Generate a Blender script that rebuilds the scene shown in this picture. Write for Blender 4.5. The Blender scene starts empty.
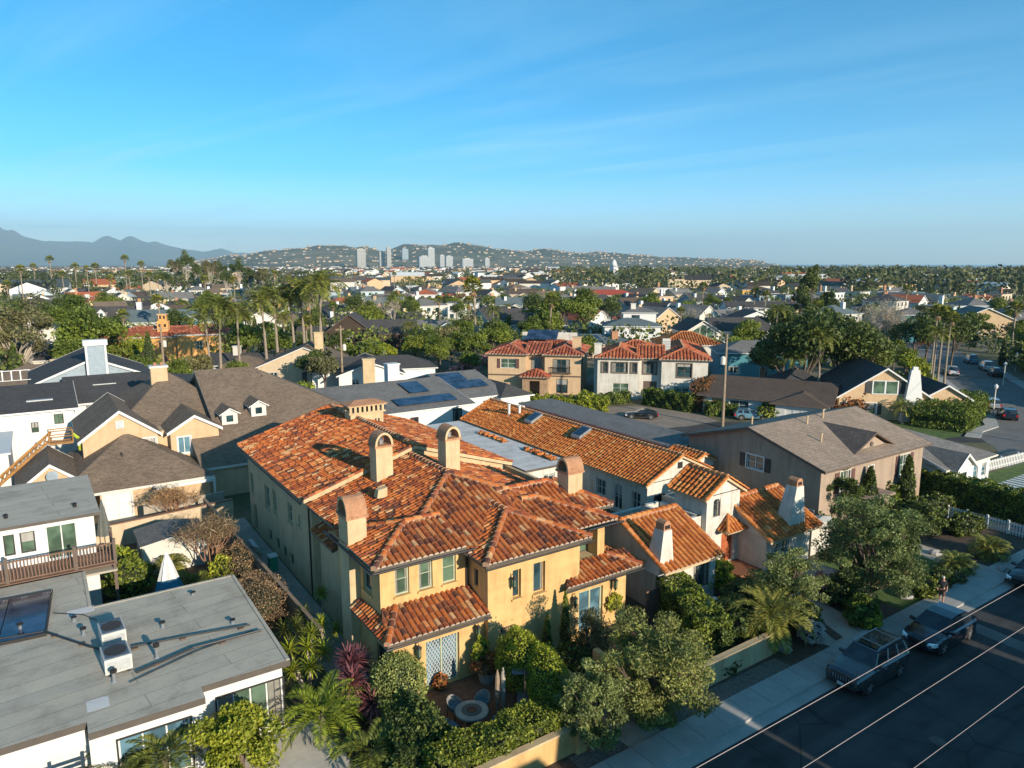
import bpy, math, random
import numpy as np
from mathutils import Vector, Matrix
random.seed(7); np.random.seed(7)
PI = math.pi
sc = bpy.context.scene
C = sc.collection
R = math.radians
# ---------------------------------------------------------------- camera maths
FPX = 711.0; CAMH = 20.0; HEAD = R(56.2); PIT = math.atan(120/711.)
_c = math.cos(PIT); _s = math.sin(PIT)
def at(px, py, z=0.0):
    """world x, y of the point of height z seen at a pixel of the photograph"""
    u = px-512; v = py-384
    D = v*_c+FPX*_s; F = FPX*_c-v*_s
    k = (CAMH-z)/D
    F *= k; r = u*k
    return (F*math.cos(HEAD)+r*math.sin(HEAD), F*math.sin(HEAD)-r*math.cos(HEAD))
def proj(x, y, z):
    F = x*math.cos(HEAD)+y*math.sin(HEAD); r = x*math.sin(HEAD)-y*math.cos(HEAD); D = CAMH-z
    zc = F*_c+D*_s; v = D*_c-F*_s
    return 512+FPX*r/zc, 384+FPX*v/zc
def polar(px, dist):
    """ground point in the direction of a pixel column, dist metres away"""
    a = HEAD-math.atan((px-512)/721.0)
    return dist*math.cos(a), dist*math.sin(a)
# ---------------------------------------------------------------- materials
MATS = {}
def _new(name):
    m = bpy.data.materials.new(name); m.use_nodes = True
    nt = m.node_tree; b = nt.nodes['Principled BSDF']
    MATS[name] = m
    return m, nt, b
def mix_rgb(nt, fac, a, b, mode='MIX'):
    n = nt.nodes.new('ShaderNodeMix'); n.data_type = 'RGBA'; n.blend_type = mode
    for i, v in ((0, fac), (6, a), (7, b)):
        if isinstance(v, (int, float)): n.inputs[i].default_value = v
        elif isinstance(v, tuple): n.inputs[i].default_value = (*v, 1)
        else: nt.links.new(v, n.inputs[i])
    return n.outputs[2]
def noise(nt, scale, detail=4, rough=.6, vec=None, dist=0):
    n = nt.nodes.new('ShaderNodeTexNoise'); n.inputs['Scale'].default_value = scale
    n.inputs['Detail'].default_value = detail; n.inputs['Roughness'].default_value = rough
    n.inputs['Distortion'].default_value = dist
    if vec is None:
        tc = nt.nodes.new('ShaderNodeTexCoord'); vec = tc.outputs['Object']
    nt.links.new(vec, n.inputs['Vector'])
    return n.outputs[0]
def ramp(nt, fac, stops, interp='LINEAR'):
    n = nt.nodes.new('ShaderNodeValToRGB'); n.color_ramp.interpolation = interp
    e = n.color_ramp.elements
    while len(e) > 1: e.remove(e[-1])
    e[0].position = stops[0][0]; e[0].color = (*stops[0][1], 1)
    for p, c in stops[1:]:
        x = e.new(p); x.color = (*c, 1)
    nt.links.new(fac, n.inputs[0])
    return n.outputs[0]
def bump(nt, b, h, strength=.3, dist=.02):
    n = nt.nodes.new('ShaderNodeBump'); n.inputs['Strength'].default_value = strength
    n.inputs['Distance'].default_value = dist
    nt.links.new(h, n.inputs['Height']); nt.links.new(n.outputs[0], b.inputs['Normal'])
def attr(nt, name='rnd'):
    n = nt.nodes.new('ShaderNodeAttribute'); n.attribute_name = name
    return n.outputs['Fac']
def stucco(name, col, col2=None, rough=.9, sc_=1.2, bs=.25, stain=.25):
    m, nt, b = _new(name)
    col2 = col2 or tuple(c*.8 for c in col); col = tuple(c*.88 for c in col); col2 = tuple(c*.88 for c in col2)
    f = noise(nt, sc_, 5, .65)
    c = ramp(nt, f, [(.35, col2), (.6, col)])
    tc = nt.nodes.new('ShaderNodeTexCoord'); mp = nt.nodes.new('ShaderNodeMapping')
    mp.inputs['Scale'].default_value = (1.6, 1.6, .16); nt.links.new(tc.outputs['Object'], mp.inputs[0])
    f3 = noise(nt, 1.4, 5, .7, mp.outputs[0])
    streak = ramp(nt, f3, [(.32, (.60, .57, .52)), (.5, (.96, .95, .93)), (.6, (1.04, 1.03, 1.0))])
    c = mix_rgb(nt, stain*2.2 if stain*2.2 < 1 else 1.0, c, streak, 'MULTIPLY')
    nt.links.new(c, b.inputs['Base Color']); b.inputs['Roughness'].default_value = rough
    f2 = noise(nt, 14, 4, .6); bump(nt, b, f2, bs, .02)
    return m
def plain(name, col, rough=.6, metal=0, spec=.5, noise_amt=.25, sc_=3):
    m, nt, b = _new(name)
    f = noise(nt, sc_, 4, .6)
    c = ramp(nt, f, [(.3, tuple(x*(1-noise_amt) for x in col)), (.7, col)])
    nt.links.new(c, b.inputs['Base Color'])
    b.inputs['Roughness'].default_value = rough; b.inputs['Metallic'].default_value = metal
    b.inputs['Specular IOR Level'].default_value = spec
    return m
def glassy(name, col, rough=.08, spec=.6):
    m, nt, b = _new(name)
    f = noise(nt, .9, 2, .5)
    c = ramp(nt, f, [(.42, col), (.58, tuple(min(1, x*2.0+.01) for x in col))])
    nt.links.new(c, b.inputs['Base Color'])
    b.inputs['Roughness'].default_value = rough; b.inputs['Specular IOR Level'].default_value = spec
    return m
def shingle(name, col, col2, row=.14, wid=.32):
    """asphalt shingles: courses and tabs laid out in the UVs, which are metres along and up the slope"""
    m, nt, b = _new(name)
    uv = nt.nodes.new('ShaderNodeUVMap')
    br = nt.nodes.new('ShaderNodeTexBrick'); br.offset = .5
    br.inputs['Scale'].default_value = 1; br.inputs['Brick Width'].default_value = wid
    br.inputs['Row Height'].default_value = row; br.inputs['Mortar Size'].default_value = .012
    br.inputs['Color1'].default_value = (*col, 1); br.inputs['Color2'].default_value = (*col2, 1)
    br.inputs['Mortar'].default_value = (*[x*.45 for x in col], 1)
    nt.links.new(uv.outputs[0], br.inputs['Vector'])
    f = noise(nt, .5, 5, .7)
    c = mix_rgb(nt, .5, br.outputs['Color'], ramp(nt, f, [(.3, (.6, .6, .6)), (.7, (1.2, 1.2, 1.2))]), 'MULTIPLY')
    f9 = noise(nt, 9, 3, .7)
    c = mix_rgb(nt, .55, c, ramp(nt, f9, [(.3, (.45, .45, .45)), (.7, (1.4, 1.4, 1.4))]), 'MULTIPLY')
    nt.links.new(c, b.inputs['Base Color']); b.inputs['Roughness'].default_value = .93
    b.inputs['Specular IOR Level'].default_value = .25
    bump(nt, b, f9, .5, .02)
    return m
def rollroof(name, col, row=1.0, wid=9.0):
    m, nt, b = _new(name)
    uv = nt.nodes.new('ShaderNodeUVMap')
    br = nt.nodes.new('ShaderNodeTexBrick'); br.offset = .37
    br.inputs['Scale'].default_value = 1; br.inputs['Brick Width'].default_value = wid
    br.inputs['Row Height'].default_value = row; br.inputs['Mortar Size'].default_value = .012
    br.inputs['Mortar Smooth'].default_value = .3
    br.inputs['Color1'].default_value = (*col, 1); br.inputs['Color2'].default_value = (*[x*.88 for x in col], 1)
    br.inputs['Mortar'].default_value = (*[x*.3 for x in col], 1)
    nt.links.new(uv.outputs[0], br.inputs['Vector'])
    f = noise(nt, .6, 6, .7)
    c = mix_rgb(nt, .8, br.outputs['Color'], ramp(nt, f, [(.3, (.62, .6, .56)), (.5, (.95, .95, .95)), (.75, (1.15, 1.12, 1.05))]), 'MULTIPLY')
    f2 = noise(nt, 25, 3, .7)
    c = mix_rgb(nt, .5, c, ramp(nt, f2, [(.3, (.7, .7, .7)), (.7, (1.15, 1.15, 1.15))]), 'MULTIPLY')
    nt.links.new(c, b.inputs['Base Color']); b.inputs['Roughness'].default_value = .95
    b.inputs['Specular IOR Level'].default_value = .2
    bump(nt, b, f2, .4, .02)
    return m
def tilemat(name, stops):
    """clay barrel tiles: one colour per tile from the 'rnd' attribute, grime from noise"""
    m, nt, b = _new(name)
    c = ramp(nt, attr(nt), stops, 'CONSTANT')
    f = noise(nt, 7, 4, .7)
    c = mix_rgb(nt, .6, c, ramp(nt, f, [(.3, (.62, .58, .55)), (.65, (1.1, 1.08, 1.05))]), 'MULTIPLY')
    f0 = noise(nt, .35, 4, .6)
    c = mix_rgb(nt, .5, c, ramp(nt, f0, [(.35, (.72, .68, .66)), (.62, (1.08, 1.05, 1.0))]), 'MULTIPLY')
    nt.links.new(c, b.inputs['Base Color']); b.inputs['Roughness'].default_value = .8
    b.inputs['Specular IOR Level'].default_value = .3
    return m
def leafmat(name, dark, light, trans=.28, patch=1.1, hue=None):
    m = bpy.data.materials.new(name); m.use_nodes = True; MATS[name] = m
    nt = m.node_tree; nt.nodes.remove(nt.nodes['Principled BSDF']); out = nt.nodes['Material Output']
    f = attr(nt)
    c = ramp(nt, f, [(0, dark), (.75, light), (1, hue or tuple(min(1, x*1.35) for x in light))])
    tc = nt.nodes.new('ShaderNodeTexCoord')
    f2 = noise(nt, patch, 2, .5, tc.outputs['Object'])
    c = mix_rgb(nt, .7, c, ramp(nt, f2, [(.32, (.55, .6, .55)), (.66, (1.25, 1.2, 1.05))]), 'MULTIPLY')
    oi = nt.nodes.new('ShaderNodeObjectInfo')
    c = mix_rgb(nt, .6, c, ramp(nt, oi.outputs['Random'], [(0, (.6, .7, .6)), (.5, (1, 1, 1)), (1, (1.35, 1.15, .8))]), 'MULTIPLY')
    d = nt.nodes.new('ShaderNodeBsdfPrincipled'); d.inputs['Roughness'].default_value = .55
    d.inputs['Specular IOR Level'].default_value = .35
    t = nt.nodes.new('ShaderNodeBsdfTranslucent'); mx = nt.nodes.new('ShaderNodeMixShader')
    mx.inputs[0].default_value = trans
    nt.links.new(c, d.inputs['Base Color']); nt.links.new(c, t.inputs[0])
    nt.links.new(d.outputs[0], mx.inputs[1]); nt.links.new(t.outputs[0], mx.inputs[2])
    nt.links.new(mx.outputs[0], out.inputs[0])
    return m
# tiles: the big villa mixes oranges, browns and pale buff; the cottage next door is a plainer orange
T_VILLA = tilemat('tile_blend', [(0, (.44, .115, .028)), (.16, (.30, .075, .026)), (.32, (.52, .165, .045)), (.46, (.17, .058, .033)),
                                 (.57, (.48, .135, .034)), (.70, (.34, .10, .04)), (.80, (.58, .24, .085)), (.90, (.60, .35, .17)), (.95, (.12, .05, .035))])
T_SPAN = tilemat('tile_orange', [(0, (.54, .175, .04)), (.3, (.47, .14, .032)), (.55, (.60, .225, .06)), (.8, (.42, .125, .036)), (.93, (.60, .28, .10))])
T_RED = tilemat('tile_red', [(0, (.34, .085, .045)), (.3, (.26, .06, .04)), (.6, (.42, .12, .06)), (.9, (.5, .2, .12))])
T_REDOR = tilemat('tile_redorange', [(0, (.44, .11, .045)), (.3, (.36, .085, .04)), (.6, (.52, .15, .06)), (.9, (.52, .24, .13))])
T_PAN = plain('tile_pan', (.22, .085, .04), .9)
MORTAR = plain('mortar', (.46, .29, .19), .95, noise_amt=.5, sc_=6)
BOOST = plain('booster', (.50, .40, .31), .9)
YEL = stucco('yellow_stucco', (.66, .425, .18), (.55, .34, .135), sc_=.9)
CREAM = stucco('cream_stucco', (.60, .45, .27), (.52, .38, .22))
CHIMCAP = stucco('chimney_cap', (.46, .24, .13), (.38, .18, .10), sc_=5)
WHITEST = stucco('white_stucco', (.64, .61, .55), (.55, .52, .46), stain=.3)
WHITE = plain('white_paint', (.60, .60, .585), .6, noise_amt=.08)
OFFW = plain('offwhite_paint', (.57, .54, .48), .6, noise_amt=.12)
TAN = stucco('tan_stucco', (.58, .41, .25), (.52, .36, .215), stain=.15)
TANL = stucco('tan_light', (.58, .46, .32), (.52, .41, .28), stain=.15)
GREYTAN = stucco('greytan_stucco', (.38, .29, .22), (.33, .25, .19), stain=.3)
BROWNP = plain('brown_trim', (.12, .085, .065), .7)
FASCIA = plain('dark_fascia', (.09, .075, .062), .7)
SH_BROWN = shingle('shingle_brown', (.235, .172, .125), (.15, .112, .083))
SH_DARK = shingle('shingle_dark', (.085, .08, .08), (.058, .056, .058))
SH_GREY = shingle('shingle_grey', (.21, .20, .19), (.15, .145, .14))
SH_TAN = shingle('shingle_tan', (.33, .25, .19), (.26, .20, .155), .32, .34)
SH_BLUEG = shingle('shingle_bluegrey', (.14, .18, .19), (.11, .14, .15))
SH_DBR = shingle('shingle_darkbrown', (.13, .092, .07), (.09, .066, .054))
ROLL = rollroof('roll_roofing', (.47, .425, .35))
ROLLW = rollroof('roll_white', (.62, .60, .58), 1.0, 5.0)
GLASS = glassy('window_glass', (.012, .03, .035))
GLASSG = glassy('window_glass_green', (.045, .075, .05), .1)
GLASSB = glassy('window_glass_blue', (.05, .10, .13), .1)
SOLAR = glassy('solar_glass', (.012, .022, .045), .12, .7)
WOODB = plain('wood_brown', (.20, .11, .07), .7, noise_amt=.4)
WOODDOOR = plain('wood_door', (.40, .11, .04), .5, noise_amt=.3)
SHUT = plain('shutter_brown', (.12, .055, .045), .6)
SHUTD = plain('shutter_dark', (.025, .028, .03), .6)
OLIVEFR = plain('window_frame_sage', (.40, .42, .30), .5)
BLIND = plain('window_blind', (.34, .33, .30), .8)
CURT = plain('window_curtain', (.22, .21, .18), .9)
IRON = plain('iron_black', (.02, .018, .017), .5)
STEEL = plain('galvanised', (.42, .43, .43), .4, .6)
GREYSID = plain('grey_siding', (.27, .33, .38), .7)
TEALSID = plain('teal_siding', (.05, .22, .27), .7)
BLUESID = plain('blue_siding', (.07, .32, .5), .7)
PALEBLUE = plain('paleblue_siding', (.42, .52, .56), .7)
ORANGEST = stucco('orange_stucco', (.72, .38, .13), (.62, .31, .10))
STONEV = stucco('stone_veneer', (.40, .27, .17), (.25, .16, .10), sc_=5, bs=.6)
CONC = stucco('concrete', (.40, .385, .36), (.32, .31, .29), sc_=.7, stain=0)
CONCD = stucco('concrete_warm', (.42, .37, .30), (.33, .29, .24), sc_=1.5, stain=0)
ASPH = stucco('asphalt', (.05, .05, .05), (.03, .031, .032), sc_=.35, bs=.3, stain=0)

for _m in (ASPH,):
    _nt = _m.node_tree; _b = _nt.nodes['Principled BSDF']; _c0 = _b.inputs['Base Color'].links[0].from_socket
    _tc = _nt.nodes.new('ShaderNodeTexCoord'); _mp = _nt.nodes.new('ShaderNodeMapping'); _mp.inputs['Scale'].default_value = (.03, 1.1, 1); _nt.links.new(_tc.outputs['Object'], _mp.inputs[0])
    _w = noise(_nt, 1.0, 3, .5, _mp.outputs[0]); _k = noise(_nt, .55, 2, .4)
    _v = _nt.nodes.new('ShaderNodeTexVoronoi'); _v.feature = 'DISTANCE_TO_EDGE'; _v.inputs['Scale'].default_value = .22; _nt.links.new(_tc.outputs['Object'], _v.inputs[0])
    _c1 = mix_rgb(_nt, 1.0, _c0, ramp(_nt, _w, [(.35, (.72, .72, .72)), (.65, (1.3, 1.28, 1.25))]), 'MULTIPLY')
    _c1 = mix_rgb(_nt, 1.0, _c1, ramp(_nt, _k, [(.28, (.45, .45, .45)), (.38, (1, 1, 1))]), 'MULTIPLY')
    _c1 = mix_rgb(_nt, 1.0, _c1, ramp(_nt, _v.outputs[0], [(0, (.35, .35, .35)), (.012, (1, 1, 1))]), 'MULTIPLY')
    _nt.links.new(_c1, _b.inputs['Base Color'])
ASPHO = stucco('asphalt_old', (.17, .16, .15), (.12, .115, .11), sc_=.3, bs=.3, stain=0)
DIRT = stucco('soil', (.10, .07, .045), (.055, .04, .028), sc_=2.5, bs=.6, stain=0)
GRAVEL = stucco('gravel', (.20, .17, .14), (.08, .07, .06), sc_=9, bs=.8, stain=0)
PAVER = stucco('patio_brick', (.20, .11, .065), (.11, .065, .04), sc_=4, bs=.5, stain=0)
WOODF = plain('fence_wood', (.30, .22, .15), .85, noise_amt=.4)
BARK = plain('bark', (.16, .12, .09), .95, noise_amt=.5, sc_=5)
BARKP = plain('bark_pale', (.42, .36, .29), .9, noise_amt=.4, sc_=5)
BARKPALM = plain('bark_palm', (.30, .24, .18), .9, noise_amt=.4, sc_=6)
L_OLIVE = leafmat('leaf_olive', (.065, .088, .03), (.245, .285, .10), .25, 2.2)
L_DARK = leafmat('leaf_dark', (.022, .043, .012), (.105, .14, .03), .2)
L_MID = leafmat('leaf_mid', (.04, .072, .012), (.20, .245, .036))
L_BRIGHT = leafmat('leaf_bright', (.09, .14, .012), (.32, .36, .035))
L_YEL = leafmat('leaf_yellow', (.16, .20, .02), (.42, .42, .045))
L_GREYG = leafmat('leaf_greygreen', (.075, .078, .038), (.22, .205, .095))
L_PALM = leafmat('leaf_palm', (.06, .085, .014), (.24, .25, .05))
L_PALMD = leafmat('leaf_palm_dark', (.016, .030, .012), (.055, .075, .03))
L_SAGO = leafmat('leaf_sago', (.07, .09, .02), (.27, .28, .07))
L_PURP = leafmat('leaf_purple', (.085, .03, .05), (.24, .10, .14), .2)
L_RUST = leafmat('leaf_rust', (.14, .05, .02), (.34, .15, .06), .2)
L_TWIG = leafmat('leaf_twiggy', (.13, .085, .05), (.34, .235, .15), .15)
L_TOPIARY = leafmat('leaf_topiary', (.10, .13, .04), (.32, .35, .11), .2, 3)
L_FLOWW = leafmat('petal_white', (.5, .38, .42), (.8, .72, .74), .3)
L_FLOWP = leafmat('petal_pink', (.45, .18, .2), (.7, .36, .36), .3)
# ---------------------------------------------------------------- mesh builder
class MB:
    def __init__(s): s.v = []; s.f = []; s.m = []; s.r = []; s.uv = []; s.mats = []
    def mi(s, mat):
        if mat not in s.mats: s.mats.append(mat)
        return s.mats.index(mat)
    def face(s, pts, mat, rnd=.5, uv=None):
        n = len(s.v); s.v.extend([tuple(p) for p in pts]); s.f.append(tuple(range(n, n+len(pts))))
        s.m.append(s.mi(mat)); s.r.append(rnd); s.uv.append(uv)
    def box(s, x0, x1, y0, y1, z0, z1, mat, rot=0, piv=None, rnd=.5):
        P = [(x, y, z) for z in (z0, z1) for y in (y0, y1) for x in (x0, x1)]
        if rot:
            cx, cy = piv or ((x0+x1)/2, (y0+y1)/2); ca, sa = math.cos(rot), math.sin(rot)
            P = [(cx+(x-cx)*ca-(y-cy)*sa, cy+(x-cx)*sa+(y-cy)*ca, z) for x, y, z in P]
        s.hexa(P, mat, rnd)
        return s
    def hexa(s, P, mat, rnd=.5):
        for f in ((0, 2, 3, 1), (4, 5, 7, 6), (0, 1, 5, 4), (2, 6, 7, 3), (0, 4, 6, 2), (1, 3, 7, 5)):
            q = [P[i] for i in f]
            a = (Vector(q[1])-Vector(q[0])).length; b_ = (Vector(q[3])-Vector(q[0])).length
            s.face(q, mat, rnd, [(0, 0), (a, 0), (a, b_), (0, b_)])
    def obox(s, o, ux, uy, uz, mat, rnd=.5):
        """box from corner o with three edge vectors"""
        o = Vector(o); ux = Vector(ux); uy = Vector(uy); uz = Vector(uz)
        P = [o+ux*i+uy*j+uz*k for k in (0, 1) for j in (0, 1) for i in (0, 1)]
        s.hexa([tuple(p) for p in P], mat, rnd)
    def tube(s, pts, rad, mat, n=6, rnd=.5, cap=True):
        pts = [Vector(p) for p in pts]
        if isinstance(rad, (int, float)): rad = [rad]*len(pts)
        rings = []; base = len(s.v)
        for i, p in enumerate(pts):
            d = (pts[min(i+1, len(pts)-1)]-pts[max(i-1, 0)])
            if d.length < 1e-9: d = Vector((0, 0, 1))
            d.normalize(); a = d.cross(Vector((0, 0, 1)))
            if a.length < .05: a = d.cross(Vector((1, 0, 0)))
            a.normalize(); b = d.cross(a)
            for k in range(n):
                t = 2*PI*k/n
                s.v.append(tuple(p+(a*math.cos(t)+b*math.sin(t))*rad[i]))
        mi = s.mi(mat)
        for i in range(len(pts)-1):
            for k in range(n):
                s.f.append((base+i*n+k, base+i*n+(k+1) % n, base+(i+1)*n+(k+1) % n, base+(i+1)*n+k)); s.m.append(mi); s.r.append(rnd); s.uv.append(None)
        if cap:
            for r0 in (base, base+(len(pts)-1)*n):
                s.f.append(tuple(range(r0, r0+n))); s.m.append(mi); s.r.append(rnd); s.uv.append(None)
        return s
    def lathe(s, cx, cy, prof, mat, n=12, rnd=.5):
        base = len(s.v); mi = s.mi(mat)
        for r, z in prof:
            for k in range(n):
                t = 2*PI*k/n; s.v.append((cx+r*math.cos(t), cy+r*math.sin(t), z))
        for i in range(len(prof)-1):
            for k in range(n):
                s.f.append((base+i*n+k, base+i*n+(k+1) % n, base+(i+1)*n+(k+1) % n, base+(i+1)*n+k)); s.m.append(mi); s.r.append(rnd); s.uv.append(None)
        for r0 in (base, base+(len(prof)-1)*n):
            s.f.append(tuple(range(r0, r0+n))); s.m.append(mi); s.r.append(rnd); s.uv.append(None)
        return s
    def prism(s, poly, z0, z1, mat):
        """extrude a flat xy polygon"""
        n = len(poly)
        s.face([(x, y, z1) for x, y in poly], mat, .5, list(poly)); s.face([(x, y, z0) for x, y in reversed(poly)], mat)
        for i in range(n):
            a, b = poly[i], poly[(i+1) % n]
            s.face([(*a, z0), (*b, z0), (*b, z1), (*a, z1)], mat)
        return s
    def mesh(s, name, off=(0, 0, 0), smooth=False):
        me = bpy.data.meshes.new(name)
        ox, oy, oz = off
        me.from_pydata([(x-ox, y-oy, z-oz) for x, y, z in s.v], [], s.f)
        for m in s.mats: me.materials.append(m)
        me.polygons.foreach_set('material_index', s.m)
        a = me.attributes.new('rnd', 'FLOAT', 'FACE'); a.data.foreach_set('value', s.r)
        if any(u is not None for u in s.uv):
            uvl = me.uv_layers.new(name='UVMap'); buf = []
            for f, u in zip(s.f, s.uv):
                if u is None:
                    for i in f: buf.extend((s.v[i][0], s.v[i][1]))
                else:
                    for q in u: buf.extend(q)
            uvl.data.foreach_set('uv', buf)
        if smooth: me.polygons.foreach_set('use_smooth', [True]*len(s.f))
        me.update()
        return me
    def build(s, name, parent=None, off=None, smooth=False, label=None):
        if not s.f: return None
        if off is None: off = parent.get('_off', (0, 0, 0)) if parent is not None else (0, 0, 0)
        o = bpy.data.objects.new(name, s.mesh(name, off, smooth)); C.objects.link(o)
        if parent is not None:
            o.parent = parent; o['_off'] = tuple(off)
        if label: o['label'] = label
        return o
def tag(o, label=None, cat=None, group=None, kind=None):
    if label: o['label'] = label
    if cat: o['category'] = cat
    if group: o['group'] = group
    if kind: o['kind'] = kind
    return o
def thing(name, label, cat, loc=(0, 0, 0), rz=0, group=None, world=False):
    """an Empty at the thing's base; world=True: its parts are written in world coordinates"""
    o = bpy.data.objects.new(name, None); C.objects.link(o); o.empty_display_size = .3
    o.location = loc; o.rotation_euler = (0, 0, rz)
    o['_off'] = tuple(loc) if world else (0., 0., 0.)
    return tag(o, label, cat, group)
def single(mb, name, label, cat, loc=(0, 0, 0), rz=0, group=None, world=False, smooth=False):
    o = mb.build(name, None, off=loc if world else (0, 0, 0), smooth=smooth)
    o.location = loc; o.rotation_euler = (0, 0, rz)
    return tag(o, label, cat, group)
def struct(mb, name, kind='structure'):
    o = mb.build(name); o['kind'] = kind; return o
def copy_tree(o, parent=None):
    c = o.copy(); C.objects.link(c)
    if parent is not None: c.parent = parent
    for ch in KIDS(o): copy_tree(ch, c)
    return c
def KIDS(o): return [x for x in bpy.data.objects if x.parent == o] if False else list(o.children)
# ---------------------------------------------------------------- roofs and walls
def V(p): return Vector(p)
def slope_uv(poly):
    e = (V(poly[1])-V(poly[0])).normalized(); n = (V(poly[1])-V(poly[0])).cross(V(poly[2])-V(poly[0])).normalized(); u = n.cross(e)
    o = V(poly[0]); return [((V(p)-o).dot(e), (V(p)-o).dot(u)) for p in poly], e, u, n
def slab(mb, poly, t, mat, fmat):
    """one roof slope: top face, underside and fascia"""
    uv, e, u, n = slope_uv(poly)
    mb.face(poly, mat, .5, uv)
    low = [(p[0], p[1], p[2]-t) for p in poly]
    mb.face(list(reversed(low)), fmat)
    k = len(poly)
    for i in range(k):
        a, b = i, (i+1) % k
        mb.face([low[a], low[b], poly[b], poly[a]], fmat)
def tiles(mb, poly, mat, w=.30, c=.46, r=.125, seg=4, boost=True, lift=.022):
    """clay barrel tiles laid in columns up the slope; each tile its own half barrel and colour"""
    uv, e, u, n = slope_uv(poly); o = V(poly[0]); L = max(p[0] for p in uv); L0 = min(p[0] for p in uv)
    k = int((L-L0)/w); w = (L-L0)/max(k, 1)
    for i in range(k):
        a = L0+(i+.5)*w+.0013; vs = []
        for j in range(len(uv)):
            (a0, b0), (a1, b1) = uv[j], uv[(j+1) % len(uv)]
            if (a0-a)*(a1-a) < 0: vs.append(b0+(b1-b0)*(a-a0)/(a1-a0))
        if len(vs) < 2: continue
        v0, v1 = min(vs), max(vs)
        v = v0-.05+ (0 if v0 < .05 else -random.random()*.2); first = True; c_full = c; c1 = c*random.uniform(.45, 1.0)
        while v < v1-.04:
            cc_ = c1 if first else c
            ve = min(v+cc_+.03, v1+.02); rnd = random.random(); jx = random.uniform(-.012, .012)
            ring = []
            for (vv, rr, hh) in ((v, r*1.08, lift+random.uniform(0, .012)), (ve, r*.86, 0.005)):
                for q in range(seg+1):
                    t = PI*q/seg
                    ring.append(o+e*(a+jx-rr*math.cos(t))+u*vv+n*(hh+rr*math.sin(t)*.85))
            for q in range(seg):
                mb.face([ring[q], ring[q+1], ring[seg+2+q], ring[seg+1+q]], mat, rnd)
            if first and v0 < .05 and boost: mb.face(ring[:seg+1], BOOST)
            else: mb.face(ring[:seg+1], T_PAN)
            first = False
            v += cc_
def capline(mb, a, b, mat, r=.15, c=.42, mort=True):
    a = V(a); b = V(b); d = b-a; L = d.length; d.normalize()
    side = d.cross(Vector((0, 0, 1))).normalized(); up = side.cross(d)
    if mort: mb.obox(a-side*r*1.05+up*-.06, side*r*2.1, d*L, up*.14, MORTAR)
    k = max(1, int(L/c)); c = L/k
    for i in range(k):
        rnd = random.random(); ring = []
        for vv, rr, h in ((i*c, r*1.05, .09), ((i+1)*c+.03, r*.88, .065)):
            for q in range(6):
                t = PI*q/5; ring.append(a+d*vv+side*(rr*math.cos(t))+up*(h+rr*.8*math.sin(t)))
        for q in range(5): mb.face([ring[q], ring[q+1], ring[7+q], ring[6+q]], mat, rnd)
        mb.face(ring[:6], MORTAR)
def roofdef(x0, x1, y0, y1, z, m, axis='x', lo='hip', hi='hip'):
    """slopes (eave edge first), hips, ridge and gable-end triangles of a simple roof"""
    if axis == 'y':
        S, H, Rd, G = roofdef(y0, y1, x0, x1, z, m, 'x', lo, hi)
        sw = lambda p: (p[1], p[0], p[2])
        S2 = []
        for s in S:
            s = [sw(p) for p in s]; S2.append([s[1], s[0]]+list(reversed(s[2:])))
        return S2, [(sw(a), sw(b)) for a, b in H], (sw(Rd[0]), sw(Rd[1])), [[sw(p) for p in reversed(g)] for g in G]
    hf = (y1-y0)/2; ym = (y0+y1)/2; rz = z+m*hf
    xa = x0+hf if lo == 'hip' else x0; xb = x1-hf if hi == 'hip' else x1
    if xa > xb: xa = xb = (xa+xb)/2
    A = (xa, ym, rz); B = (xb, ym, rz)
    p0, p1, p2, p3 = (x0, y0, z), (x1, y0, z), (x1, y1, z), (x0, y1, z)
    S = [[p0, p1, B, A] if xa < xb-.01 else [p0, p1, A], [p2, p3, A, B] if xa < xb-.01 else [p2, p3, A]]
    H = []; G = []
    if lo == 'hip': S.append([p3, p0, A]); H += [(p0, A), (p3, A)]
    else: G.append([p3, p0, A])
    if hi == 'hip': S.append([p1, p2, B]); H += [(p1, B), (p2, B)]
    else: G.append([p1, p2, B])
    return S, H, (A, B), G
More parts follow.
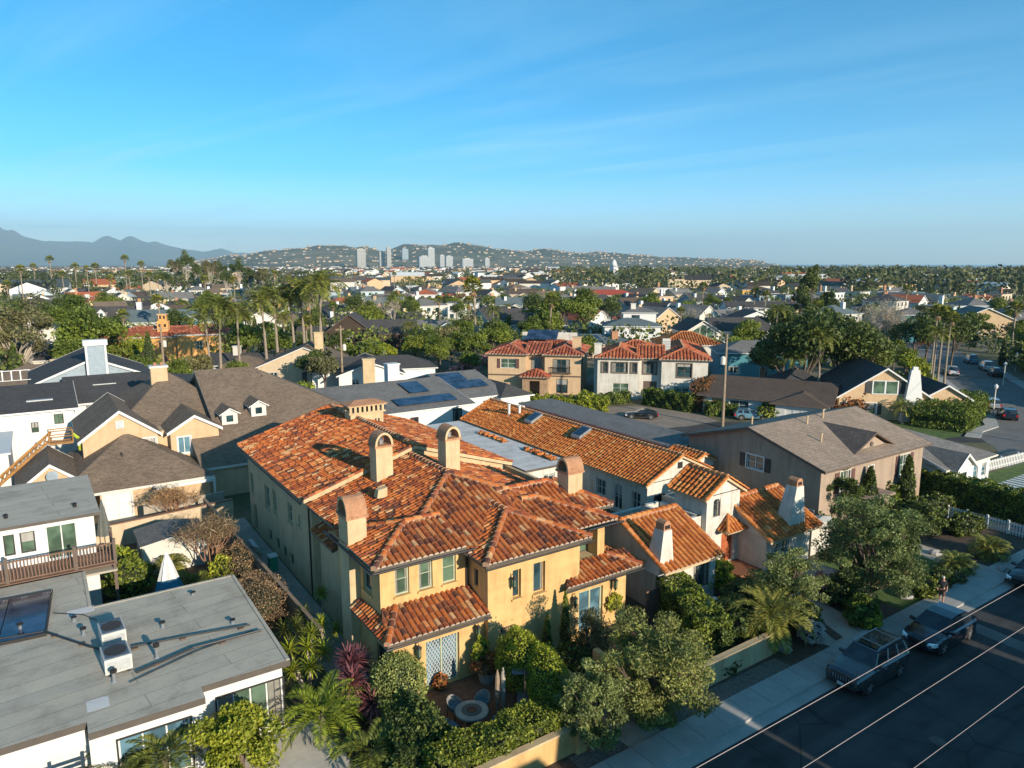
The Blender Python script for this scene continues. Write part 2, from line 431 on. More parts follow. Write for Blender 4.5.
def roof(mb, wall, x0, x1, y0, y1, zw, m, axis='x', lo='hip', hi='hip', ov=.5, t=.16, mat=None, fmat=None, tile=None, wmat=None, tw=.30, skip=(), gov=None, rake=None, tc=.46, seg=4):
    """roof over walls x0..x1, y0..y1 of top height zw; ov is the overhang at eaves, gov at gables"""
    gov = ov if gov is None else gov
    gl = gov if lo == 'gable' else ov; gh = gov if hi == 'gable' else ov
    if axis == 'x': X0, X1, Y0, Y1 = x0-gl, x1+gh, y0-ov, y1+ov
    else: X0, X1, Y0, Y1 = x0-ov, x1+ov, y0-gl, y1+gh
    z = zw+t-m*ov
    S, H, Rd, G = roofdef(X0, X1, Y0, Y1, z, m, axis, lo, hi)
    for i, s in enumerate(S):
        slab(mb, s, t, T_PAN if tile else mat, fmat or FASCIA)
        if tile and i not in skip: tiles(mb, s, tile, w=tw, r=tw*.41, c=tc, seg=seg)
    if tile:
        for a, b in H: capline(mb, a, b, tile)
        capline(mb, Rd[0], Rd[1], tile, r=.17)
        if axis == 'x': ends = ([('lo', X0)] if lo == 'gable' else [])+([('hi', X1)] if hi == 'gable' else [])
        else: ends = ([('lo', Y0)] if lo == 'gable' else [])+([('hi', Y1)] if hi == 'gable' else [])
        for w_, q in ends:
            P = Rd[0] if w_ == 'lo' else Rd[1]
            for e in ((Y0, Y1) if axis == 'x' else (X0, X1)):
                a = (q, e, z) if axis == 'x' else (e, q, z)
                capline(mb, a, P, tile, r=.14, mort=False)
    # gable-end wall triangles, set on the wall line
    tri = []
    def gtri(q, out):
        zt = zw-.005
        if axis == 'x':
            ym = (y0+y1)/2; P = [(q, y0, zt), (q, y1, zt), (q, ym, zw+m*(y1-y0)/2-.005)]
        else:
            xm = (x0+x1)/2; P = [(x0, q, zt), (x1, q, zt), (xm, q, zw+m*(x1-x0)/2-.005)]
        d = .2*out
        Q = [(p[0]+d, p[1], p[2]) if axis == 'x' else (p[0], p[1]+d, p[2]) for p in P]
        wall.face(P, wmat); wall.face(Q, wmat)
        for i in range(3): wall.face([P[i], P[(i+1) % 3], Q[(i+1) % 3], Q[i]], wmat)
    if wmat and wall is not None:
        if lo == 'gable': gtri(x0 if axis == 'x' else y0, 1)
        if hi == 'gable': gtri(x1 if axis == 'x' else y1, -1)
    if rake:
        for w_, on in (('lo', lo == 'gable'), ('hi', hi == 'gable')):
            if not on: continue
            P = Rd[0] if w_ == 'lo' else Rd[1]; sgn = -1 if w_ == 'lo' else 1
            for e in ((Y0, Y1) if axis == 'x' else (X0, X1)):
                q = (X0 if w_ == 'lo' else X1) if axis == 'x' else (Y0 if w_ == 'lo' else Y1)
                a = V((q, e, z) if axis == 'x' else (e, q, z)); P_ = V(P)
                nd = V((sgn*.04, 0, 0)) if axis == 'x' else V((0, sgn*.04, 0))
                mb.obox(a+V((0, 0, -t-.04)), P_-a, nd, V((0, 0, t+.06)), rake)
    return S, H, Rd, z
def wallrect(mb, p0, p1, z0, z1, mat, holes=(), th=.25, rev=None):
    """wall from p0 to p1 (outside on the right-hand side when walking p0->p1... outward normal = (dy,-dx)); rectangular holes (u0,u1,v0,v1)"""
    p0 = V((p0[0], p0[1], 0)); p1 = V((p1[0], p1[1], 0)); d = (p1-p0); L = d.length; d.normalize(); nrm = V((d.y, -d.x, 0))
    us = sorted({0, L, *[h[0] for h in holes], *[h[1] for h in holes]}); vs = sorted({z0, z1, *[h[2] for h in holes], *[h[3] for h in holes]})
    P = lambda u, v, dd=0: tuple(p0+d*u-nrm*dd+V((0, 0, v)))
    for i in range(len(us)-1):
        for j in range(len(vs)-1):
            uc = (us[i]+us[i+1])/2; vc = (vs[j]+vs[j+1])/2
            if any(h[0] < uc < h[1] and h[2] < vc < h[3] for h in holes): continue
            mb.face([P(us[i], vs[j]), P(us[i+1], vs[j]), P(us[i+1], vs[j+1]), P(us[i], vs[j+1])], mat)
            mb.face([P(us[i], vs[j], th), P(us[i], vs[j+1], th), P(us[i+1], vs[j+1], th), P(us[i+1], vs[j], th)], mat)
    for u0, u1, v0, v1 in [h[:4] for h in holes]:
        mb.face([P(u0, v0), P(u0, v0, th), P(u1, v0, th), P(u1, v0)], rev or mat); mb.face([P(u0, v1), P(u1, v1), P(u1, v1, th), P(u0, v1, th)], rev or mat)
        mb.face([P(u0, v0), P(u0, v1), P(u0, v1, th), P(u0, v0, th)], rev or mat); mb.face([P(u1, v0), P(u1, v0, th), P(u1, v1, th), P(u1, v1)], rev or mat)
    mb.face([P(0, z1), P(L, z1), P(L, z1, th), P(0, z1, th)], mat)
def fixture(root, p0, p1, u0, u1, v0, v1, kind='window', nx=2, ny=2, fr=WHITE, glass=GLASS, dep=.14, trim=None, shut=None, name=None, fw=.07, sill=None, lat=False, label=None):
    """a window or door in a wall running p0->p1: pane(s) set back, frame and muntins, outside trim, shutters"""
    p0 = V((p0[0], p0[1], 0)); p1 = V((p1[0], p1[1], 0)); d = (p1-p0).normalized(); n = V((d.y, -d.x, 0)); up = V((0, 0, 1))
    P = lambda u, v, o=0: p0+d*u+n*o+up*v
    g = MB(); g.face([P(u0, v0, -dep), P(u1, v0, -dep), P(u1, v1, -dep), P(u0, v1, -dep)], glass)
    g.face([P(u0, v0, -dep-.02), P(u0, v1, -dep-.02), P(u1, v1, -dep-.02), P(u1, v0, -dep-.02)], glass)
    if kind == 'window' and glass in (GLASS, GLASSG, GLASSB) and u1-u0 > .5:
        r_ = random.random()
        if r_ < .4: q_ = v1-(v1-v0)*random.uniform(.2, .55); g.face([P(u0, q_, -dep+.001), P(u1, q_, -dep+.001), P(u1, v1, -dep+.001), P(u0, v1, -dep+.001)], BLIND)
        elif r_ < .7:
            for a_, b2 in ((u0, u0+(u1-u0)*.26), (u1-(u1-u0)*.22, u1)): g.face([P(a_, v0, -dep+.001), P(b2, v0, -dep+.001), P(b2, v1, -dep+.001), P(a_, v1, -dep+.001)], CURT)
    w = g.build(name or kind, root, label=label)
    f = MB(); bw = fw
    def bar(a, b, c, e, o0, o1): f.obox(P(a, c, o0), d*(b-a), n*(o1-o0), up*(e-c), fr)
    o0, o1 = -dep+.002, -dep+.05
    bar(u0, u1, v0, v0+bw, o0, o1); bar(u0, u1, v1-bw, v1, o0, o1); bar(u0, u0+bw, v0+bw, v1-bw, o0, o1); bar(u1-bw, u1, v0+bw, v1-bw, o0, o1)
    for i in range(1, nx):
        c = u0+(u1-u0)*i/nx; bar(c-bw*.45, c+bw*.45, v0+bw, v1-bw, o0, o1-.008)
    for j in range(1, ny):
        c = v0+(v1-v0)*j/ny; bar(u0+bw, u1-bw, c-bw*.25, c+bw*.25, o0, o1-.02)
    if lat:   # lattice of thin diagonal leads
        k = 9
        for i in range(-k, k):
            pass
    if trim:
        q = trim[1]
        for (a, b, c, e) in ((u0-q, u1+q, v0-q, v0), (u0-q, u1+q, v1, v1+q), (u0-q, u0, v0, v1), (u1, u1+q, v0, v1)):
            f.obox(P(a, c, .004), d*(b-a), n*.05, up*(e-c), trim[0])
    if sill: f.obox(P(u0-.08, v0-.1, .003), d*(u1-u0+.16), n*.1, up*.1, sill)
    f.build('frame', w)
    if shut:
        sw_ = min(.5, (u1-u0)*.42)
        for a in (u0-sw_-.05-(trim[1] if trim else 0), u1+.05+(trim[1] if trim else 0)):
            s = MB(); s.obox(P(a, v0, .004), d*sw_, n*.05, up*(v1-v0), shut)
            for i in range(1, 8):
                zc = v0+(v1-v0)*i/8; s.obox(P(a+.05, zc, .052), d*(sw_-.1), n*.015, up*.03, shut)
            s.build('shutter', w)
    return w
def boxwalls(mb, x0, x1, y0, y1, z0, z1, mat, holes=None, skip=()):
    """four walls; holes: dict side->list in that side's (u from left seen from outside)"""
    holes = holes or {}
    segs = {'front': ((x0, y0), (x1, y0)), 'right': ((x1, y0), (x1, y1)), 'back': ((x1, y1), (x0, y1)), 'left': ((x0, y1), (x0, y0))}
    for k, (a, b) in segs.items():
        if k in skip: continue
        wallrect(mb, a, b, z0, z1, mat, holes.get(k, ()))
    return segs
def side(x0, x1, y0, y1, k):
    return {'front': ((x0, y0), (x1, y0)), 'right': ((x1, y0), (x1, y1)), 'back': ((x1, y1), (x0, y1)), 'left': ((x0, y1), (x0, y0))}[k]
# ---------------------------------------------------------------- foliage
rng = np.random.default_rng(11)
def unit(n):
    v = rng.normal(size=(n, 3)); return v/np.linalg.norm(v, axis=1, keepdims=True)
def leaf_arrays(P, size, elong=1.6, jitter=.35, face=None, fb=.0):
    """two-triangle leaf (rhombus) at every point, random turn; face = preferred outward normal"""
    n = len(P); a = unit(n); b = unit(n)
    if face is not None:
        nrm = face*fb+unit(n)*(1-fb); nrm /= np.linalg.norm(nrm, axis=1, keepdims=True)
        a = np.cross(nrm, a); a /= np.linalg.norm(a, axis=1, keepdims=True)+1e-9; b = np.cross(nrm, a)
    else:
        b = np.cross(a, b); b /= np.linalg.norm(b, axis=1, keepdims=True)+1e-9
    s = (size*(1+jitter*rng.normal(size=n))).clip(size*.4, size*2)[:, None]
    Vt = np.empty((n, 4, 3))
    Vt[:, 0] = P-a*s*elong/2; Vt[:, 1] = P+b*s/2; Vt[:, 2] = P+a*s*elong/2; Vt[:, 3] = P-b*s/2
    return Vt.reshape(-1, 3)
def leaf_mesh(name, P, size, mat, rnd=None, **kw):
    Vt = leaf_arrays(P, size, **kw); n = len(P)
    me = bpy.data.meshes.new(name)
    me.vertices.add(n*4); me.vertices.foreach_set('co', Vt.ravel())
    me.loops.add(n*4); me.loops.foreach_set('vertex_index', np.arange(n*4))
    me.polygons.add(n); me.polygons.foreach_set('loop_start', np.arange(n)*4); me.polygons.foreach_set('loop_total', np.full(n, 4))
    me.materials.append(mat); me.update(calc_edges=True)
    a = me.attributes.new('rnd', 'FLOAT', 'FACE'); a.data.foreach_set('value', (rng.random(n) if rnd is None else rnd).astype(np.float32))
    return me
def mobj(me, name, parent=None):
    o = bpy.data.objects.new(name, me); C.objects.link(o)
    if parent is not None: o.parent = parent
    return o
def crown_points(n, cx, cz, rx, rz, clumps=22, cr=.36, seed=1, hollow=.55, flat=1.0, sy=1.0, low=-.35):
    """points of an uneven crown: clusters spread through an ellipsoid, each a small shell of leaves"""
    g = np.random.default_rng(seed)
    d = g.normal(size=(clumps, 3)); d /= np.linalg.norm(d, axis=1, keepdims=True)
    d[:, 2] = np.where(d[:, 2] < low, -d[:, 2]*.6, d[:, 2])
    rr = (hollow+(1-hollow)*g.random(clumps)**.6)[:, None]
    cc = d*rr*np.array([rx*(1-cr*.7), rx*sy*(1-cr*.7), rz*(1-cr*.5)])*(.82+.36*g.random((clumps, 1)))
    k = g.integers(0, clumps, n); q = g.normal(size=(n, 3)); q /= np.linalg.norm(q, axis=1, keepdims=True)
    rad = (cr*(.6+.75*g.random(clumps)))[k][:, None]*(g.random((n, 1))**.33)
    P = cc[k]+q*rad*np.array([rx, rx*sy, rz*.75*flat])
    P[:, 2] += cz; P[:, 0] += cx
    bright = (.45*g.random(clumps)[k]+.55*g.random(n))
    return P, cc+np.array([cx, 0, cz]), bright
def trunk_mb(h0, ends, r, mat, bend=.1, limbs=6, n=7, seed=0, fork=None):
    g = random.Random(seed); m = MB(); fk = fork or h0*.6
    top = (g.uniform(-bend, bend), g.uniform(-bend, bend), h0)
    m.tube([(0, 0, -.1), (g.uniform(-bend, bend)*.5, g.uniform(-bend, bend)*.5, fk*.5), (top[0]*.7, top[1]*.7, fk), top], [r*1.35, r, r*.85, r*.55], mat, n)
    ends = list(ends); g.shuffle(ends)
    for e in ends[:limbs]:
        s = (top[0]*.7, top[1]*.7, fk*g.uniform(.85, 1.1)); mid = [s[i]*.5+e[i]*.5 for i in range(3)]
        mid[2] += (e[2]-s[2])*g.uniform(-.15, .1); mid[0] += g.uniform(-.3, .3)*h0*.15; mid[1] += g.uniform(-.3, .3)*h0*.15
        m.tube([s, mid, e], [r*.5, r*.3, r*.1], mat, 5, cap=False)
        for q in range(2):
            e2 = [e[i]+g.uniform(-1, 1)*h0*.14 for i in range(3)]
            m.tube([mid, [(mid[i]+e2[i])/2+g.uniform(-.1, .1) for i in range(3)], e2], [r*.22, r*.14, r*.05], mat, 4, cap=False)
    return m
def make_tree(name, label, cat, h=7, cw=5, ch=4.5, n=2500, leaf=.34, mat=None, bark=None, seed=1, clumps=22, cr=.36, elong=1.6, r=.18, limbs=7, flat=1., hollow=.55, sy=1., loc=(0, 0, 0), rz=0, group=None, low=-.35):
    t = thing(name, label, cat, loc, rz, group)
    P, cc, br = crown_points(n, 0, h-ch/2, cw/2, ch/2, clumps, cr, seed, hollow, flat, sy, low)
    P[:, 2] = np.maximum(P[:, 2], h*.06)
    mobj(leaf_mesh('crown', P, leaf, mat, br, elong=elong), 'crown', t)
    m = trunk_mb(h-ch*.55, [tuple(c) for c in cc], r, bark or BARK, limbs=limbs, seed=seed, bend=h*.03, fork=(h-ch)*.9+.2)
    m.build('trunk', t)
    return t
def place(proto, used, loc, rz, s=1.0, label=None, group=None, cat=None, sz=None):
    o = proto if not used else copy_tree(proto)
    o.location = loc; o.rotation_euler = (0, 0, rz); o.scale = (s, s, sz or s)
    if label: o['label'] = label
    if group: o['group'] = group
    if cat: o['category'] = cat
    return o
# --- palms
def feather_frond(m, base, az, elev, L, droop, mat, nl=22, lw=.06, ll=.55, vee=.5, fold=None):
    """rachis that arcs over, leaflets both sides"""
    d = V((math.cos(az), math.sin(az), 0)); sd = V((-math.sin(az), math.cos(az), 0)); pts = []
    for i in range(9):
        t = i/8; ang = elev-droop*t*t if False else elev-droop*t
        pts.append(t)
    p = V(base); P = [p.copy()]; K = 10
    for i in range(K):
        a = elev-droop*((i+.5)/K)**1.3; p = p+(d*math.cos(a)+V((0, 0, 1))*math.sin(a))*(L/K); P.append(p.copy())
    m.tube(P, [.035*(1-.75*i/K)*(L/2.6) for i in range(K+1)], mat, 3, .6, cap=False)
    for i in range(nl):
        t = .14+.86*(i+.5)/nl; f = t*K; k = min(int(f), K-1); q = P[k].lerp(P[k+1], f-k); tan = (P[k+1]-P[k]).normalized(); up = sd.cross(tan)*-1
        if up.z < 0: up = -up
        l = ll*math.sin(PI*min(1, .18+t*.82))**.6*(1 if t < .9 else .75)
        for sg in (-1, 1):
            dr = (sd*sg*.85+tan*.55+up*(vee-.25*t)+V((0, 0, random.uniform(-.22, .05)))).normalized()
            e = q+dr*l; e.z -= l*.25*random.random(); wv = tan*lw
            mid = q+dr*l*.5+up*.02
            m.face([q-wv*.5, mid-wv*.6, e, mid+wv*.6], mat, random.random())
def feather_palm(name, label, cat, h, L, nf=22, tr=.14, mat=None, bark=None, nl=20, ll=.55, lw=.07, elev=(1.25, -.35), droop=1.5, group=None, seed=0, heads=None, lean=.3, bulge=1.0, dead=0):
    random.seed(seed); t = thing(name, label, cat, group=group)
    heads = heads or [(0, 0, h)]
    for hx, hy, hh in heads:
        m = MB(); pts = []
        lx, ly = random.uniform(-lean, lean), random.uniform(-lean, lean)
        for i in range(6):
            f = i/5; pts.append((hx*f+lx*f*f*(1 if hh > 3 else .2), hy*f+ly*f*f*(1 if hh > 3 else .2), hh*f-.05))
        m.tube(pts, [tr*1.4, tr*1.1, tr, tr*.95, tr*.9*bulge, tr*1.2], bark or BARKPALM, 8); m.build('trunk', t)
        top = pts[-1]; c = MB()
        for i in range(nf):
            f = (i+.5)/nf; az = i*2.4+random.uniform(-.2, .2)
            feather_frond(c, (top[0]+.1*math.cos(az), top[1]+.1*math.sin(az), top[2]+.1), az, elev[0]+(elev[1]-elev[0])*f+random.uniform(-.1, .1), L*random.uniform(.85, 1.05)*(.8+.2*math.sin(PI*f)), droop*random.uniform(.8, 1.15), mat or L_PALM, nl, lw, ll)
        c.build('crown', t)
    return t
def fan_palm(name, label, cat, h, nf=26, L=1.5, tr=.22, mat=None, seed=0, skirt=1.6, group=None, blades=9):
    random.seed(seed); t = thing(name, label, cat, group=group); m = MB(); lx, ly = random.uniform(-.4, .4), random.uniform(-.4, .4)
    pts = [(lx*(i/6)**2, ly*(i/6)**2, h*i/6-.05) for i in range(7)]
    m.tube(pts, [tr*1.5, tr*1.1, tr, tr*.95, tr*.9, tr*.85, tr], BARKPALM, 8)
    m.build('trunk', t); c = MB(); top = V(pts[-1])
    def fan(az, el, l, mt, bl):
        d = V((math.cos(az)*math.cos(el), math.sin(az)*math.cos(el), math.sin(el))); sd = V((-math.sin(az), math.cos(az), 0)); up = sd.cross(d)
        e = top+d*l*.55; c.tube([top, e], [.03, .02], mt, 3, .5, cap=False)
        for k in range(bl):
            a = (k/(bl-1)-.5)*2.5; dr = (d*math.cos(a)+sd*math.sin(a)-up*.0+V((0, 0, -.12*abs(a)))).normalized(); lf = l*.62*(1-.22*abs(a)/1.25)
            tip = e+dr*lf; tip.z -= lf*.22; pw = dr.cross(up).normalized()*.075*l
            c.face([e, e+dr*lf*.55+pw, tip, e+dr*lf*.55-pw], mt, random.random())
    for i in range(nf):
        f = (i+.5)/nf; fan(i*2.4+random.uniform(-.2, .2), 1.35-1.75*f+random.uniform(-.15, .15), L*random.uniform(.85, 1.1), mat or L_PALM, blades)
    if skirt:
        top = top-V((0, 0, .3))
        for i in range(12): fan(i*2.4, -1.0-.35*random.random(), skirt, L_TWIG, 5)
    c.build('crown', t)
    return t
def rosette(c, p, L, n, mat, w=.05, elev=(1.4, -.5), droop=.8, seg=3):
    for i in range(n):
        f = (i+.5)/n; az = i*2.4+random.uniform(-.2, .2); el = elev[0]+(elev[1]-elev[0])*f+random.uniform(-.12, .12); q = V(p); l = L*random.uniform(.8, 1.05); sd = V((-math.sin(az), math.cos(az), 0)); prev = q; rn = random.random(); ww = [w*.6, w, w*.8, .004] if seg == 3 else [w*.7, w, .004]
        for k in range(seg):
            a = el-droop*(k/seg)**1.5; nx = prev+V((math.cos(az)*math.cos(a), math.sin(az)*math.cos(a), math.sin(a)))*(l/seg)
            c.face([prev-sd*ww[k], nx-sd*ww[k+1], nx+sd*ww[k+1], prev+sd*ww[k]], mat, rn); prev = nx
def rosette_plant(name, label, cat, heads, L, n, mat, w=.05, loc=(0, 0, 0), bark=None, group=None, elev=(1.4, -.5), droop=.8, base=(0, 0), part='leaves', tr=.06):
    t = thing(name, label, cat, loc, group=group); m = MB(); c = MB()
    for hx, hy, hz in heads:
        if hz > .3: m.tube([(base[0]+hx*.3, base[1]+hy*.3, -.05), (hx*.7, hy*.7, hz*.55), (hx, hy, hz)], [tr*1.3, tr, tr], bark or BARKP, 6)
        rosette(c, (hx, hy, hz), L, n, mat, w, elev, droop)
    m.build('trunk', t); c.build(part, t)
    return t
# --- hedges, shrubs and climbers
def surf_leaves(name, label, cat, pts, nrms, leaf, mat, core=None, loc=(0, 0, 0), rz=0, group=None, elong=1.4, fb=.5, rnd=None, stem=True):
    t = thing(name, label, cat, loc, rz, group)
    mobj(leaf_mesh('foliage', pts, leaf, mat, rnd, elong=elong, face=nrms, fb=fb), 'foliage', t)
    if core is not None: core.build('branches', t)
    return t
def ellipsoid_pts(n, c, r, seed=1, low=-.3, rough=.16):
    g = np.random.default_rng(seed); d = g.normal(size=(n*2, 3)); d /= np.linalg.norm(d, axis=1, keepdims=True); d = d[d[:, 2] > low][:n]
    k = np.sin(d[:, 0]*7+seed)*np.cos(d[:, 1]*6+seed*2)+np.sin(d[:, 2]*9+d[:, 0]*5)
    s = 1+rough*k*.6+g.normal(size=len(d))*.05-np.abs(g.normal(size=len(d)))*.06
    P = np.array(c)+d*np.array(r)*s[:, None]; N = d/np.array(r); N /= np.linalg.norm(N, axis=1, keepdims=True)
    return P, N
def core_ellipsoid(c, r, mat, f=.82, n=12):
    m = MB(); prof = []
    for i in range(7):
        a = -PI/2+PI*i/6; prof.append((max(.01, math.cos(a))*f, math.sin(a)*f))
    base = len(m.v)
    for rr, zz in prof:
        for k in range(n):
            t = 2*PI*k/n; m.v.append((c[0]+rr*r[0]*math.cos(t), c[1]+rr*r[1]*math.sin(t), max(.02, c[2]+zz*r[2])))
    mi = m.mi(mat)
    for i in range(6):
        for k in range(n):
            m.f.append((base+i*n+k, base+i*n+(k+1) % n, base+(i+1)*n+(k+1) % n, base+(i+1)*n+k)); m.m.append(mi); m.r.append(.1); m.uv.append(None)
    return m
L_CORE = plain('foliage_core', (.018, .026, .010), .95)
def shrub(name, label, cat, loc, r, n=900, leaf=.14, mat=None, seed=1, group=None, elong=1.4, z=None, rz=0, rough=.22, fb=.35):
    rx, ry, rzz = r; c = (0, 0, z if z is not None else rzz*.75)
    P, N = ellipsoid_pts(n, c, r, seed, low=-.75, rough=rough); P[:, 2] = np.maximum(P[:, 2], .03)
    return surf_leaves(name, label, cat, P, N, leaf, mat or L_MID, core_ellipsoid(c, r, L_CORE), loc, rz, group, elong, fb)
def hedge(name, label, cat, a, b, w, h, n=None, leaf=.13, mat=None, seed=1, group=None, z0=0, rough=.12, hb=None):
    """clipped hedge along a->b, leaves over all its faces"""
    g = np.random.default_rng(seed); ax, ay = a; bx, by = b; L = math.hypot(bx-ax, by-ay); ang = math.atan2(by-ay, bx-ax)
    area = L*w+2*(L+w)*h; n = n or int(area*60*(0.13/leaf)**2*.9)
    P = []; N = []
    for face, ar in (('top', L*w), ('f', L*h), ('b', L*h), ('l', w*h), ('r', w*h)):
        k = max(4, int(n*ar/area)); u = g.random(k); v = g.random(k)
        if face == 'top': p = np.stack([u*L, (v-.5)*w, np.full(k, h)], 1); q = (0, 0, 1)
        if face == 'f': p = np.stack([u*L, np.full(k, -w/2), v*h], 1); q = (0, -1, 0)
        if face == 'b': p = np.stack([u*L, np.full(k, w/2), v*h], 1); q = (0, 1, 0)
        if face == 'l': p = np.stack([np.zeros(k), (u-.5)*w, v*h], 1); q = (-1, 0, 0)
        if face == 'r': p = np.stack([np.full(k, L), (u-.5)*w, v*h], 1); q = (1, 0, 0)
        q = np.tile(np.array(q, float), (k, 1)); bmp = np.sin(p[:, 0]*2.1+seed)*np.cos(p[:, 2]*2.7+p[:, 1]*1.9)+.6*np.sin(p[:, 0]*5.3+p[:, 2]*4.1)
        p = p+q*(rough*bmp+g.normal(size=k)*.05-.03)[:, None]; P.append(p); N.append(q)
    P = np.concatenate(P); N = np.concatenate(N); P[:, 2] = np.maximum(P[:, 2], .02)+0
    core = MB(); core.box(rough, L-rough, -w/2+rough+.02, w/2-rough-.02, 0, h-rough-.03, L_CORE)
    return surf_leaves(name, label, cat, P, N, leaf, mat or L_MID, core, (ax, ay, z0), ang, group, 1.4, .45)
def cypress(name, label, cat, loc, h, r, mat=None, seed=1, group=None, n=1200, leaf=.09):
    g = np.random.default_rng(seed); z = g.random(n)**.9*h; t = g.random(n)*2*PI
    f = z/h; rr = r*(np.minimum(1, .55+f*3)*np.clip(1-f, 0, 1)**.6)*(.82+.25*g.random(n)+.1*np.sin(t*3+z*4))
    P = np.stack([rr*np.cos(t), rr*np.sin(t), z+.05], 1); N = np.stack([np.cos(t), np.sin(t), np.full(n, .4)], 1)
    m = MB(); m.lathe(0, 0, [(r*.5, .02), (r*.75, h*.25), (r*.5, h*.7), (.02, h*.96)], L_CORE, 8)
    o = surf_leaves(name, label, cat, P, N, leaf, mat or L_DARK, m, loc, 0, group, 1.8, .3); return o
def bare_tree(name, label, cat, h, spread, mat, seed=0, r=.14, depth=5, group=None, twigs=0, tmat=None, vs=.75):
    """leafless tree: forking branches"""
    g = random.Random(seed); m = MB(); tips = []
    def grow(p, d, l, rr, k):
        q = p+d*l; m.tube([p, p.lerp(q, .5)+V((g.uniform(-.06, .06)*l, g.uniform(-.06, .06)*l, 0)), q], [rr, rr*.85, rr*.68], mat, 5 if k > 2 else 3, cap=False)
        if k == 0: tips.append(q); return
        for i in range(g.choice((2, 3, 3))):
            nd = (d+V((g.uniform(-1, 1)*spread, g.uniform(-1, 1)*spread, g.uniform(-.15, .5)))).normalized()
            grow(q, nd, l*g.uniform(.62, .86), rr*.62, k-1)
    l0 = h*.24
    for i in range(4 if vs < .7 else 1): grow(V((0, 0, 0)), V((g.uniform(-.35, .35) if vs < .7 else 0, g.uniform(-.35, .35) if vs < .7 else 0, 1)).normalized(), l0, r, depth)
    t = thing(name, label, cat, group=group); m.build('branches', t)
    if twigs:
        T = np.array([tuple(x) for x in tips]); P = T[rng.integers(0, len(T), twigs)]+rng.normal(size=(twigs, 3))*h*.05
        P[:, 2] = np.maximum(P[:, 2], .1)
        mobj(leaf_mesh('twigs', P, .028, tmat or L_TWIG, elong=13), 'twigs', t)
    return t
# ================================================================ THE VILLA
villa = thing('tile_roof_villa', 'large yellow stucco villa with mottled barrel tile roofs and four vaulted chimneys', 'house', (19, 40, 0), world=True)
W = MB(); RF = MB(); GA = MB()
def hole(k): return k
# rear wing
R1 = (12.5, 26.0, 40.0, 55.0)
lw = [(0.5, 1.3, 2.9, 4.4), (4.5, 5.7, 2.9, 4.5), (6.6, 7.4, 3.1, 4.7), (10.1, 11.0, 3.5, 4.8), (12.3, 12.7, 3.9, 4.6)]
ll = [(u, u+.75, .55, 1.35) for u in (5.0, 6.9, 8.5, 10.1)]
ll2 = [(1.0, 1.8, 0.1, 2.1)]
segs = boxwalls(W, *R1, 0, 6.42, CREAM, {'left': lw+ll+ll2})
a, b = side(*R1, 'left')
for h_ in lw: fixture(villa, a, b, *h_, nx=1, ny=2, fr=OLIVEFR, glass=GLASSG, dep=.16, sill=CREAM)
for h_ in ll: fixture(villa, a, b, *h_, nx=1, ny=1, fr=BROWNP, dep=.16)
for h_ in ll2: fixture(villa, a, b, *h_, kind='door', nx=1, ny=1, fr=BROWNP, glass=WOODB, dep=.2)
roof(RF, W, *R1, 6.42, .31, 'y', 'gable', 'gable', ov=.6, gov=.25, tile=T_VILLA, wmat=CREAM, rake=CREAM)
# cream rake wall that steps up above the front roofs
# central and front roofs
R0 = (12.9, 25.2, 29.4, 40.0)
boxwalls(W, *R0, 0, 6.1, CREAM, {'left': [(1.6, 3.0, .1, 2.5), (5.2, 6.2, 3.6, 4.9)]}, skip=('back', 'front'))
a, b = side(*R0, 'left')
fixture(villa, a, b, 1.6, 3.0, .1, 2.5, kind='door', nx=2, ny=1, fr=BROWNP, glass=GLASS, dep=.2)
fixture(villa, a, b, 5.2, 6.2, 3.6, 4.9, nx=1, ny=2, fr=OLIVEFR, glass=GLASSG)
def hiproof(x0, x1, y0, y1, z, m, axis, lo='hip', hi='hip', skip=(), caps=True):
    S, H, Rd, G = roofdef(x0, x1, y0, y1, z, m, axis, lo, hi)
    for i, s in enumerate(S):
        slab(RF, s, .18, T_PAN, FASCIA)
        if i not in skip: tiles(RF, s, T_VILLA)
    for q, (p0, p1) in enumerate(H): capline(RF, p0, p1, T_VILLA)
    if caps: capline(RF, Rd[0], Rd[1], T_VILLA, r=.17)
# main: ridge along y at x 18.9 from the rear gable forward, hipped at the front
zf = 6.04
M0 = (12.25, 25.55, 28.55, 39.9)
px_, py_ = 18.9, 34.9; zr = 8.14
hk = (15.24, 31.405, zf+.449*(zr-zf))
S_ = [[(16.5, 28.55, zf), (25.55, 28.55, zf), (px_, py_, zr), hk],
      [(12.25, 39.95, zf), (12.25, 33.5, zf), hk, (px_, py_, zr), (px_, 39.95, zr)],
      [(25.55, 28.55, zf), (25.55, 39.95, zf), (px_, 39.95, zr), (px_, py_, zr)]]
for s in S_: slab(RF, s, .18, T_PAN, FASCIA); tiles(RF, s, T_VILLA)
capline(RF, hk, (px_, py_, zr), T_VILLA); capline(RF, (25.55, 28.55, zf), (px_, py_, zr), T_VILLA); capline(RF, (px_, py_, zr), (px_, 39.95, zr), T_VILLA, r=.17)
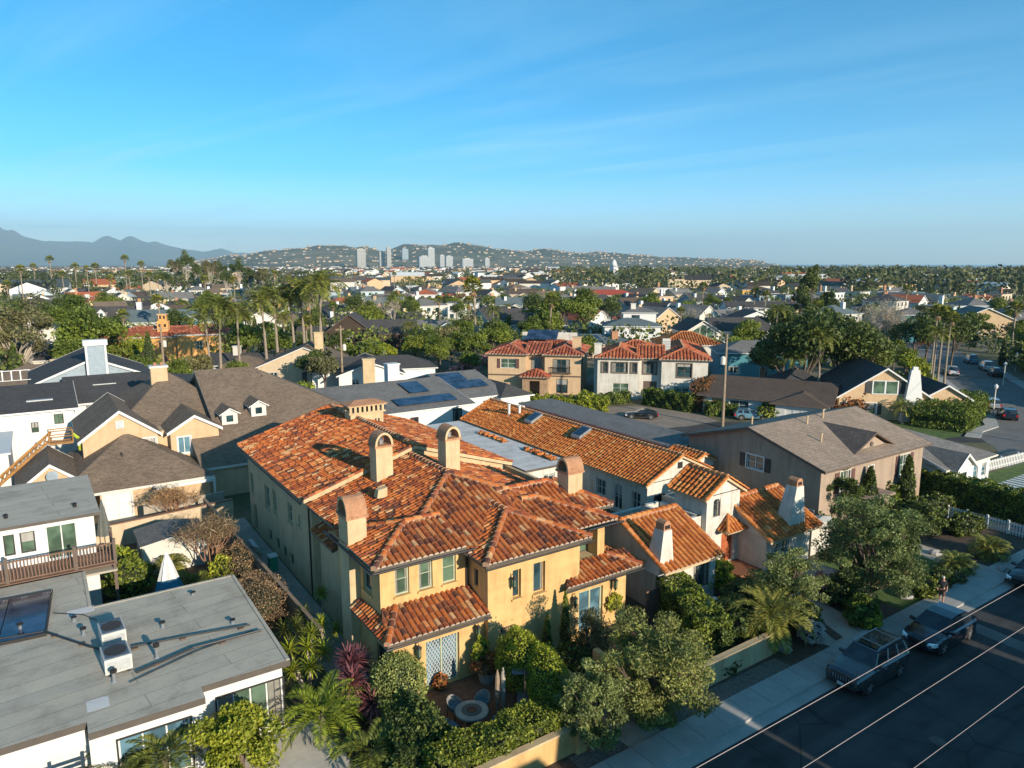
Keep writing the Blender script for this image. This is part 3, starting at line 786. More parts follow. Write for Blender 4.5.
# bay A on the left
A_ = (12.2, 16.9, 29.3, 34.8)
aw = [(.75, 1.5, 4.45, 6.0), (2.0, 2.75, 4.4, 6.0), (3.3, 4.05, 4.4, 6.0)]
boxwalls(W, *A_, 3.4, 6.25, YEL, {'front': aw, 'left': [(3.45, 4.45, 4.3, 5.6)]}, skip=('back', 'right'))
wallrect(W, (16.9, 29.3), (16.9, 30.5), 3.4, 6.25, YEL)
a, b = side(*A_, 'front')
for h_ in aw: fixture(villa, a, b, *h_, nx=1, ny=2, fr=OLIVEFR, glass=GLASSG, dep=.16, sill=YEL, fw=.08)
a, b = side(*A_, 'left'); fixture(villa, a, b, 3.45, 4.45, 4.3, 5.6, nx=1, ny=1, fr=OLIVEFR, glass=GLASS, sill=YEL)
hiproof(11.68, 16.5, 28.68, 34.4, 6.34, .275, 'x', 'hip', 'gable')
# ground floor of bay A with its skirt roof
G_ = (12.1, 17.0, 27.8, 32.2)
boxwalls(W, *G_, 0, 3.2, YEL, {'front': [(1.65, 3.45, .12, 2.55)], 'left': [(2.6, 3.6, .1, 2.3)]}, skip=('back',))
a, b = side(*G_, 'front')
fd = fixture(villa, a, b, 1.65, 3.45, .12, 2.55, kind='door', nx=2, ny=1, fr=OLIVEFR, glass=GLASSB, dep=.2, name='french_door', fw=.1, label='sage framed french door with white lattice panes')
lat = MB(); # diagonal white lattice on the panes
for (c0, c1) in ((13.87, 14.58), (14.72, 15.44)):
    for k in range(-14, 9):
        for sg in (1, -1):
            z_a, z_b = .25, 2.45
            xs = c0+k*.17; pts = []
            # clip line x = xs + sg*(z-z_a)*.6
            p = []
            for i in range(41):
                z = z_a+(z_b-z_a)*i/40; x = (xs if sg > 0 else c0+c1-xs)+sg*(z-z_a)*.6
                if c0 <= x <= c1: p.append((x, z))
            if len(p) > 1:
                (xa, za), (xb, zb) = p[0], p[-1]
                lat.face([(xa-.014, 27.966, za), (xa+.014, 27.966, za), (xb+.014, 27.966, zb), (xb-.014, 27.966, zb)], WHITE)
lat.build('lattice', fd)
fixture(villa, *side(*G_, 'left'), 2.6, 3.6, .1, 2.3, kind='door', nx=1, ny=1, fr=BROWNP, glass=GLASS)
m3 = .33
def skirt(poly_list, caps, name='skirt_roof'):
    m = MB()
    for s in poly_list: slab(m, s, .16, T_PAN, FASCIA); tiles(m, s, T_VILLA, w=.27, r=.115, c=.42)
    for c_ in caps: capline(m, c_[0], c_[1], T_VILLA, r=.14)
    return m.build(name, villa)
skirt([[(11.6, 27.25, 3.32), (17.0, 27.25, 3.32), (17.0, 29.28, 3.99), (12.2+.02, 29.28, 3.99), (12.2, 28.05, 3.59)][:4],
       [(11.6, 31.6, 3.32), (11.6, 27.25, 3.32), (12.2, 28.35, 3.72), (12.18, 31.6, 3.52)]], [((11.6, 27.25, 3.34), (12.9, 29.2, 3.98))])
# bay B
B_ = (17.0, 22.7, 27.5, 34)
bw_ = [(1.45, 1.95, 3.55, 5.05), (2.7, 3.45, 3.45, 5.1)]
boxwalls(W, *B_, 0, 5.75, YEL, {'front': bw_, 'left': [(5.2, 5.6, 4.2, 5.1)]}, skip=('back',))
a, b = side(*B_, 'front')
for h_ in bw_: fixture(villa, a, b, *h_, nx=1, ny=1, fr=YEL, glass=GLASS, dep=.22, fw=.05, sill=YEL)
fixture(villa, *side(*B_, 'left'), 5.2, 5.6, 4.2, 5.1, nx=1, ny=1, fr=BROWNP, glass=GLASS)
hiproof(16.62, 23.15, 27.05, 36.0, 5.92, .345, 'y', 'hip', 'gable')
v = MB(); v.box(17.75, 18.55, 27.44, 27.49, 1.95, 2.2, BROWNP)
for i in range(3): v.box(17.78, 18.52, 27.42, 27.438, 1.98+i*.07, 2.0+i*.07, YEL)
v.build('vent_grille', villa)
# bay C with the upper loggia and its own skirt roof
Cg = (22.7, 26.35, 27.8, 34)
boxwalls(W, *Cg, 0, 3.4, YEL, {'front': [(.25, 1.95, .15, 2.55)]}, skip=('back', 'left'))
a, b = side(*Cg, 'front')
fixture(villa, a, b, .25, 1.95, .15, 2.55, kind='door', nx=2, ny=1, fr=OLIVEFR, glass=GLASSB, dep=.18, name='french_door', fw=.12, label='french door with pale curtains behind the glass')
ms = .33
skirt([[(21.45, 26.98, 3.5), (26.75, 26.98, 3.5), (26.75, 28.45, 3.985), (22.72, 28.45, 3.985)], [(26.76, 26.99, 3.5), (26.76, 31.5, 3.5), (25.35, 31.5, 3.95), (25.35, 28.4, 3.95)]], [((26.75, 26.98, 3.52), (25.4, 28.4, 4.0))])
Cu = (22.7, 25.25, 28.45, 34.5)
boxwalls(W, *Cu, 3.3, 5.95, YEL, {'front': [(.2, 2.05, 4.0, 5.7)]}, skip=('back', 'left'))
a, b = side(*Cu, 'front')
fixture(villa, a, b, .2, 2.05, 4.0, 5.7, nx=3, ny=1, fr=BROWNP, glass=GLASSG, dep=.9, name='loggia_window')
lg = MB(); lg.box(22.9, 24.75, 28.71, 29.32, 3.93, 3.99, CREAM); lg.box(22.83, 22.895, 28.71, 29.32, 4.0, 5.7, YEL); lg.box(24.755, 24.81, 28.71, 29.32, 4.0, 5.7, YEL)
lg.build('loggia_reveal', villa)
hiproof(21.5, 25.8, 28.0, 34.6, 6.06, .30, 'x', 'gable', 'hip')
hiproof(20.6, 27.0, 29.7, 35.3, 6.2, .42, 'x', 'gable', 'hip')
wallrect(W, (25.2, 31), (26.4, 31), 3.3, 6.2, CREAM); wallrect(W, (26.4, 31), (26.4, 40), 0, 6.2, CREAM)
# left side: small lean-to roof over the recessed porch
W.box(12.5, 12.9, 34.9, 38.6, 0, 4.9, CREAM)
skirt([[(12.0, 38.7, 4.95), (12.0, 35.1, 4.95), (12.9, 35.1, 5.35), (12.9, 38.7, 5.35)]], [])
W.build('wall', villa); RF.build('roof', villa)
# gutters and downpipes
g = MB()
for (p, q) in (((11.55, 28.55, 6.17), (11.55, 35.0, 6.17)), ((11.58, 28.58, 6.17), (17.0, 28.58, 6.17)), ((11.86, 40, 6.15), (11.86, 55.2, 6.15)), ((16.55, 26.95, 5.72), (23.2, 26.95, 5.72)), ((23.3, 27.5, 6.1), (25.8, 27.5, 6.1)), ((11.5, 27.15, 3.15), (17.0, 27.15, 3.15)), ((21.4, 26.88, 3.33), (26.8, 26.88, 3.33))):
    g = MB(); g.tube([p, q], .055, IRON, 6); g.build('gutter', villa)
for (x, y, z0, z1) in ((12.42, 40.3, .1, 6.1), (12.8, 38.9, .1, 6.1), (16.82, 29.22, 3.9, 6.15), (26.43, 31.2, 0, 6.1)):
    g = MB(); g.tube([(x, y, z0), (x, y, z1)], .05, IRON, 6); g.build('downpipe', villa)
# chimneys: stucco shaft with a barrel-vaulted cap
def vchim(x0, x1, y0, y1, z0, zt, axis='y', label=None, lowext=None):
    m = MB(); m.box(x0, x1, y0, y1, z0, zt, CREAM)
    e = .09; m.box(x0-e, x1+e, y0-e, y1+e, zt, zt+.12, CHIMCAP)
    o = m.build('chimney', villa, label=label)
    c = MB(); X0, X1, Y0, Y1 = x0-.05, x1+.05, y0-.05, y1+.05; n = 10
    zt += .12
    def ring(r_, q, ht):
        out = []
        for k in range(n+1):
            t = PI*k/n
            if axis == 'y': out.append(((X0+X1)/2-r_*math.cos(t), q, zt+ht*math.sin(t)))
            else: out.append((q, (Y0+Y1)/2-r_*math.cos(t), zt+ht*math.sin(t)))
        return out
    rr = (X1-X0)/2 if axis == 'y' else (Y1-Y0)/2; hh = rr*1.35
    q0, q1 = (Y0, Y1) if axis == 'y' else (X0, X1)
    A, B, A2, B2 = ring(rr, q0, hh), ring(rr, q1, hh), ring(rr-.13, q0, hh-.14), ring(rr-.13, q1, hh-.14)
    for k in range(n):
        c.face([A[k], A[k+1], B[k+1], B[k]], CHIMCAP); c.face([A2[k], B2[k], B2[k+1], A2[k+1]], CHIMCAP)
        c.face([A[k], A2[k], A2[k+1], A[k+1]], CREAM); c.face([B[k], B[k+1], B2[k+1], B2[k]], CREAM)
    c.build('cap', o); f = MB(); f.lathe((X0+X1)/2, (Y0+Y1)/2, [(.16, zt-.02), (.16, zt+.28), (.2, zt+.3)], STEEL, 8); f.build('flue', o)
    return o
vchim(11.65, 12.62, 31.75, 33.0, 0, 7.75, 'x', 'chimney rising up the left outside wall, its vault turned sideways')
vchim(15.85, 16.9, 38.0, 38.95, 6.6, 9.35, 'y', 'chimney standing before the cream rake of the rear wing')
vchim(19.35, 20.3, 35.9, 36.9, 7.6, 9.75, 'y')
vchim(24.7, 25.75, 31.05, 32.1, 6.1, 8.0, 'x', 'right hand chimney beside the white cottage roofs')
# the arcaded chimney house on the rear roof
cu = MB(); cu.box(18.7, 21.3, 49.4, 50.6, 7.2, 9.0, CREAM)
for k in range(8): cu.box(18.62+k*.362, 18.80+k*.362, 49.32, 49.5, 9.1, 9.55, CREAM); cu.box(18.62+k*.362, 18.80+k*.362, 50.5, 50.68, 9.1, 9.55, CREAM)
cu.box(18.55, 21.45, 49.25, 50.75, 9.0, 9.1, CREAM); cu.box(18.9, 21.1, 49.6, 50.4, 9.1, 9.5, IRON)
cu.box(18.5, 21.5, 49.2, 50.8, 9.55, 9.68, CREAM)
S, H, Rd, G = roofdef(18.4, 21.6, 49.1, 50.9, 9.68, .3, 'x'); [slab(cu, s, .04, CHIMCAP, CHIMCAP) for s in S]
for xx in (19.2, 19.5, 20.6, 20.85): cu.box(xx, xx+.14, 49.38, 49.396, 8.1, 8.5, IRON)
cu.build('chimney', villa, label='wide cream chimney house with a row of small arches under its own little roof')
# roof vents
for (x, y, z, s_) in ((14.6, 43.2, 7.05, .2), (13.6, 41.6, 6.75, .16), (15.2, 36.0, 7.3, .3), (14.6, 49.5, 7.05, .16), (15.5, 41.0, 7.3, .14), (13.9, 46.5, 6.8, .13)):
    m = MB(); 
    if s_ < .3: m.lathe(x, y, [(s_*.5, z-.3), (s_*.5, z+.18), (s_*.9, z+.2), (s_*.9, z+.26), (.02, z+.36)], CREAM, 8)
    else: m.hexa([(x-.3, y-.25, z-.2), (x+.3, y-.25, z-.2), (x-.3, y+.25, z-.2), (x+.3, y+.25, z-.2), (x-.2, y-.2, z+.25), (x+.35, y-.2, z+.35), (x-.2, y+.2, z+.25), (x+.35, y+.2, z+.35)], CREAM)
    m.build('roof_vent', villa)
# wall lanterns on the villa
def lantern(x, y, z, s=1.0):
    m = MB(); m.tube([(x, y+.02, z+.25*s), (x, y-.16*s, z+.42*s), (x, y-.22*s, z+.3*s)], .018, IRON, 5)
    m.lathe(x, y-.22*s, [(.02, z+.32*s), (.13*s, z+.2*s), (.10*s, z+.18*s)], IRON, 6); m.lathe(x, y-.22*s, [(.09*s, z-.14*s), (.05*s, z-.2*s), (.015, z-.28*s)], IRON, 6)
    for k in range(6):
        t = PI/3*k; m.tube([(x+.09*s*math.cos(t), y-.22*s+.09*s*math.sin(t), z-.14*s), (x+.1*s*math.cos(t), y-.22*s+.1*s*math.sin(t), z+.19*s)], .01, IRON, 4)
    o = m.build('wall_lantern', villa); g_ = MB(); g_.lathe(x, y-.22*s, [(.07*s, z-.13*s), (.08*s, z+.17*s)], GLASSG, 6); g_.build('lamp_glass', o)
lantern(13.25, 27.8, 2.3, 1.3); lantern(16.45, 27.8, 2.35, 1.3); lantern(18.35, 27.5, 4.5, 1.2); lantern(22.25, 27.5, 2.4, 1.2); lantern(25.3, 27.8, 2.5, 1.3)
# ================================================================ FLAT ROOFED WHITE HOUSE, bottom left
fl = thing('flat_roof_house', 'low white house with a big grey flat roof in the bottom left corner', 'house', (0, 33, 0), world=True)
W = MB(); Rr = MB()
def flatslab(poly, z0, z1, top, edge):
    Rr.face([(x, y, z1) for x, y in poly], top, .5, [(x*.98+y*.12, y-x*.12) for x, y in poly]); Rr.face([(x, y, z0) for x, y in reversed(poly)], edge)
    for i in range(len(poly)):
        p, q = poly[i], poly[(i+1) % len(poly)]; Rr.face([(*p, z0), (*q, z0), (*q, z1), (*p, z1)], edge)
flatslab([(-9, 28.55), (.2, 28.55), (.2, 27.75), (4.15, 27.75), (4.15, 28.6), (7.7, 28.6), (7.7, 38.75), (1.0, 38.75), (1.0, 43.8), (-9, 43.8)], 3.02, 3.3, ROLL, FASCIA)
for (p, q) in (((7.62, 28.62), (7.62, 38.7)), ((1.0, 38.67), (7.6, 38.67)), ((.92, 38.8), (.92, 43.7))):
    d = V((q[0]-p[0], q[1]-p[1], 0)); 
    Rr.obox((p[0]-.08 if d.x == 0 else p[0], p[1]-.08 if d.y == 0 else p[1], 3.3), d, (V((.16, 0, 0)) if d.x == 0 else V((0, .16, 0))), (0, 0, .035), ROLL)
hf = [(.65, 3.35, .2, 2.35)]
wallrect(W, (4.1, 29.0), (7.35, 29.0), 0, 3.02, WHITE, hf)
wallrect(W, (7.35, 29.0), (7.35, 38.4), 0, 3.02, WHITE, [(1.2, 2.4, .9, 2.1), (5, 6.4, .9, 2.1)])
wallrect(W, (7.35, 38.4), (-9, 38.4), 0, 3.02, WHITE); wallrect(W, (.6, 38.4), (.6, 43.5), 0, 3.02, WHITE)
wallrect(W, (-9, 29.4), (.2, 29.4), 0, 3.02, WHITE); wallrect(W, (.2, 29.4), (.2, 28.2), 0, 3.02, WHITE)
wallrect(W, (.2, 28.2), (4.1, 28.2), 0, 3.02, WHITE, [(.9, 3.4, .2, 2.4)]); wallrect(W, (4.1, 28.2), (4.1, 29), 0, 3.02, WHITE)
W.box(-9, .1, 28.62, 28.9, 2.35, 3.01, WHITE)
W.build('wall', fl); 
fixture(fl, (4.1, 29.0), (7.35, 29.0), *hf[0], nx=4, ny=1, fr=WHITE, glass=GLASSG, dep=.12, trim=(IRON, .06), name='window')
fixture(fl, (7.35, 29.0), (7.35, 38.4), 1.2, 2.4, .9, 2.1); fixture(fl, (7.35, 29.0), (7.35, 38.4), 5, 6.4, .9, 2.1)
fixture(fl, (.2, 28.2), (4.1, 28.2), .9, 3.4, .2, 2.4, kind='door', nx=3, ny=1, fr=WHITE, glass=GLASSB, trim=(IRON, .06), name='sliding_door')
Rr.build('roof', fl)
m = MB(); m.box(.25, 1.0, 29.15, 30.0, 3.302, 3.312, ROLLW); m.build('roof_patch', fl)
m = MB(); m.box(-.05, 1.1, 38.2, 38.9, 3.306, 3.316, ROLLW); m.build('roof_patch', fl)
# rooftop condensers, pipes, vents, skylight on the flat roof
def condenser(x0, y0, w, d, h, rz, name='air_conditioner', lab=''):
    t = thing(name, lab, 'air conditioner', (x0, y0, 3.32), rz, 'condensers on the flat roof'); m = MB()
    m.box(-w/2, w/2, -d/2, d/2, .08, h, OFFW); m.box(-w/2+.1, -w/2+.2, -d/2, d/2, 0, .08, IRON); m.box(w/2-.2, w/2-.1, -d/2, d/2, 0, .08, IRON); m.build('casing', t)
    m = MB(); m.lathe(0, 0, [(min(w, d)*.42, h+.002), (min(w, d)*.42, h+.05)], IRON, 16)
    for i in range(9): m.box(-w*.44, w*.44, -d*.44+i*d*.11-.01, -d*.44+i*d*.11+.01, h+.05, h+.065, IRON)
    m.box(-w/2+.03, w/2-.03, -d/2+.03, d/2-.03, h, h+.008, GREYSID); m.build('fan_grille', t)
    m = MB()
    for i in range(10): m.box(-w/2+.06, w/2-.06, -d/2-.012, -d/2-.003, .15+i*(h-.25)/10, .17+i*(h-.25)/10, GREYSID)
    m.build('louvre', t); return t
condenser(1.55, 34.5, .95, 1.35, .72, R(3), lab='rear one of the two boxy condensers on the grey flat roof')
condenser(1.5, 32.1, 1.0, 1.35, .72, R(3), lab='nearer one of the two boxy condensers on the grey flat roof')
t = thing('roof_pipe_run', 'long dark conduit lying across the grey flat roof on small blocks', 'pipe', (4, 32, 3.3), world=True); m = MB()
m.tube([(-4, 37.6, 3.42), (-1.0, 37.0, 3.42), (.6, 34.4, 3.42), (1.2, 33.6, 3.42)], .045, IRON, 6)
m.tube([(2.2, 33.3, 3.42), (4.6, 32.9, 3.42), (7.0, 32.4, 3.42)], .04, IRON, 6); m.tube([(2.1, 31.0, 3.4), (4.4, 31.7, 3.42), (7.3, 31.6, 3.42)], .05, IRON, 6)
m.tube([(1.8, 30.4, 3.37), (4.4, 31.4, 3.37), (7.0, 31.9, 3.37)], .02, IRON, 5); m.tube([(-.6, 39.0, 3.35), (.6, 38.0, 3.35), (1.1, 37.0, 3.35)], .02, IRON, 5)
m.build('conduit', t); 
for (x, y) in ((-2.2, 37.4), (-.6, 36.4), (.4, 34.9), (2.3, 33.2), (4.2, 32.95), (2.9, 31.3), (5.6, 31.6), (6.6, 32.45)):
    m = MB(); m.box(x-.12, x+.12, y-.1, y+.1, 3.305, 3.39, BROWNP); m.build('support_block', t)
for i, (x, y, hh, lab) in enumerate(((-1.9, 37.9, .45, 'short dark roof vent beside the skylight panel'), (3.0, 31.9, .75, 'tall galvanised vent with a dark cowl beside the nearer condenser'), (1.3, 30.9, .6, 'dark cowled vent cluster in front of the nearer condenser'), (.5, 35.9, .4, 'thin vent pipe left of the rear condenser'), (3.6, 34.6, .35, 'small slanted vent right of the rear condenser'), (.2, 37.6, .28, 'low stub vent behind the condensers'), (6.4, 33.2, .25, 'low stub vent near the right edge of the flat roof'), (5.4, 37.4, .2, 'small stub at the rear right of the flat roof'))):
    m = MB(); m.lathe(0, 0, [(.14, 0), (.07, .06), (.07, hh*.7)], STEEL, 8); m.lathe(0, 0, [(.13, hh*.7), (.13, hh*.9), (.02, hh)], IRON, 8)
    single(m, 'roof_vent', lab, 'vent', (x, y, 3.305))
t = thing('roof_skylight', 'dark blue glazed panel lying on the grey flat roof at the left edge', 'skylight', (-2, 39, 3.3), R(-4), world=True)
m = MB()
for i in range(2): m.box(-4.3+i*1.75, -2.6+i*1.75, 36.9, 41.8, 3.36, 3.42, SOLAR)
m.build('panel', t); m = MB(); m.box(-4.4, -.75, 36.8, 36.9, 3.3, 3.45, IRON); m.box(-4.4, -.75, 41.8, 41.9, 3.3, 3.45, IRON); m.box(-.83, -.75, 36.9, 41.8, 3.3, 3.45, IRON); m.box(-4.4, -4.3, 36.9, 41.8, 3.3, 3.45, IRON); m.build('frame', t)
# slatted wooden fence below the flat roof's front
t = thing('slat_fence', 'brown fence of horizontal boards under the flat roof at the bottom left corner', 'fence', (-3, 28, 0), world=True); m = MB()
for i in range(9): m.box(-8, .2, 27.2, 27.24, .25+i*.22, .40+i*.22, WOODB)
m.build('slat_panel', t)
for x in (-6.5, -4.6, -2.8, -.9, .15): m = MB(); m.box(x-.06, x+.06, 27.24, 27.36, 0, 2.3, BROWNP); m.build('post', t)
# ================================================================ WHITE DECK HOUSE behind it
dk = thing('deck_house', 'white house with grey rolled roof and brown railed deck, left edge above the flat roof', 'house', (-2, 48, 0), world=True)
W = MB(); Rr = MB()
flatslab([(-9, 45.5), (2.05, 45.5), (1.95, 54.3), (-9, 54.3)], 5.82, 6.0, ROLL, FASCIA)
dh = [(1.6+2.1, 5.1+.7, 3.35, 5.35)]
wallrect(W, (-6, 46.3), (1.75, 46.3), 0, 5.83, WHITE, [(.6, 1.6, 4.3, 5.3), (2.0, 3.0, 4.3, 5.35), (3.4, 3.9, 4.1, 5.3), (4.15, 4.85, 4.1, 5.3), (5.35, 7.0-.15, 3.4, 5.4)])
for h_ in ((.6, 1.6, 4.3, 5.3), (2.0, 3.0, 4.3, 5.35), (3.4, 3.9, 4.1, 5.3), (4.15, 4.85, 4.1, 5.3)): fixture(dk, (-6, 46.3), (1.75, 46.3), *h_, nx=1, ny=1, fr=IRON, glass=GLASSG)
fixture(dk, (-6, 46.3), (1.75, 46.3), 5.35, 6.85, 3.4, 5.4, kind='door', nx=2, ny=1, fr=WHITE, glass=GLASSG, name='sliding_door')
wallrect(W, (1.75, 46.3), (1.75, 54), 0, 5.83, WHITE); wallrect(W, (1.75, 54), (-6, 54), 0, 5.83, WHITE)
W.box(-9, 2.55, 43.9, 46.28, 2.9, 3.02, CONCD); W.build('wall', dk); Rr.build('roof', dk)
m = MB(); m.box(-9, 2.6, 43.95, 46.28, 3.31, 3.36, WOODB); m.build('deck_floor', dk)
m = MB(); 
def rail(m, p, q, z0, z1, mat, sp=.16, bw=.05):
    p = V(p); q = V(q); d = q-p; L = d.length; d.normalize(); n = V((-d.y, d.x, 0))
    m.obox(p+V((0, 0, z1-.07)), d*L, n*.1, V((0, 0, .07)), mat); m.obox(p+V((0, 0, z0+.08)), d*L, n*.06, V((0, 0, .06)), mat)
    for i in range(int(L/sp)): m.obox(p+d*(i*sp+.05)+n*.01+V((0, 0, z0+.1)), d*bw, n*.04, V((0, 0, z1-z0-.15)), mat)
rail(m, (-9, 44.05, 0), (2.5, 44.05, 0), 3.36, 4.55, WOODB); rail(m, (2.5, 44.05, 0), (2.5, 46.2, 0), 3.36, 4.55, WOODB)
for x, y in ((-5.8, 44.1), (-2.5, 44.1), (.6, 44.1), (2.5, 44.1), (2.5, 46.1)): m.box(x-.08, x+.08, y-.08, y+.08, 3.3, 4.75, BROWNP)
m.build('railing', dk)
for x, y in ((2.45, 44.1),): m = MB(); m.box(x-.08, x+.08, y-.08, y+.08, 0, 3.3, BROWNP); m.build('post', dk)
for (x, y) in ((.9, 47.3), (-2.4, 47.2)):
    m = MB(); m.lathe(x, y, [(.1, 6.0), (.1, 6.18), (.15, 6.2), (.02, 6.28)], IRON, 8); m.build('roof_vent', dk)
# closed grey parasol on the deck and the blue-white garden umbrella
def parasol(name, label, x, y, z, h, rr, m1, m2=None, closed=True):
    t = thing(name, label, 'umbrella', (x, y, z)); m = MB(); m.tube([(0, 0, 0), (0, 0, h)], .03, IRON, 6); m.build('pole', t)
    m = MB(); n = 8; prof = [(rr, h*.42), (rr*.8, h*.55), (rr*.45, h*.8), (.04, h)] if closed else [(rr, h*.35), (rr*.72, h*.55), (rr*.35, h*.82), (.03, h)]
    for i in range(3):
        (r0, z0), (r1, z1) = prof[i], prof[i+1]
        for k in range(n*2):
            f0 = 1 if k % 2 == 0 else .8; f1 = .8 if k % 2 == 0 else 1
            a0, a1 = PI*k/n, PI*(k+1)/n
            m.face([(r0*f0*math.cos(a0), r0*f0*math.sin(a0), z0), (r0*f1*math.cos(a1), r0*f1*math.sin(a1), z0), (r1*f1*math.cos(a1), r1*f1*math.sin(a1), z1), (r1*f0*math.cos(a0), r1*f0*math.sin(a0), z1)], (m2 if (m2 and i == 0) else m1))
    m.build('canopy', t); return t
parasol('patio_umbrella', 'closed dark grey parasol rising behind the brown deck railing', *at(107, 560), 0, 4.3, .45, plain('grey_canvas', (.12, .13, .12), .9))
parasol('patio_umbrella', 'folded white and blue garden umbrella behind the rear edge of the grey flat roof', 5.0, 43.2, 0, 3.7, .8, WHITE, plain('blue_canvas', (.03, .22, .36), .8), False)
# garden shed with grey roof
t = thing('garden_shed', 'small pale shed with a low grey roof behind the garden umbrella', 'shed', (6, 50.6, 0), world=True)
W = MB(); Rr = MB(); boxwalls(W, 4.35, 8.2, 49.2, 52.6, 0, 2.05, OFFW, {'left': [(1, 2, .1, 1.9)]}); roof(Rr, W, 4.35, 8.2, 49.2, 52.6, 2.05, .16, 'y', 'gable', 'gable', ov=.15, gov=.15, t=.08, mat=SH_GREY, fmat=OFFW, wmat=OFFW)
fixture(t, (4.35, 52.6), (4.35, 49.2), 1, 2, .1, 1.9, kind='door', nx=1, ny=1, fr=IRON, glass=BROWNP); W.build('wall', t); Rr.build('roof', t)
# ================================================================ TAN HOUSE with brown shingles
tn = thing('tan_shingle_house', 'big tan stucco house with brown shingle roofs and white trim, left of the villa', 'house', (8, 70, 0), world=True)
W = MB(); Rr = MB(); K = dict(mat=SH_BROWN, fmat=OFFW, t=.2)
T1 = (2.3, 8.0, 68.0, 78)
h1 = [(3.9-2.3+.3, 3.9-2.3+1.2, 3.0, 4.6)]
boxwalls(W, *T1, 0, 5.4, TAN, {'front': [(4.5, 5.55, 3.3, 5.0)]}); roof(Rr, W, *T1, 5.4, .95/1.0*.78, 'y', 'gable', 'gable', ov=.35, gov=.3, wmat=TAN, rake=WHITE, **K)
fixture(tn, *side(*T1, 'front'), 4.5, 5.55, 3.3, 5.0, nx=2, ny=1, fr=WHITE, glass=GLASSB, trim=(WHITE, .09), shut=None)
vv = MB(); vv.box(4.85, 5.45, 67.9, 67.995, 6.15, 6.8, WHITE)
for i in range(6): vv.box(4.9, 5.4, 67.88, 67.9, 6.2+i*.1, 6.25+i*.1, GREYSID)
vv.build('gable_vent', tn)
T2 = (8.9, 12.9, 67.2, 76)
boxwalls(W, *T2, 0, 5.4, TAN, {'front': [(.55, 1.6, 3.4, 4.9)]}); roof(Rr, W, *T2, 5.4, .6, 'y', 'gable', 'gable', ov=.3, gov=.3, wmat=TAN, rake=WHITE, **K)
fixture(tn, *side(*T2, 'front'), .55, 1.6, 3.4, 4.9, nx=2, ny=1, fr=WHITE, glass=GLASSB, trim=(WHITE, .09))
W.box(8.0, 8.9, 68.4, 76, 0, 5.4, TAN)
T0 = (5.0, 16.0, 71, 86.0)
boxwalls(W, *T0, 0, 5.35, TAN); roof(Rr, W, *T0, 5.35, .5, 'x', 'hip', 'hip', ov=.4, wmat=TAN, **K)
T0b = (13.2, 28.5, 66.6, 87.0)
boxwalls(W, *T0b, 0, 4.1, TAN); roof(Rr, W, *T0b, 4.1, .5, 'x', 'gable', 'hip', ov=.4, wmat=TAN, **K)
# lower wings
T3 = (1.6, 10.9, 62.0, 69.9)
boxwalls(W, 2.9, 10.9, 62.0, 67.9, 0, 2.55, TAN, {'front': [(.2, 2.15, .05, 2.15), (3.3, 4.2, .05, 2.0)]}, skip=('back',))
fixture(tn, (2.9, 62.0), (10.9, 62.0), .2, 2.15, .05, 2.15, kind='garage_door', nx=2, ny=5, fr=OFFW, glass=WHITE, dep=.14, trim=(WHITE, .1), name='garage_door')
fixture(tn, (2.9, 62.0), (10.9, 62.0), 3.3, 4.2, .05, 2.0, kind='door', nx=1, ny=1, fr=WHITE, glass=TANL, dep=.1)
S, H, Rd, G = roofdef(2.4, 11.4, 61.5, 75.2, 2.6, .45, 'x', 'gable', 'hip')
roof(Rr, W, .2, 10.9, 62.0, 74.5, 2.55, .47, 'x', 'hip', 'hip', ov=.4, wmat=TAN, **K)
boxwalls(W, -2.2, 1.9, 63.6, 68, 0, 3.1, TAN); roof(Rr, W, -2.2, 1.9, 63.6, 70, 3.1, .78, 'y', 'gable', 'gable', ov=.35, gov=.3, wmat=TAN, rake=WHITE, **K)
roof(Rr, W, 10.9, 17, 63.5, 72, 2.75, .45, 'x', 'gable', 'hip', ov=.35, wmat=TAN, **K); W.box(10.9, 17, 63.5, 72, 0, 2.75, TAN)
W.build('wall', tn); Rr.build('roof', tn)
p = MB(); p.box(6.6, 11.2, 61.0, 61.12, 2.25, 2.5, WHITE); p.box(11.05, 11.2, 61.0, 61.15, 0, 2.25, WHITE); p.box(6.6, 6.75, 61.0, 62, 2.25, 2.45, WHITE); p.build('pergola_beam', tn)
m = MB(); m.lathe(.1, 63.2, [(.05, 3.2), (.05, 3.9)], STEEL, 6); m.tube([(.1, 63.2, 3.9), (-.05, 62.9, 4.1)], .03, STEEL, 5)
m.face([(-.05+.42*math.cos(PI*k/6), 62.85+.05*math.sin(PI*k/3), 4.05+.42*math.sin(PI*k/6)) for k in range(12)], GREYSID); m.build('satellite_dish', tn)
for (x, y, z) in ((14.2, 69.4, 6.25), (17.0, 70.0, 6.6)):   # little white dormers
    d = MB(); d.box(x-.7, x+.7, y-.9, y+1.6, z-1.0, z, OFFW); S, H, Rd, G = roofdef(x-.95, x+.95, y-1.15, y+2.6, z, .6, 'y', 'gable', 'gable')
    for s in S: slab(d, s, .1, SH_BROWN, WHITE)
    d.face([(x-.7, y-.9, z), (x+.7, y-.9, z), (x, y-.9, z+.45)], OFFW); o = d.build('dormer', tn); d = MB(); d.box(x-.3, x+.3, y-.94, y-.905, z-.75, z-.15, GLASS); d.build('pane', o)
m = MB(); m.box(8.9, 10.4, 77.0, 78.2, 7, 9.9, TAN); m.box(8.8, 10.5, 76.9, 78.3, 9.9, 10.1, OFFW); m.lathe(9.4, 77.6, [(.16, 10.1), (.16, 10.4)], CHIMCAP, 8); m.lathe(10.0, 77.6, [(.16, 10.1), (.16, 10.4)], CHIMCAP, 8); m.build('chimney', tn)
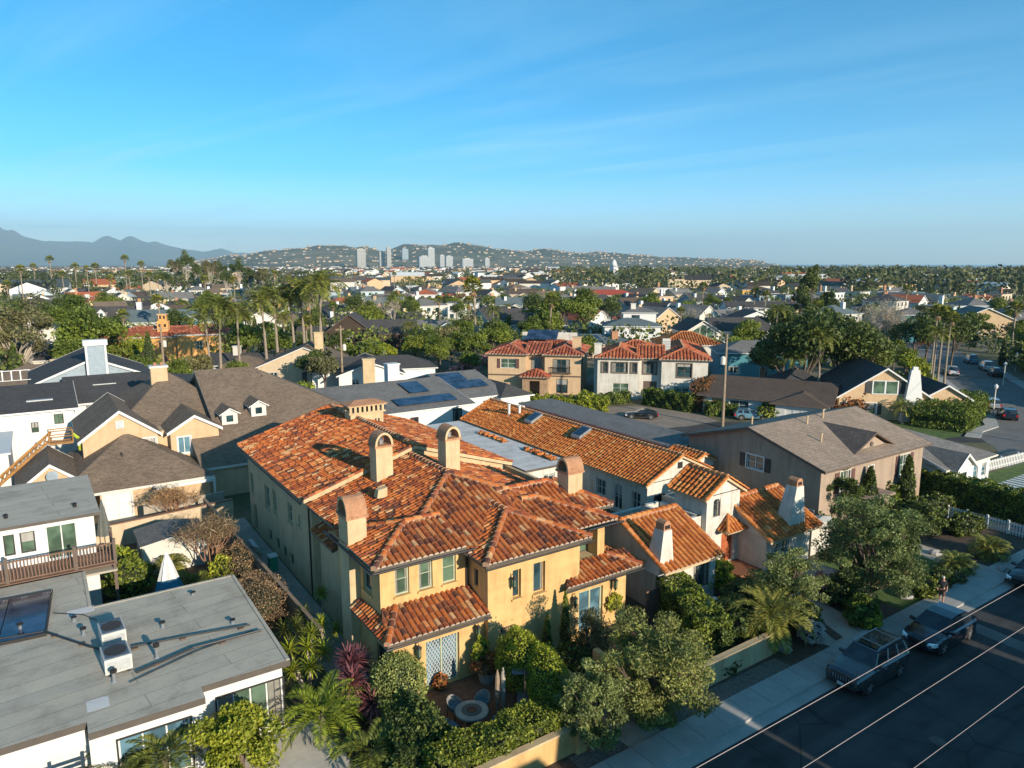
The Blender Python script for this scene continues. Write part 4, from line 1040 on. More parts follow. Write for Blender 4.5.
for (x, y, z) in ((4.9, 65.3, 4.3), (14, 76, 8.7), (19, 75, 8.3), (22, 76.3, 8.9)): m = MB(); m.lathe(x, y, [(.07, z-.3), (.07, z+.35)], IRON, 6); m.build('roof_vent', tn)
# tan garden wall in front of it
t = thing('garden_wall', 'tan stucco garden wall in front of the tan house with the brown roof', 'wall', (6, 57, 0), world=True); m = MB()
m.obox((1.6, 55.6, 0), (10.0, 1.2, 0), (0, .25, 0), (0, 0, 1.7), TANL); m.build('panel', t); c_ = MB(); c_.obox((1.6, 55.55, 1.7), (10.0, 1.2, 0), (0, .35, 0), (0, 0, .08), WOODB); c_.build('coping', t)
t = thing('garden_wall', 'pink-tan block wall with bare shrubs before it, right of the white garage door', 'wall', (9, 60, 0), world=True); m = MB(); m.obox((5.6, 59.7, 0), (6, .3, 0), (0, .2, 0), (0, 0, 1.5), CONCD); m.build('panel', t)
# ================================================================ WHITE HOUSES, far left, and the boom lift
wl = thing('black_roof_house', 'white two-storey farmhouse with black shingle roof and grey gabled chimney at the left edge', 'house', (-3, 85, 0), world=True)
W = MB(); Rr = MB(); K2 = dict(mat=SH_DARK, fmat=WHITE, t=.18)
WF = (-16, 2.3, 81, 96)
hh = [(9.8, 12.2, 5.1, 5.7), (14.7, 15.3, 4.0, 5.0), (16.6, 17.4, 4.6, 5.6)]
boxwalls(W, *WF, 0, 6.0, WHITE, {'front': hh}); roof(Rr, W, *WF, 6.0, .2, 'x', 'hip', 'gable', ov=.4, wmat=WHITE, rake=WHITE, **K2)
for h_ in hh: fixture(wl, *side(*WF, 'front'), *h_, nx=2, ny=1, fr=IRON, glass=GLASSG)
W2 = (2.3, 16, 84, 98); boxwalls(W, *W2, 0, 5.9, WHITE, {'front': [(1.2, 3.4, 4.3, 5.6), (6, 8, 4.3, 5.6)]}); roof(Rr, W, *W2, 5.9, .25, 'x', 'gable', 'hip', ov=.5, wmat=WHITE, **K2)
for h_ in ((1.2, 3.4, 4.3, 5.6), (6, 8, 4.3, 5.6)): fixture(wl, *side(*W2, 'front'), *h_, nx=2, ny=1, fr=IRON, glass=GLASSG)
W3 = (-1, 11, 93, 106); boxwalls(W, *W3, 0, 6.8, GREYSID); roof(Rr, W, *W3, 6.8, .42, 'y', 'gable', 'gable', ov=.4, gov=.3, wmat=GREYSID, rake=WHITE, **K2)
# board-and-batten strips
for i in range(40): W.box(-15.8+i*.45, -15.75+i*.45, 80.96, 80.998, .1, 5.0 if not any(h[0] < i*.45 < h[1] for h in hh) else 3.8, OFFW)
W.build('wall', wl); Rr.build('roof', wl)
m = MB(); m.box(4.3, 6.3, 92.0, 92.98, 5.8, 11.0, GREYSID); 
for x in (4.25, 6.15): m.box(x, x+.2, 91.9, 92.0, 6.5, 11.0, WHITE)
m.box(4.1, 6.5, 91.8, 93.1, 11.0, 11.6, WHITE); m.build('chimney', wl, label='tall grey chimney with white corner boards and cap')
m = MB(); m.box(-6, -3.9, 95, 96, 6, 10.2, GREYSID); m.box(-6.2, -3.7, 94.8, 96.2, 10.2, 10.9, WHITE); m.build('chimney', wl)
for (x, y, z) in ((-1.5, 83.3, 6.6), (4.5, 88.0, 7.0)): m = MB(); m.box(x, x+2.2, y, y+.9, z-.1, z+.16, STEEL); m.build('skylight', wl)
m = MB(); rail(m, (-14, 92, 0), (-1, 92, 0), 7.6, 8.8, WHITE, .8, .12); m.build('roof_railing', wl)
t = thing('white_shop_wall_house', 'white ribbed wall of a house at the far left edge above the deck house', 'house', (-4, 66, 0), world=True)
m = MB(); boxwalls(m, -12, -2.9, 70, 79, 0, 4.6, WHITE); 
for i in range(30): m.box(-11.8+i*.3, -11.76+i*.3, 69.96, 69.998, .1, 4.5, OFFW)
m.build('wall', t); m = MB(); m.box(-12.2, -2.7, 69.8, 79.2, 4.6, 4.75, WHITE); m.build('roof', t)
bl = thing('boom_lift', 'orange lattice boom of a lift raised between the white wall and the tan house', 'construction lift', (-1.5, 68, 0), world=True)
ORG = plain('orange_paint', (.42, .20, .05), .5, noise_amt=.5); YG = plain('yellowgreen_paint', (.42, .5, .03), .5, noise_amt=.4)
m = MB()
P0 = V((-3.9, 68.5, 2.2)); P1 = V((.2, 69.2, 5.6)); d = P1-P0; nrm = V((0, 0, 1)); sd = V((0, .5, 0))
for q in (V((0, 0, 0)), sd, V((0, 0, .6)), sd+V((0, 0, .6))): m.tube([P0+q, P1+q], .07, ORG, 5)
for i in range(12):
    a = P0+d*(i/12); b = P0+d*((i+1)/12)
    m.tube([a, b+V((0, 0, .6))], .04, ORG, 4); m.tube([a+sd+V((0, 0, .6)), b+sd], .04, ORG, 4); m.tube([a+V((0, 0, .6)), b+sd+V((0, 0, .6))], .03, ORG, 4)
m.build('boom', bl)
m = MB(); 
for q in ((.0, 68.9), (1.7, 68.9), (.0, 69.9), (1.7, 69.9)):
    m.tube([(q[0], q[1], 5.2), (q[0], q[1], 6.3)], .05, ORG, 5)
for z in (5.3, 5.8, 6.3): m.tube([(.0, 68.9, z), (1.7, 68.9, z), (1.7, 69.9, z), (.0, 69.9, z), (.0, 68.9, z)], .04, ORG, 4)
m.box(.0, 1.7, 68.9, 69.9, 5.15, 5.25, ORG); m.build('basket', bl)
m = MB(); m.tube([(1.7, 69.2, 5.9), (2.15, 69.2, 5.4), (2.15, 69.2, 4.4)], .14, YG, 6); m.build('jib', bl)
m = MB(); m.box(-5.6, -3.6, 67.3, 69.2, .5, 2.3, YG); m.build('chassis', bl)
for x in (-5.3, -3.9):
    for y in (67.2, 69.2): m = MB(); m.tube([(x, y-.15, .45), (x, y+.15, .45)], .45, IRON, 12); m.build('wheel', bl)
# ================================================================ WHITE COTTAGE with orange tile roofs (right of the villa)
ct = thing('spanish_cottage', 'white stucco cottage with bright orange barrel tile roofs and tapered white chimneys', 'house', (38, 38, 0), world=True)
W = MB(); Rr = MB(); KT = dict(tile=T_SPAN, fmat=CREAM, tw=.34, tc=.5)
# long rear building
LB = (38.0, 45.0, 38.0, 66.0)
boxwalls(W, *LB, 0, 3.3, WHITEST, {'front': [(.7, 2.0, .1, 2.2), (3.0, 4.6, .1, 2.3)], 'left': [(22.0, 23.2, .9, 2.3), (24.2, 25.2, .3, 2.4), (18.5, 19.6, 1, 2.3), (26.3, 27.3, .8, 2.3)]})
fixture(ct, *side(*LB, 'front'), .7, 2.0, .1, 2.2, kind='door', nx=1, ny=1, fr=BROWNP, glass=GLASS, name='arched_opening'); fixture(ct, *side(*LB, 'front'), 3.0, 4.6, .1, 2.3, kind='door', nx=1, ny=1, fr=WHITEST, glass=GLASS, dep=.24, name='arched_opening')
for u in ((22.0, 23.2, .9, 2.3), (24.2, 25.2, .3, 2.4), (18.5, 19.6, 1, 2.3), (26.3, 27.3, .8, 2.3)): fixture(ct, *side(*LB, 'left'), *u, nx=2, ny=2, fr=WHITE)
roof(Rr, W, *LB, 3.25, .47, 'y', 'gable', 'gable', ov=.4, gov=.3, wmat=WHITEST, **KT)
q = MB(); q.box(41.25, 41.75, 37.93, 37.996, 4.0, 4.5, IRON); q.build('gable_vent', ct)
W.box(45.2, 48.2, 39.0, 41.6, 0, 3.5, WHITEST); W.box(45.2, 48.9, 41.9, 64.9, 0, 4.3, WHITEST); roof(Rr, W, 44.9, 49.0, 41.8, 65, 4.35, .03, 'y', 'gable', 'gable', ov=.3, gov=.3, mat=SH_GREY, fmat=WHITEST, wmat=WHITEST)
roof(Rr, W, 42.5, 47.2, 38.6, 41.5, 3.35, .42, 'y', 'gable', 'gable', ov=.35, gov=.25, wmat=WHITEST, **KT)
# flat roofed annex, white membrane
an = MB(); an.box(32.4, 37.2, 46.4, 66, 3.0, 3.2, FASCIA); an.face([(32.38, 46.38, 3.206), (37.22, 46.38, 3.206), (37.22, 66, 3.206), (32.38, 66, 3.206)], ROLLW, .5, [(0, 0), (4.8, 0), (4.8, 19.6), (0, 19.6)])
an.build('flat_roof', ct); boxwalls(W, 32.6, 37.1, 46.6, 65.8, 0, 3.0, WHITEST, {'front': [(1.8, 3.0, 1.2, 2.5)]})
fixture(ct, *side(32.6, 37.1, 46.6, 65.8, 'front'), 1.8, 3.0, 1.2, 2.5, nx=2, ny=3, fr=WHITE)
# front wings
def winggable(x0, x1, y0, yr, z0, zr, lo='gable', hi='gable'):
    m_ = (zr-z0)/(yr-y0); roof(Rr, W, x0+.25, x1-.25, y0+.4, 2*yr-y0-.4, z0-.16+m_*.4, m_, 'x', lo, hi, ov=.4, gov=.25, wmat=WHITEST, **KT)
boxwalls(W, 28.5, 32.8, 26.9, 33.6, 0, 3.0, WHITEST, {'front': [(2.4, 3.8, .9, 2.6)]}); fixture(ct, *side(28.5, 32.8, 26.9, 33.6, 'front'), 2.4, 3.8, .9, 2.6, nx=3, ny=2, fr=BROWNP)
winggable(27.95, 32.7, 26.3, 30.15, 2.95, 4.85)
boxwalls(W, 37.7, 42.3, 26.9, 33.2, 0, 2.65, WHITEST, {'front': [(.8, 2.4, .9, 2.3)]}); fixture(ct, *side(37.7, 42.3, 26.9, 33.2, 'front'), .8, 2.4, .9, 2.3, nx=2, ny=2, fr=WHITE)
winggable(37.3, 42.7, 26.3, 29.9, 2.65, 4.5, 'gable', 'gable')
# entry block: tall gable with niche window, arched door, little roof
EB = (34.53, 37.73, 29.2, 32.0)
niche = [(.62, 1.3, 3.85, 5.05), (1.55, 2.75, .5, 2.75)]
boxwalls(W, *EB, 0, 5.37, WHITEST, {'front': niche}); roof(Rr, W, *EB, 5.32, .6, 'y', 'gable', 'gable', ov=.4, gov=.25, wmat=WHITEST, **KT)
fixture(ct, *side(*EB, 'front'), *niche[0], nx=2, ny=3, fr=BROWNP, fw=.04); fixture(ct, *side(*EB, 'front'), *niche[1], kind='door', nx=1, ny=1, fr=WOODDOOR, glass=WOODDOOR, dep=.2, name='door', label='arched reddish wooden front door')
m = MB()   # arched heads: white spandrels closing the corners of the two openings
def archfill(m, xc, y, zs, r, mat, zt):
    n = 8
    for sg in (-1, 1):
        for k in range(n):
            t0 = PI/2*k/n; t1 = PI/2*(k+1)/n
            m.face([(xc+sg*r*math.cos(t0), y, zs+r*math.sin(t0)), (xc+sg*r*math.cos(t1), y, zs+r*math.sin(t1)), (xc+sg*r*math.cos(t1), y, zt), (xc+sg*r*math.cos(t0), y, zt)], mat)
archfill(m, 34.53+.96, 29.24, 4.71, .34, WHITEST, 5.06); archfill(m, 34.53+2.15, 29.24, 2.15, .6, WHITEST, 2.76)
archfill(m, 38.0+3.8, 38.05, 1.6, .8, WHITEST, 2.42); archfill(m, 38.0+1.35, 38.05, 1.75, .65, WHITEST, 2.42)
m.build('arch_trim', ct)
boxwalls(W, 32.8, 34.5, 29.6, 33.3, 0, 4.0, WHITEST); boxwalls(W, 39.5, 44.5, 33.3, 37.9, 0, 2.2, WHITEST)
p = MB(); 
for s in ([(35.6, 28.3, 2.95), (37.65, 28.3, 2.95), (36.6, 29.19, 3.75)], [(35.6, 29.19, 2.95), (35.6, 28.3, 2.95), (36.6, 29.19, 3.75)], [(37.65, 28.3, 2.95), (37.65, 29.19, 2.95), (36.6, 29.19, 3.75)]): slab(p, s, .1, T_PAN, CREAM); tiles(p, s, T_SPAN, w=.28, r=.11, c=.4)
capline(p, (35.6, 28.3, 2.97), (36.6, 29.19, 3.77), T_SPAN, r=.1); p.build('porch_roof', ct)
st = MB(); st.box(35.4, 37.68, 26.0, 29.15, 0, .2, T_PAN); st.box(35.6, 37.68, 27.2, 29.14, .2, .48, T_PAN); st.build('doorstep', ct)
W.build('wall', ct); Rr.build('roof', ct)
def tapchim(x0, x1, y0, y1, z0, zt, tp, lab):
    m = MB(); m.hexa([(x0-tp, y0-.15, z0), (x1+tp*.3, y0-.15, z0), (x0-tp, y1+.25, z0), (x1+tp*.3, y1+.25, z0), (x0, y0, zt), (x1, y0, zt), (x0, y1, zt), (x1, y1, zt)], WHITEST)
    o = m.build('chimney', ct, label=lab); c = MB(); n = 6; X0, X1 = x0+.05, x1-.05
    pr = [(X0, zt), (X0, zt+.25)]+[((X0+X1)/2-(X1-X0)/2*math.cos(PI*k/n), zt+.25+.3*math.sin(PI*k/n)) for k in range(1, n)]+[(X1, zt+.25), (X1, zt)]
    for i in range(len(pr)-1): c.face([(pr[i][0], y0+.05, pr[i][1]), (pr[i][0], y1-.05, pr[i][1]), (pr[i+1][0], y1-.05, pr[i+1][1]), (pr[i+1][0], y0+.05, pr[i+1][1])], CHIMCAP)
    for y in (y0+.051, y1-.051): c.face([(x, y, z) for x, z in pr], CHIMCAP)
    c.box((X0+X1)/2-.2, (X0+X1)/2+.2, y0+.03, y0+.048, zt+.08, zt+.3, IRON)
    c.build('cap', o)
tapchim(28.35, 29.0, 26.95, 27.7, 2.6, 5.1, .45, 'tapered white chimney on the left front wing'); tapchim(40.6, 41.35, 26.95, 27.75, 2.3, 5.5, .9, 'tapered white chimney on the right front wing')
for (x, y, lab) in ((43.0-2.6, 56.5, ''), (40.4, 49.0, '')):
    z = 3.4+.47*(x-37.6)+.12; m = MB(); m.hexa([(x-.7, y-.6, z-.33-.1), (x+.7, y-.6, z+.33-.1), (x-.7, y+.6, z-.33-.1), (x+.7, y+.6, z+.33-.1), (x-.7, y-.6, z-.33+.16), (x+.7, y-.6, z+.33+.16), (x-.7, y+.6, z-.33+.16), (x+.7, y+.6, z+.33+.16)], STEEL)
    m.hexa([(x-.58, y-.48, z-.27+.1), (x+.58, y-.48, z+.27+.1), (x-.58, y+.48, z-.27+.1), (x+.58, y+.48, z+.27+.1), (x-.58, y-.48, z-.27+.19), (x+.58, y-.48, z+.27+.19), (x-.58, y+.48, z-.27+.19), (x+.58, y+.48, z+.27+.19)], SOLAR); m.build('skylight', ct)
for y, x in ((60.6, 40.2), (59.4, 40.7)): m = MB(); m.lathe(x, y, [(.13, 4.3), (.13, 5.5), (.2, 5.52), (.2, 5.62)], WHITE, 8); m.build('roof_vent', ct)
# stacks of spare tiles on the white flat roof
for (x, y, nn) in ((36.2, 57.5, 30), (36.3, 49.8, 34)):
    m = MB(); m.box(x-.45, x+.45, y-2.35, y+2.35, 3.212, 3.24, WOODF)
    for k in range(nn): 
        a = random.uniform(0, PI); px0, py0 = x+random.uniform(-.3, .3), y+random.uniform(-2.2, 2.2); m.tube([(px0-.2*math.cos(a), py0-.2*math.sin(a), 3.29+random.random()*.14), (px0+.2*math.cos(a), py0+.2*math.sin(a), 3.29+random.random()*.14)], .1, T_SPAN, 5, random.random())
    single(m, 'tile_pile', 'loose orange roof tiles piled on the white flat roof, %s' % ('far pile' if y > 53 else 'near pile by the tiled eave'), 'roof tiles', (x, y, 3.21), world=True)
# green bin in the cottage courtyard and courtyard walls
m = MB(); m.hexa([(40.3, 36.6, 0), (41.9, 36.6, 0), (40.3, 37.5, 0), (41.9, 37.5, 0), (40.2, 36.5, 1.5), (42.0, 36.5, 1.5), (40.2, 37.6, 1.5), (42.0, 37.6, 1.5)], plain('green_box', (.02, .12, .06), .5)); m.box(40.15, 42.05, 36.45, 37.65, 1.5, 1.6, IRON)
single(m, 'green_bin', 'dark green storage box in front of the arched opening of the white cottage', 'bin', (41, 37, 0), world=True)
m = MB(); m.box(33.0, 38.4, 37.2, 37.5, 0, 1.9, WHITEST); single(m, 'garden_wall', 'low white courtyard wall of the white cottage behind its left wing', 'wall', (35, 37.3, 0), world=True)
m = MB(); m.obox((38.9, 27.2, 0), (.4, -5.0, 0), (.25, 0, 0), (0, 0, 1.5), WHITEST); single(m, 'garden_wall', 'low white wall beside the tiled front step of the white cottage', 'wall', (39, 25, 0), world=True)
m = MB(); m.box(43.2, 46.0, 27.3, 27.55, 0, 2.0, WHITEST); m.lathe(44.6, 27.42, [(.02, 1.99), (1.2, 2.0), (.9, 2.4), (.02, 2.6)], WHITEST, 4); single(m, 'garden_wall', 'white side wall with curved top right of the right tapered chimney', 'wall', (44, 27.4, 0), world=True)
# ================================================================ GREY-TAN TWO STOREY HOUSE
br = thing('brown_two_storey_house', 'two-storey grey-brown stucco house with pale brown tile shingle roof and a front gablet', 'house', (53, 35, 0), world=True)
W = MB(); Rr = MB(); BR = (46.2, 60.6, 28.8, 41.4)
bf = [(2.4, 3.7, 3.15, 4.75), (6.1, 6.9, 3.5, 4.6), (10.8, 12.2, 3.0, 4.75), (10.9, 12.1, .5, 2.0), (4.0, 6.0, .2, 2.3)]; blh = [(6.1, 7.7, 4.0, 5.1), (11.2, 12.2, 1.0, 2.1), (3, 4, 1, 2.1)]
boxwalls(W, *BR, 0, 5.35, GREYTAN, {'front': bf, 'left': blh}); roof(Rr, W, *BR, 5.35, .29, 'x', 'gable', 'gable', ov=.55, gov=.35, mat=SH_TAN, fmat=BROWNP, wmat=GREYTAN, rake=BROWNP)
a, b = side(*BR, 'front')
for i, h_ in enumerate(bf): fixture(br, a, b, *h_, nx=2 if i != 1 else 1, ny=2, fr=WHITE if i != 1 else OFFW, glass=GLASSG, shut=SHUT if i in (0, 2) else None, trim=(OFFW, .08), kind='window')
a, b = side(*BR, 'left')
for i, h_ in enumerate(blh): fixture(br, a, b, *h_, nx=2, ny=2, fr=WHITE, trim=(WHITE, .09), shut=SHUTD if i == 0 else None)
# gablet
xg, yg = 54.0, 29.6; S, H, Rd, G = roofdef(xg-3.0, xg+3.0, yg-.4, yg+5.6, 5.62, .46, 'y', 'gable', 'gable')
for s in S: slab(Rr, s, .14, shingle('shingle_tile_dark', (.15, .115, .10), (.11, .085, .075), .35, .34), BROWNP)
W.face([(xg-2.5, yg, 5.5), (xg+2.5, yg, 5.5), (xg, yg, 6.72)], GREYTAN)
m = MB(); m.tube([(xg, yg-.02, 5.98), (xg, yg-.08, 5.98)], .2, BROWNP, 10); m.build('gable_vent', br)
W.box(50.6, 53.6, 27.6, 28.8, 0, 2.5, GREYTAN); Rr.box(50.3, 53.9, 27.3, 28.79, 2.5, 2.65, SH_TAN)
m = MB(); m.box(57.0, 58.6, 28.2, 28.78, 2.4, 2.52, BROWNP)
for k in range(9): m.box(57.05+k*.18, 57.09+k*.18, 28.22, 28.26, 2.52, 3.05, IRON)
m.box(57.0, 58.6, 28.2, 28.27, 3.05, 3.1, IRON); m.build('window_balcony', br)
W.build('wall', br); Rr.build('roof', br)
for i, (x, y) in enumerate(((49.5, 37.5), (52.0, 34.0), (50.2, 31.5), (54.8, 34.4))): 
    z = 5.5+.29*(6.85-abs(35.1-y)); m = MB(); m.lathe(x, y, [(.07, z-.2), (.07, z+.45), (.11, z+.46), (.11, z+.52)], CREAM, 8); m.build('roof_vent', br)
# ================================================================ GREY COTTAGE on the right
gc = thing('grey_roof_cottage', 'small white cottage with grey shingle roof and a little front gable beside the long hedge', 'house', (67, 34, 0), world=True)
W = MB(); Rr = MB(); GC = (62.8, 71.6, 28.1, 41.5)
boxwalls(W, *GC, 0, 2.9, WHITE, {'front': [(4.5, 5.0, .3, 2.3), (5.7, 6.6, .3, 2.3), (7.3, 8.2, .9, 2.2)]})
for h_ in ((4.5, 5.0, .3, 2.3), (5.7, 6.6, .3, 2.3), (7.3, 8.2, .9, 2.2)): fixture(gc, *side(*GC, 'front'), *h_, nx=1, ny=3, fr=WHITE, glass=GLASSB)
roof(Rr, W, *GC, 2.85, .36, 'x', 'gable', 'hip', ov=.45, gov=.3, mat=SH_GREY, fmat=OFFW, wmat=WHITE, rake=WHITE)
roof(Rr, W, 63.4, 66.4, 27.3, 33.5, 2.9, .7, 'y', 'gable', 'gable', ov=.3, gov=.25, mat=SH_GREY, fmat=OFFW, wmat=WHITE, rake=WHITE)
W.box(63.4, 66.4, 27.5, 28.1, 0, 2.9, WHITE); q = MB(); q.box(64.2, 65.6, 27.4, 27.49, 1.0, 2.3, GLASS); q.build('window', gc)
W.build('wall', gc); Rr.build('roof', gc); m = MB(); m.box(63.0, 63.9, 36.3, 37.3, 3.5, 6.4, OFFW); m.box(63.1, 63.8, 36.25, 36.29, 3.6, 6.3, IRON); m.box(62.92, 63.98, 36.22, 37.38, 6.4, 6.55, OFFW); m.build('chimney', gc)
def picket(name, label, a, b, h, mat, step=.16, loc=None, cat='fence', bw=.08, postn=5):
    t = thing(name, label, cat, (a[0], a[1], 0), world=True); m = MB(); p = V((*a, 0)); d = V((*b, 0))-p; L = d.length; d.normalize(); n = V((-d.y, d.x, 0))
    for z in (.25*h, .8*h): m.obox(p+V((0, 0, z)), d*L, n*.04, V((0, 0, .09)), mat)
    for i in range(int(L/step)): m.obox(p+d*(i*step)-n*.02+V((0, 0, .05)), d*bw, n*.02, V((0, 0, h-.05)), mat)
    m.build('pickets', t)
    for i in range(postn+1): q = MB(); c = p+d*(L*i/postn); q.box(c.x-.07, c.x+.07, c.y+.05, c.y+.19, 0, h+.1, mat); q.build('post', t)
    return t
picket('picket_fence', 'white picket fence running from the grey roofed cottage to the right edge', (72.0, 30.2), (88, 29.0), 1.1, WHITE, .3, bw=.16)
picket('picket_fence', 'white picket fence in deep shade at the foot of the long dark hedge', (59.0, 25.6), (59.3, 18.6), 1.0, WHITE, .2, bw=.11)
t = thing('white_pergola', 'low white slatted pergola on the lawn in front of the grey roofed cottage', 'pergola', (68, 25, 0), world=True); m = MB()
for i in range(9): m.box(66.0+i*.75, 66.35+i*.75, 23.6, 25.4, 1.5, 1.58, WHITE)
m.build('slats', t)
for x, y in ((66.1, 23.8), (66.1, 25.2), (72.2, 23.8), (72.2, 25.2)): m = MB(); m.box(x-.07, x+.07, y-.07, y+.07, 0, 1.5, WHITE); m.build('post', t)
# ================================================================ generic detailed house in a local frame (x along its front, y away from the viewer)
def house(name, label, loc, rz, blocks, wins=(), chims=(), extra=None, group=None):
    """blocks: dict(x0,x1,y0,y1,h,m,axis,lo,hi,wall,roof,tile,ov); wins: (block index, side, u0,u1,v0,v1, opts)"""
    t = thing(name, label, 'house', (*loc, 0), rz, group); W = MB(); Rr = MB()
    for bi, B in enumerate(blocks):
        bx = (B['x0'], B['x1'], B['y0'], B['y1']); hd = {}
        for w_ in wins:
            if w_[0] == bi: hd.setdefault(w_[1], []).append(w_[2:6])
        boxwalls(W, *bx, B.get('z', 0), B['h'], B['wall'], hd)
        roof(Rr, W, *bx, B['h']-.02, B.get('m', .4), B.get('axis', 'x'), B.get('lo', 'hip'), B.get('hi', 'hip'), ov=B.get('ov', .45), mat=B.get('roof'), tile=B.get('tile'), fmat=B.get('fascia', FASCIA), wmat=B['wall'], rake=B.get('rake'), tw=B.get('tw', .5), tc=.6, seg=3)
        for w_ in wins:
            if w_[0] == bi: fixture(t, *side(*bx, w_[1]), *w_[2:6], **(w_[6] if len(w_) > 6 else {}))
    W.build('wall', t); Rr.build('roof', t)
    for c in chims:
        m = MB(); x, y, w_, d_, z0, z1, mt = c; m.box(x, x+w_, y, y+d_, z0, z1, mt); m.box(x-.1, x+w_+.1, y-.1, y+d_+.1, z1, z1+.15, mt); m.build('chimney', t)
    if extra: extra(t)
    return t
FRW = dict(fr=WHITE, trim=(WHITE, .1)); FRB = dict(fr=BROWNP, trim=(BROWNP, .14)); FRI = dict(fr=IRON, trim=(IRON, .12))
def ex_white2(t):
    m = MB(); m.box(9.6, 10.8, 5.8, 6.8, 6.5, 8.6, OFFW)
    for k in range(6): m.box(9.65, 10.75, 5.77, 5.798, 6.9+k*.25, 7.0+k*.25, GREYSID)
    m.build('air_handler', t)
house('red_tile_white_house', 'white two-storey stucco house with dark window frames and red tile hip roofs', (69.4, 80.6), R(-44),
      [dict(x0=0, x1=6.2, y0=0, y1=9, h=6.2, m=.36, wall=WHITEST, tile=T_REDOR, axis='y', hi='gable'), dict(x0=6.2, x1=9.4, y0=.8, y1=9, h=6.15, m=.33, wall=WHITEST, tile=T_REDOR, lo='gable', hi='gable'), dict(x0=9.4, x1=16, y0=-.4, y1=18, h=6.2, m=.36, wall=WHITEST, tile=T_REDOR, axis='y'), dict(x0=1, x1=10, y0=8, y1=16, h=6.0, m=.36, wall=WHITEST, tile=T_REDOR)],
      [(0, 'front', .6, 1.5, 4.0, 5.5, FRB), (0, 'front', 2.1, 4.4, 4.0, 5.5, FRB), (0, 'front', 4.9, 5.8, 4.0, 5.5, FRB), (0, 'front', 2.3, 4.6, .9, 2.4, dict(fr=WHITE, glass=GLASSG)), (1, 'front', .5, 2.5, 3.8, 5.6, FRB), (1, 'front', .6, 2.6, .1, 2.7, dict(kind='door', fr=BROWNP, glass=BROWNP)), (2, 'front', 2.2, 4.3, 3.6, 5.6, FRB), (2, 'front', 1.9, 4.1, .8, 2.2, dict(fr=WHITE, glass=GLASSG)), (2, 'right', 2, 3, 3.8, 5.4, FRB), (2, 'right', 8, 9.2, 3.8, 5.4, FRB)],
      [(-.6, 1.5, 1.0, 1.2, 0, 8.0, WHITEST)], ex_white2)
def ex_beige(t):
    m = MB(); S, H, Rd, G = roofdef(5.4, 10.0, -2.4, 2.2, 2.9, .45, 'x'); 
    for s in S: slab(m, s, .15, T_PAN, BROWNP); tiles(m, s, T_RED, w=.5, r=.2, c=.6, seg=3)
    m.build('porch_roof', t); m = MB(); wallrect(m, (5.8, -1.9), (9.6, -1.9), 0, 2.9, STONEV, [(1.1, 2.7, .05, 2.3)]); m.box(5.8, 6.1, -1.64, 0, 0, 2.9, STONEV); m.box(9.3, 9.6, -1.64, 0, 0, 2.9, STONEV); m.build('porch', t)
    m = MB(); m.box(-.05, 14.65, -.08, -.01, 2.75, 2.95, BROWNP); m.build('band', t)
    m = MB(); m.box(9.9, 13.1, -.35, -.02, 3.25, 3.4, BROWNP); rail(m, (9.9, -.35, 0), (13.1, -.35, 0), 3.3, 4.3, IRON, .2, .03); m.build('balcony_railing', t)
    m = MB(); m.hexa([(4.6, 8.2, 7.6), (9.8, 8.2, 7.6), (4.6, 11.4, 8.9), (9.8, 11.4, 8.9), (4.6, 8.15, 7.7), (9.8, 8.15, 7.7), (4.6, 11.35, 9.0), (9.8, 11.35, 9.0)], SOLAR); m.build('solar_panel', t)
    m = MB(); m.box(3, 12.6, 14.2, 14.5, 6, 8.3, WHITEST); m.build('parapet', t)
house('beige_tile_villa', 'beige and stone two-storey villa with dark red tile roof and small gabled entry porch', (58.6, 94.3), R(-44.5),
      [dict(x0=0, x1=6.0, y0=0, y1=9, h=6.1, m=.35, wall=YEL if False else TAN, tile=T_RED, axis='y', hi='gable'), dict(x0=6.0, x1=9.0, y0=1.4, y1=10, h=6.0, m=.3, wall=TAN, tile=T_RED, lo='gable', hi='gable'), dict(x0=9.0, x1=14.6, y0=0, y1=12, h=6.15, m=.38, wall=TAN, tile=T_RED, axis='y'), dict(x0=1, x1=14, y0=8, y1=15, h=5.9, m=.33, wall=TAN, tile=T_RED)],
      [(0, 'front', 2.0, 4.4, 3.9, 5.4, dict(fr=WHITE, shut=SHUT, glass=GLASSG)), (1, 'front', .6, 2.4, 3.4, 5.5, dict(fr=BROWNP, glass=GLASSB)), (2, 'front', 1.2, 3.9, 3.4, 5.5, dict(fr=BROWNP, glass=GLASS)), (2, 'front', 1.8, 3.6, .2, 2.4, dict(fr=BROWNP, glass=GLASS)), (2, 'right', 2, 3, 3.8, 5.2, FRB)],
      [(13.0, 2.5, 1.3, 1.0, 5, 8.6, TAN)], ex_beige)
def ex_solar(t):
    def panel(x0, x1, y0, y1, zf):
        m = MB(); m.hexa([(x0, y0, zf(y0)-.05), (x1, y0, zf(y0)-.05), (x0, y1, zf(y1)-.05), (x1, y1, zf(y1)-.05), (x0, y0, zf(y0)), (x1, y0, zf(y0)), (x0, y1, zf(y1)), (x1, y1, zf(y1))], SOLAR); m.build('solar_panel', t)
    za = lambda y: 3.42+.2*(y+.45)+.16; zb = lambda y: 3.5+.25*(y-2.35)+.16
    panel(-4.5, 3.2, .9, 3.0, za); panel(-1.4, 1.2, 4.4, 8.0, za); panel(-9.8, -6, 1.2, 3.8, za); panel(5.0, 10.2, 5.0, 7.2, zb); panel(5.0, 8.4, 7.4, 10.0, zb)
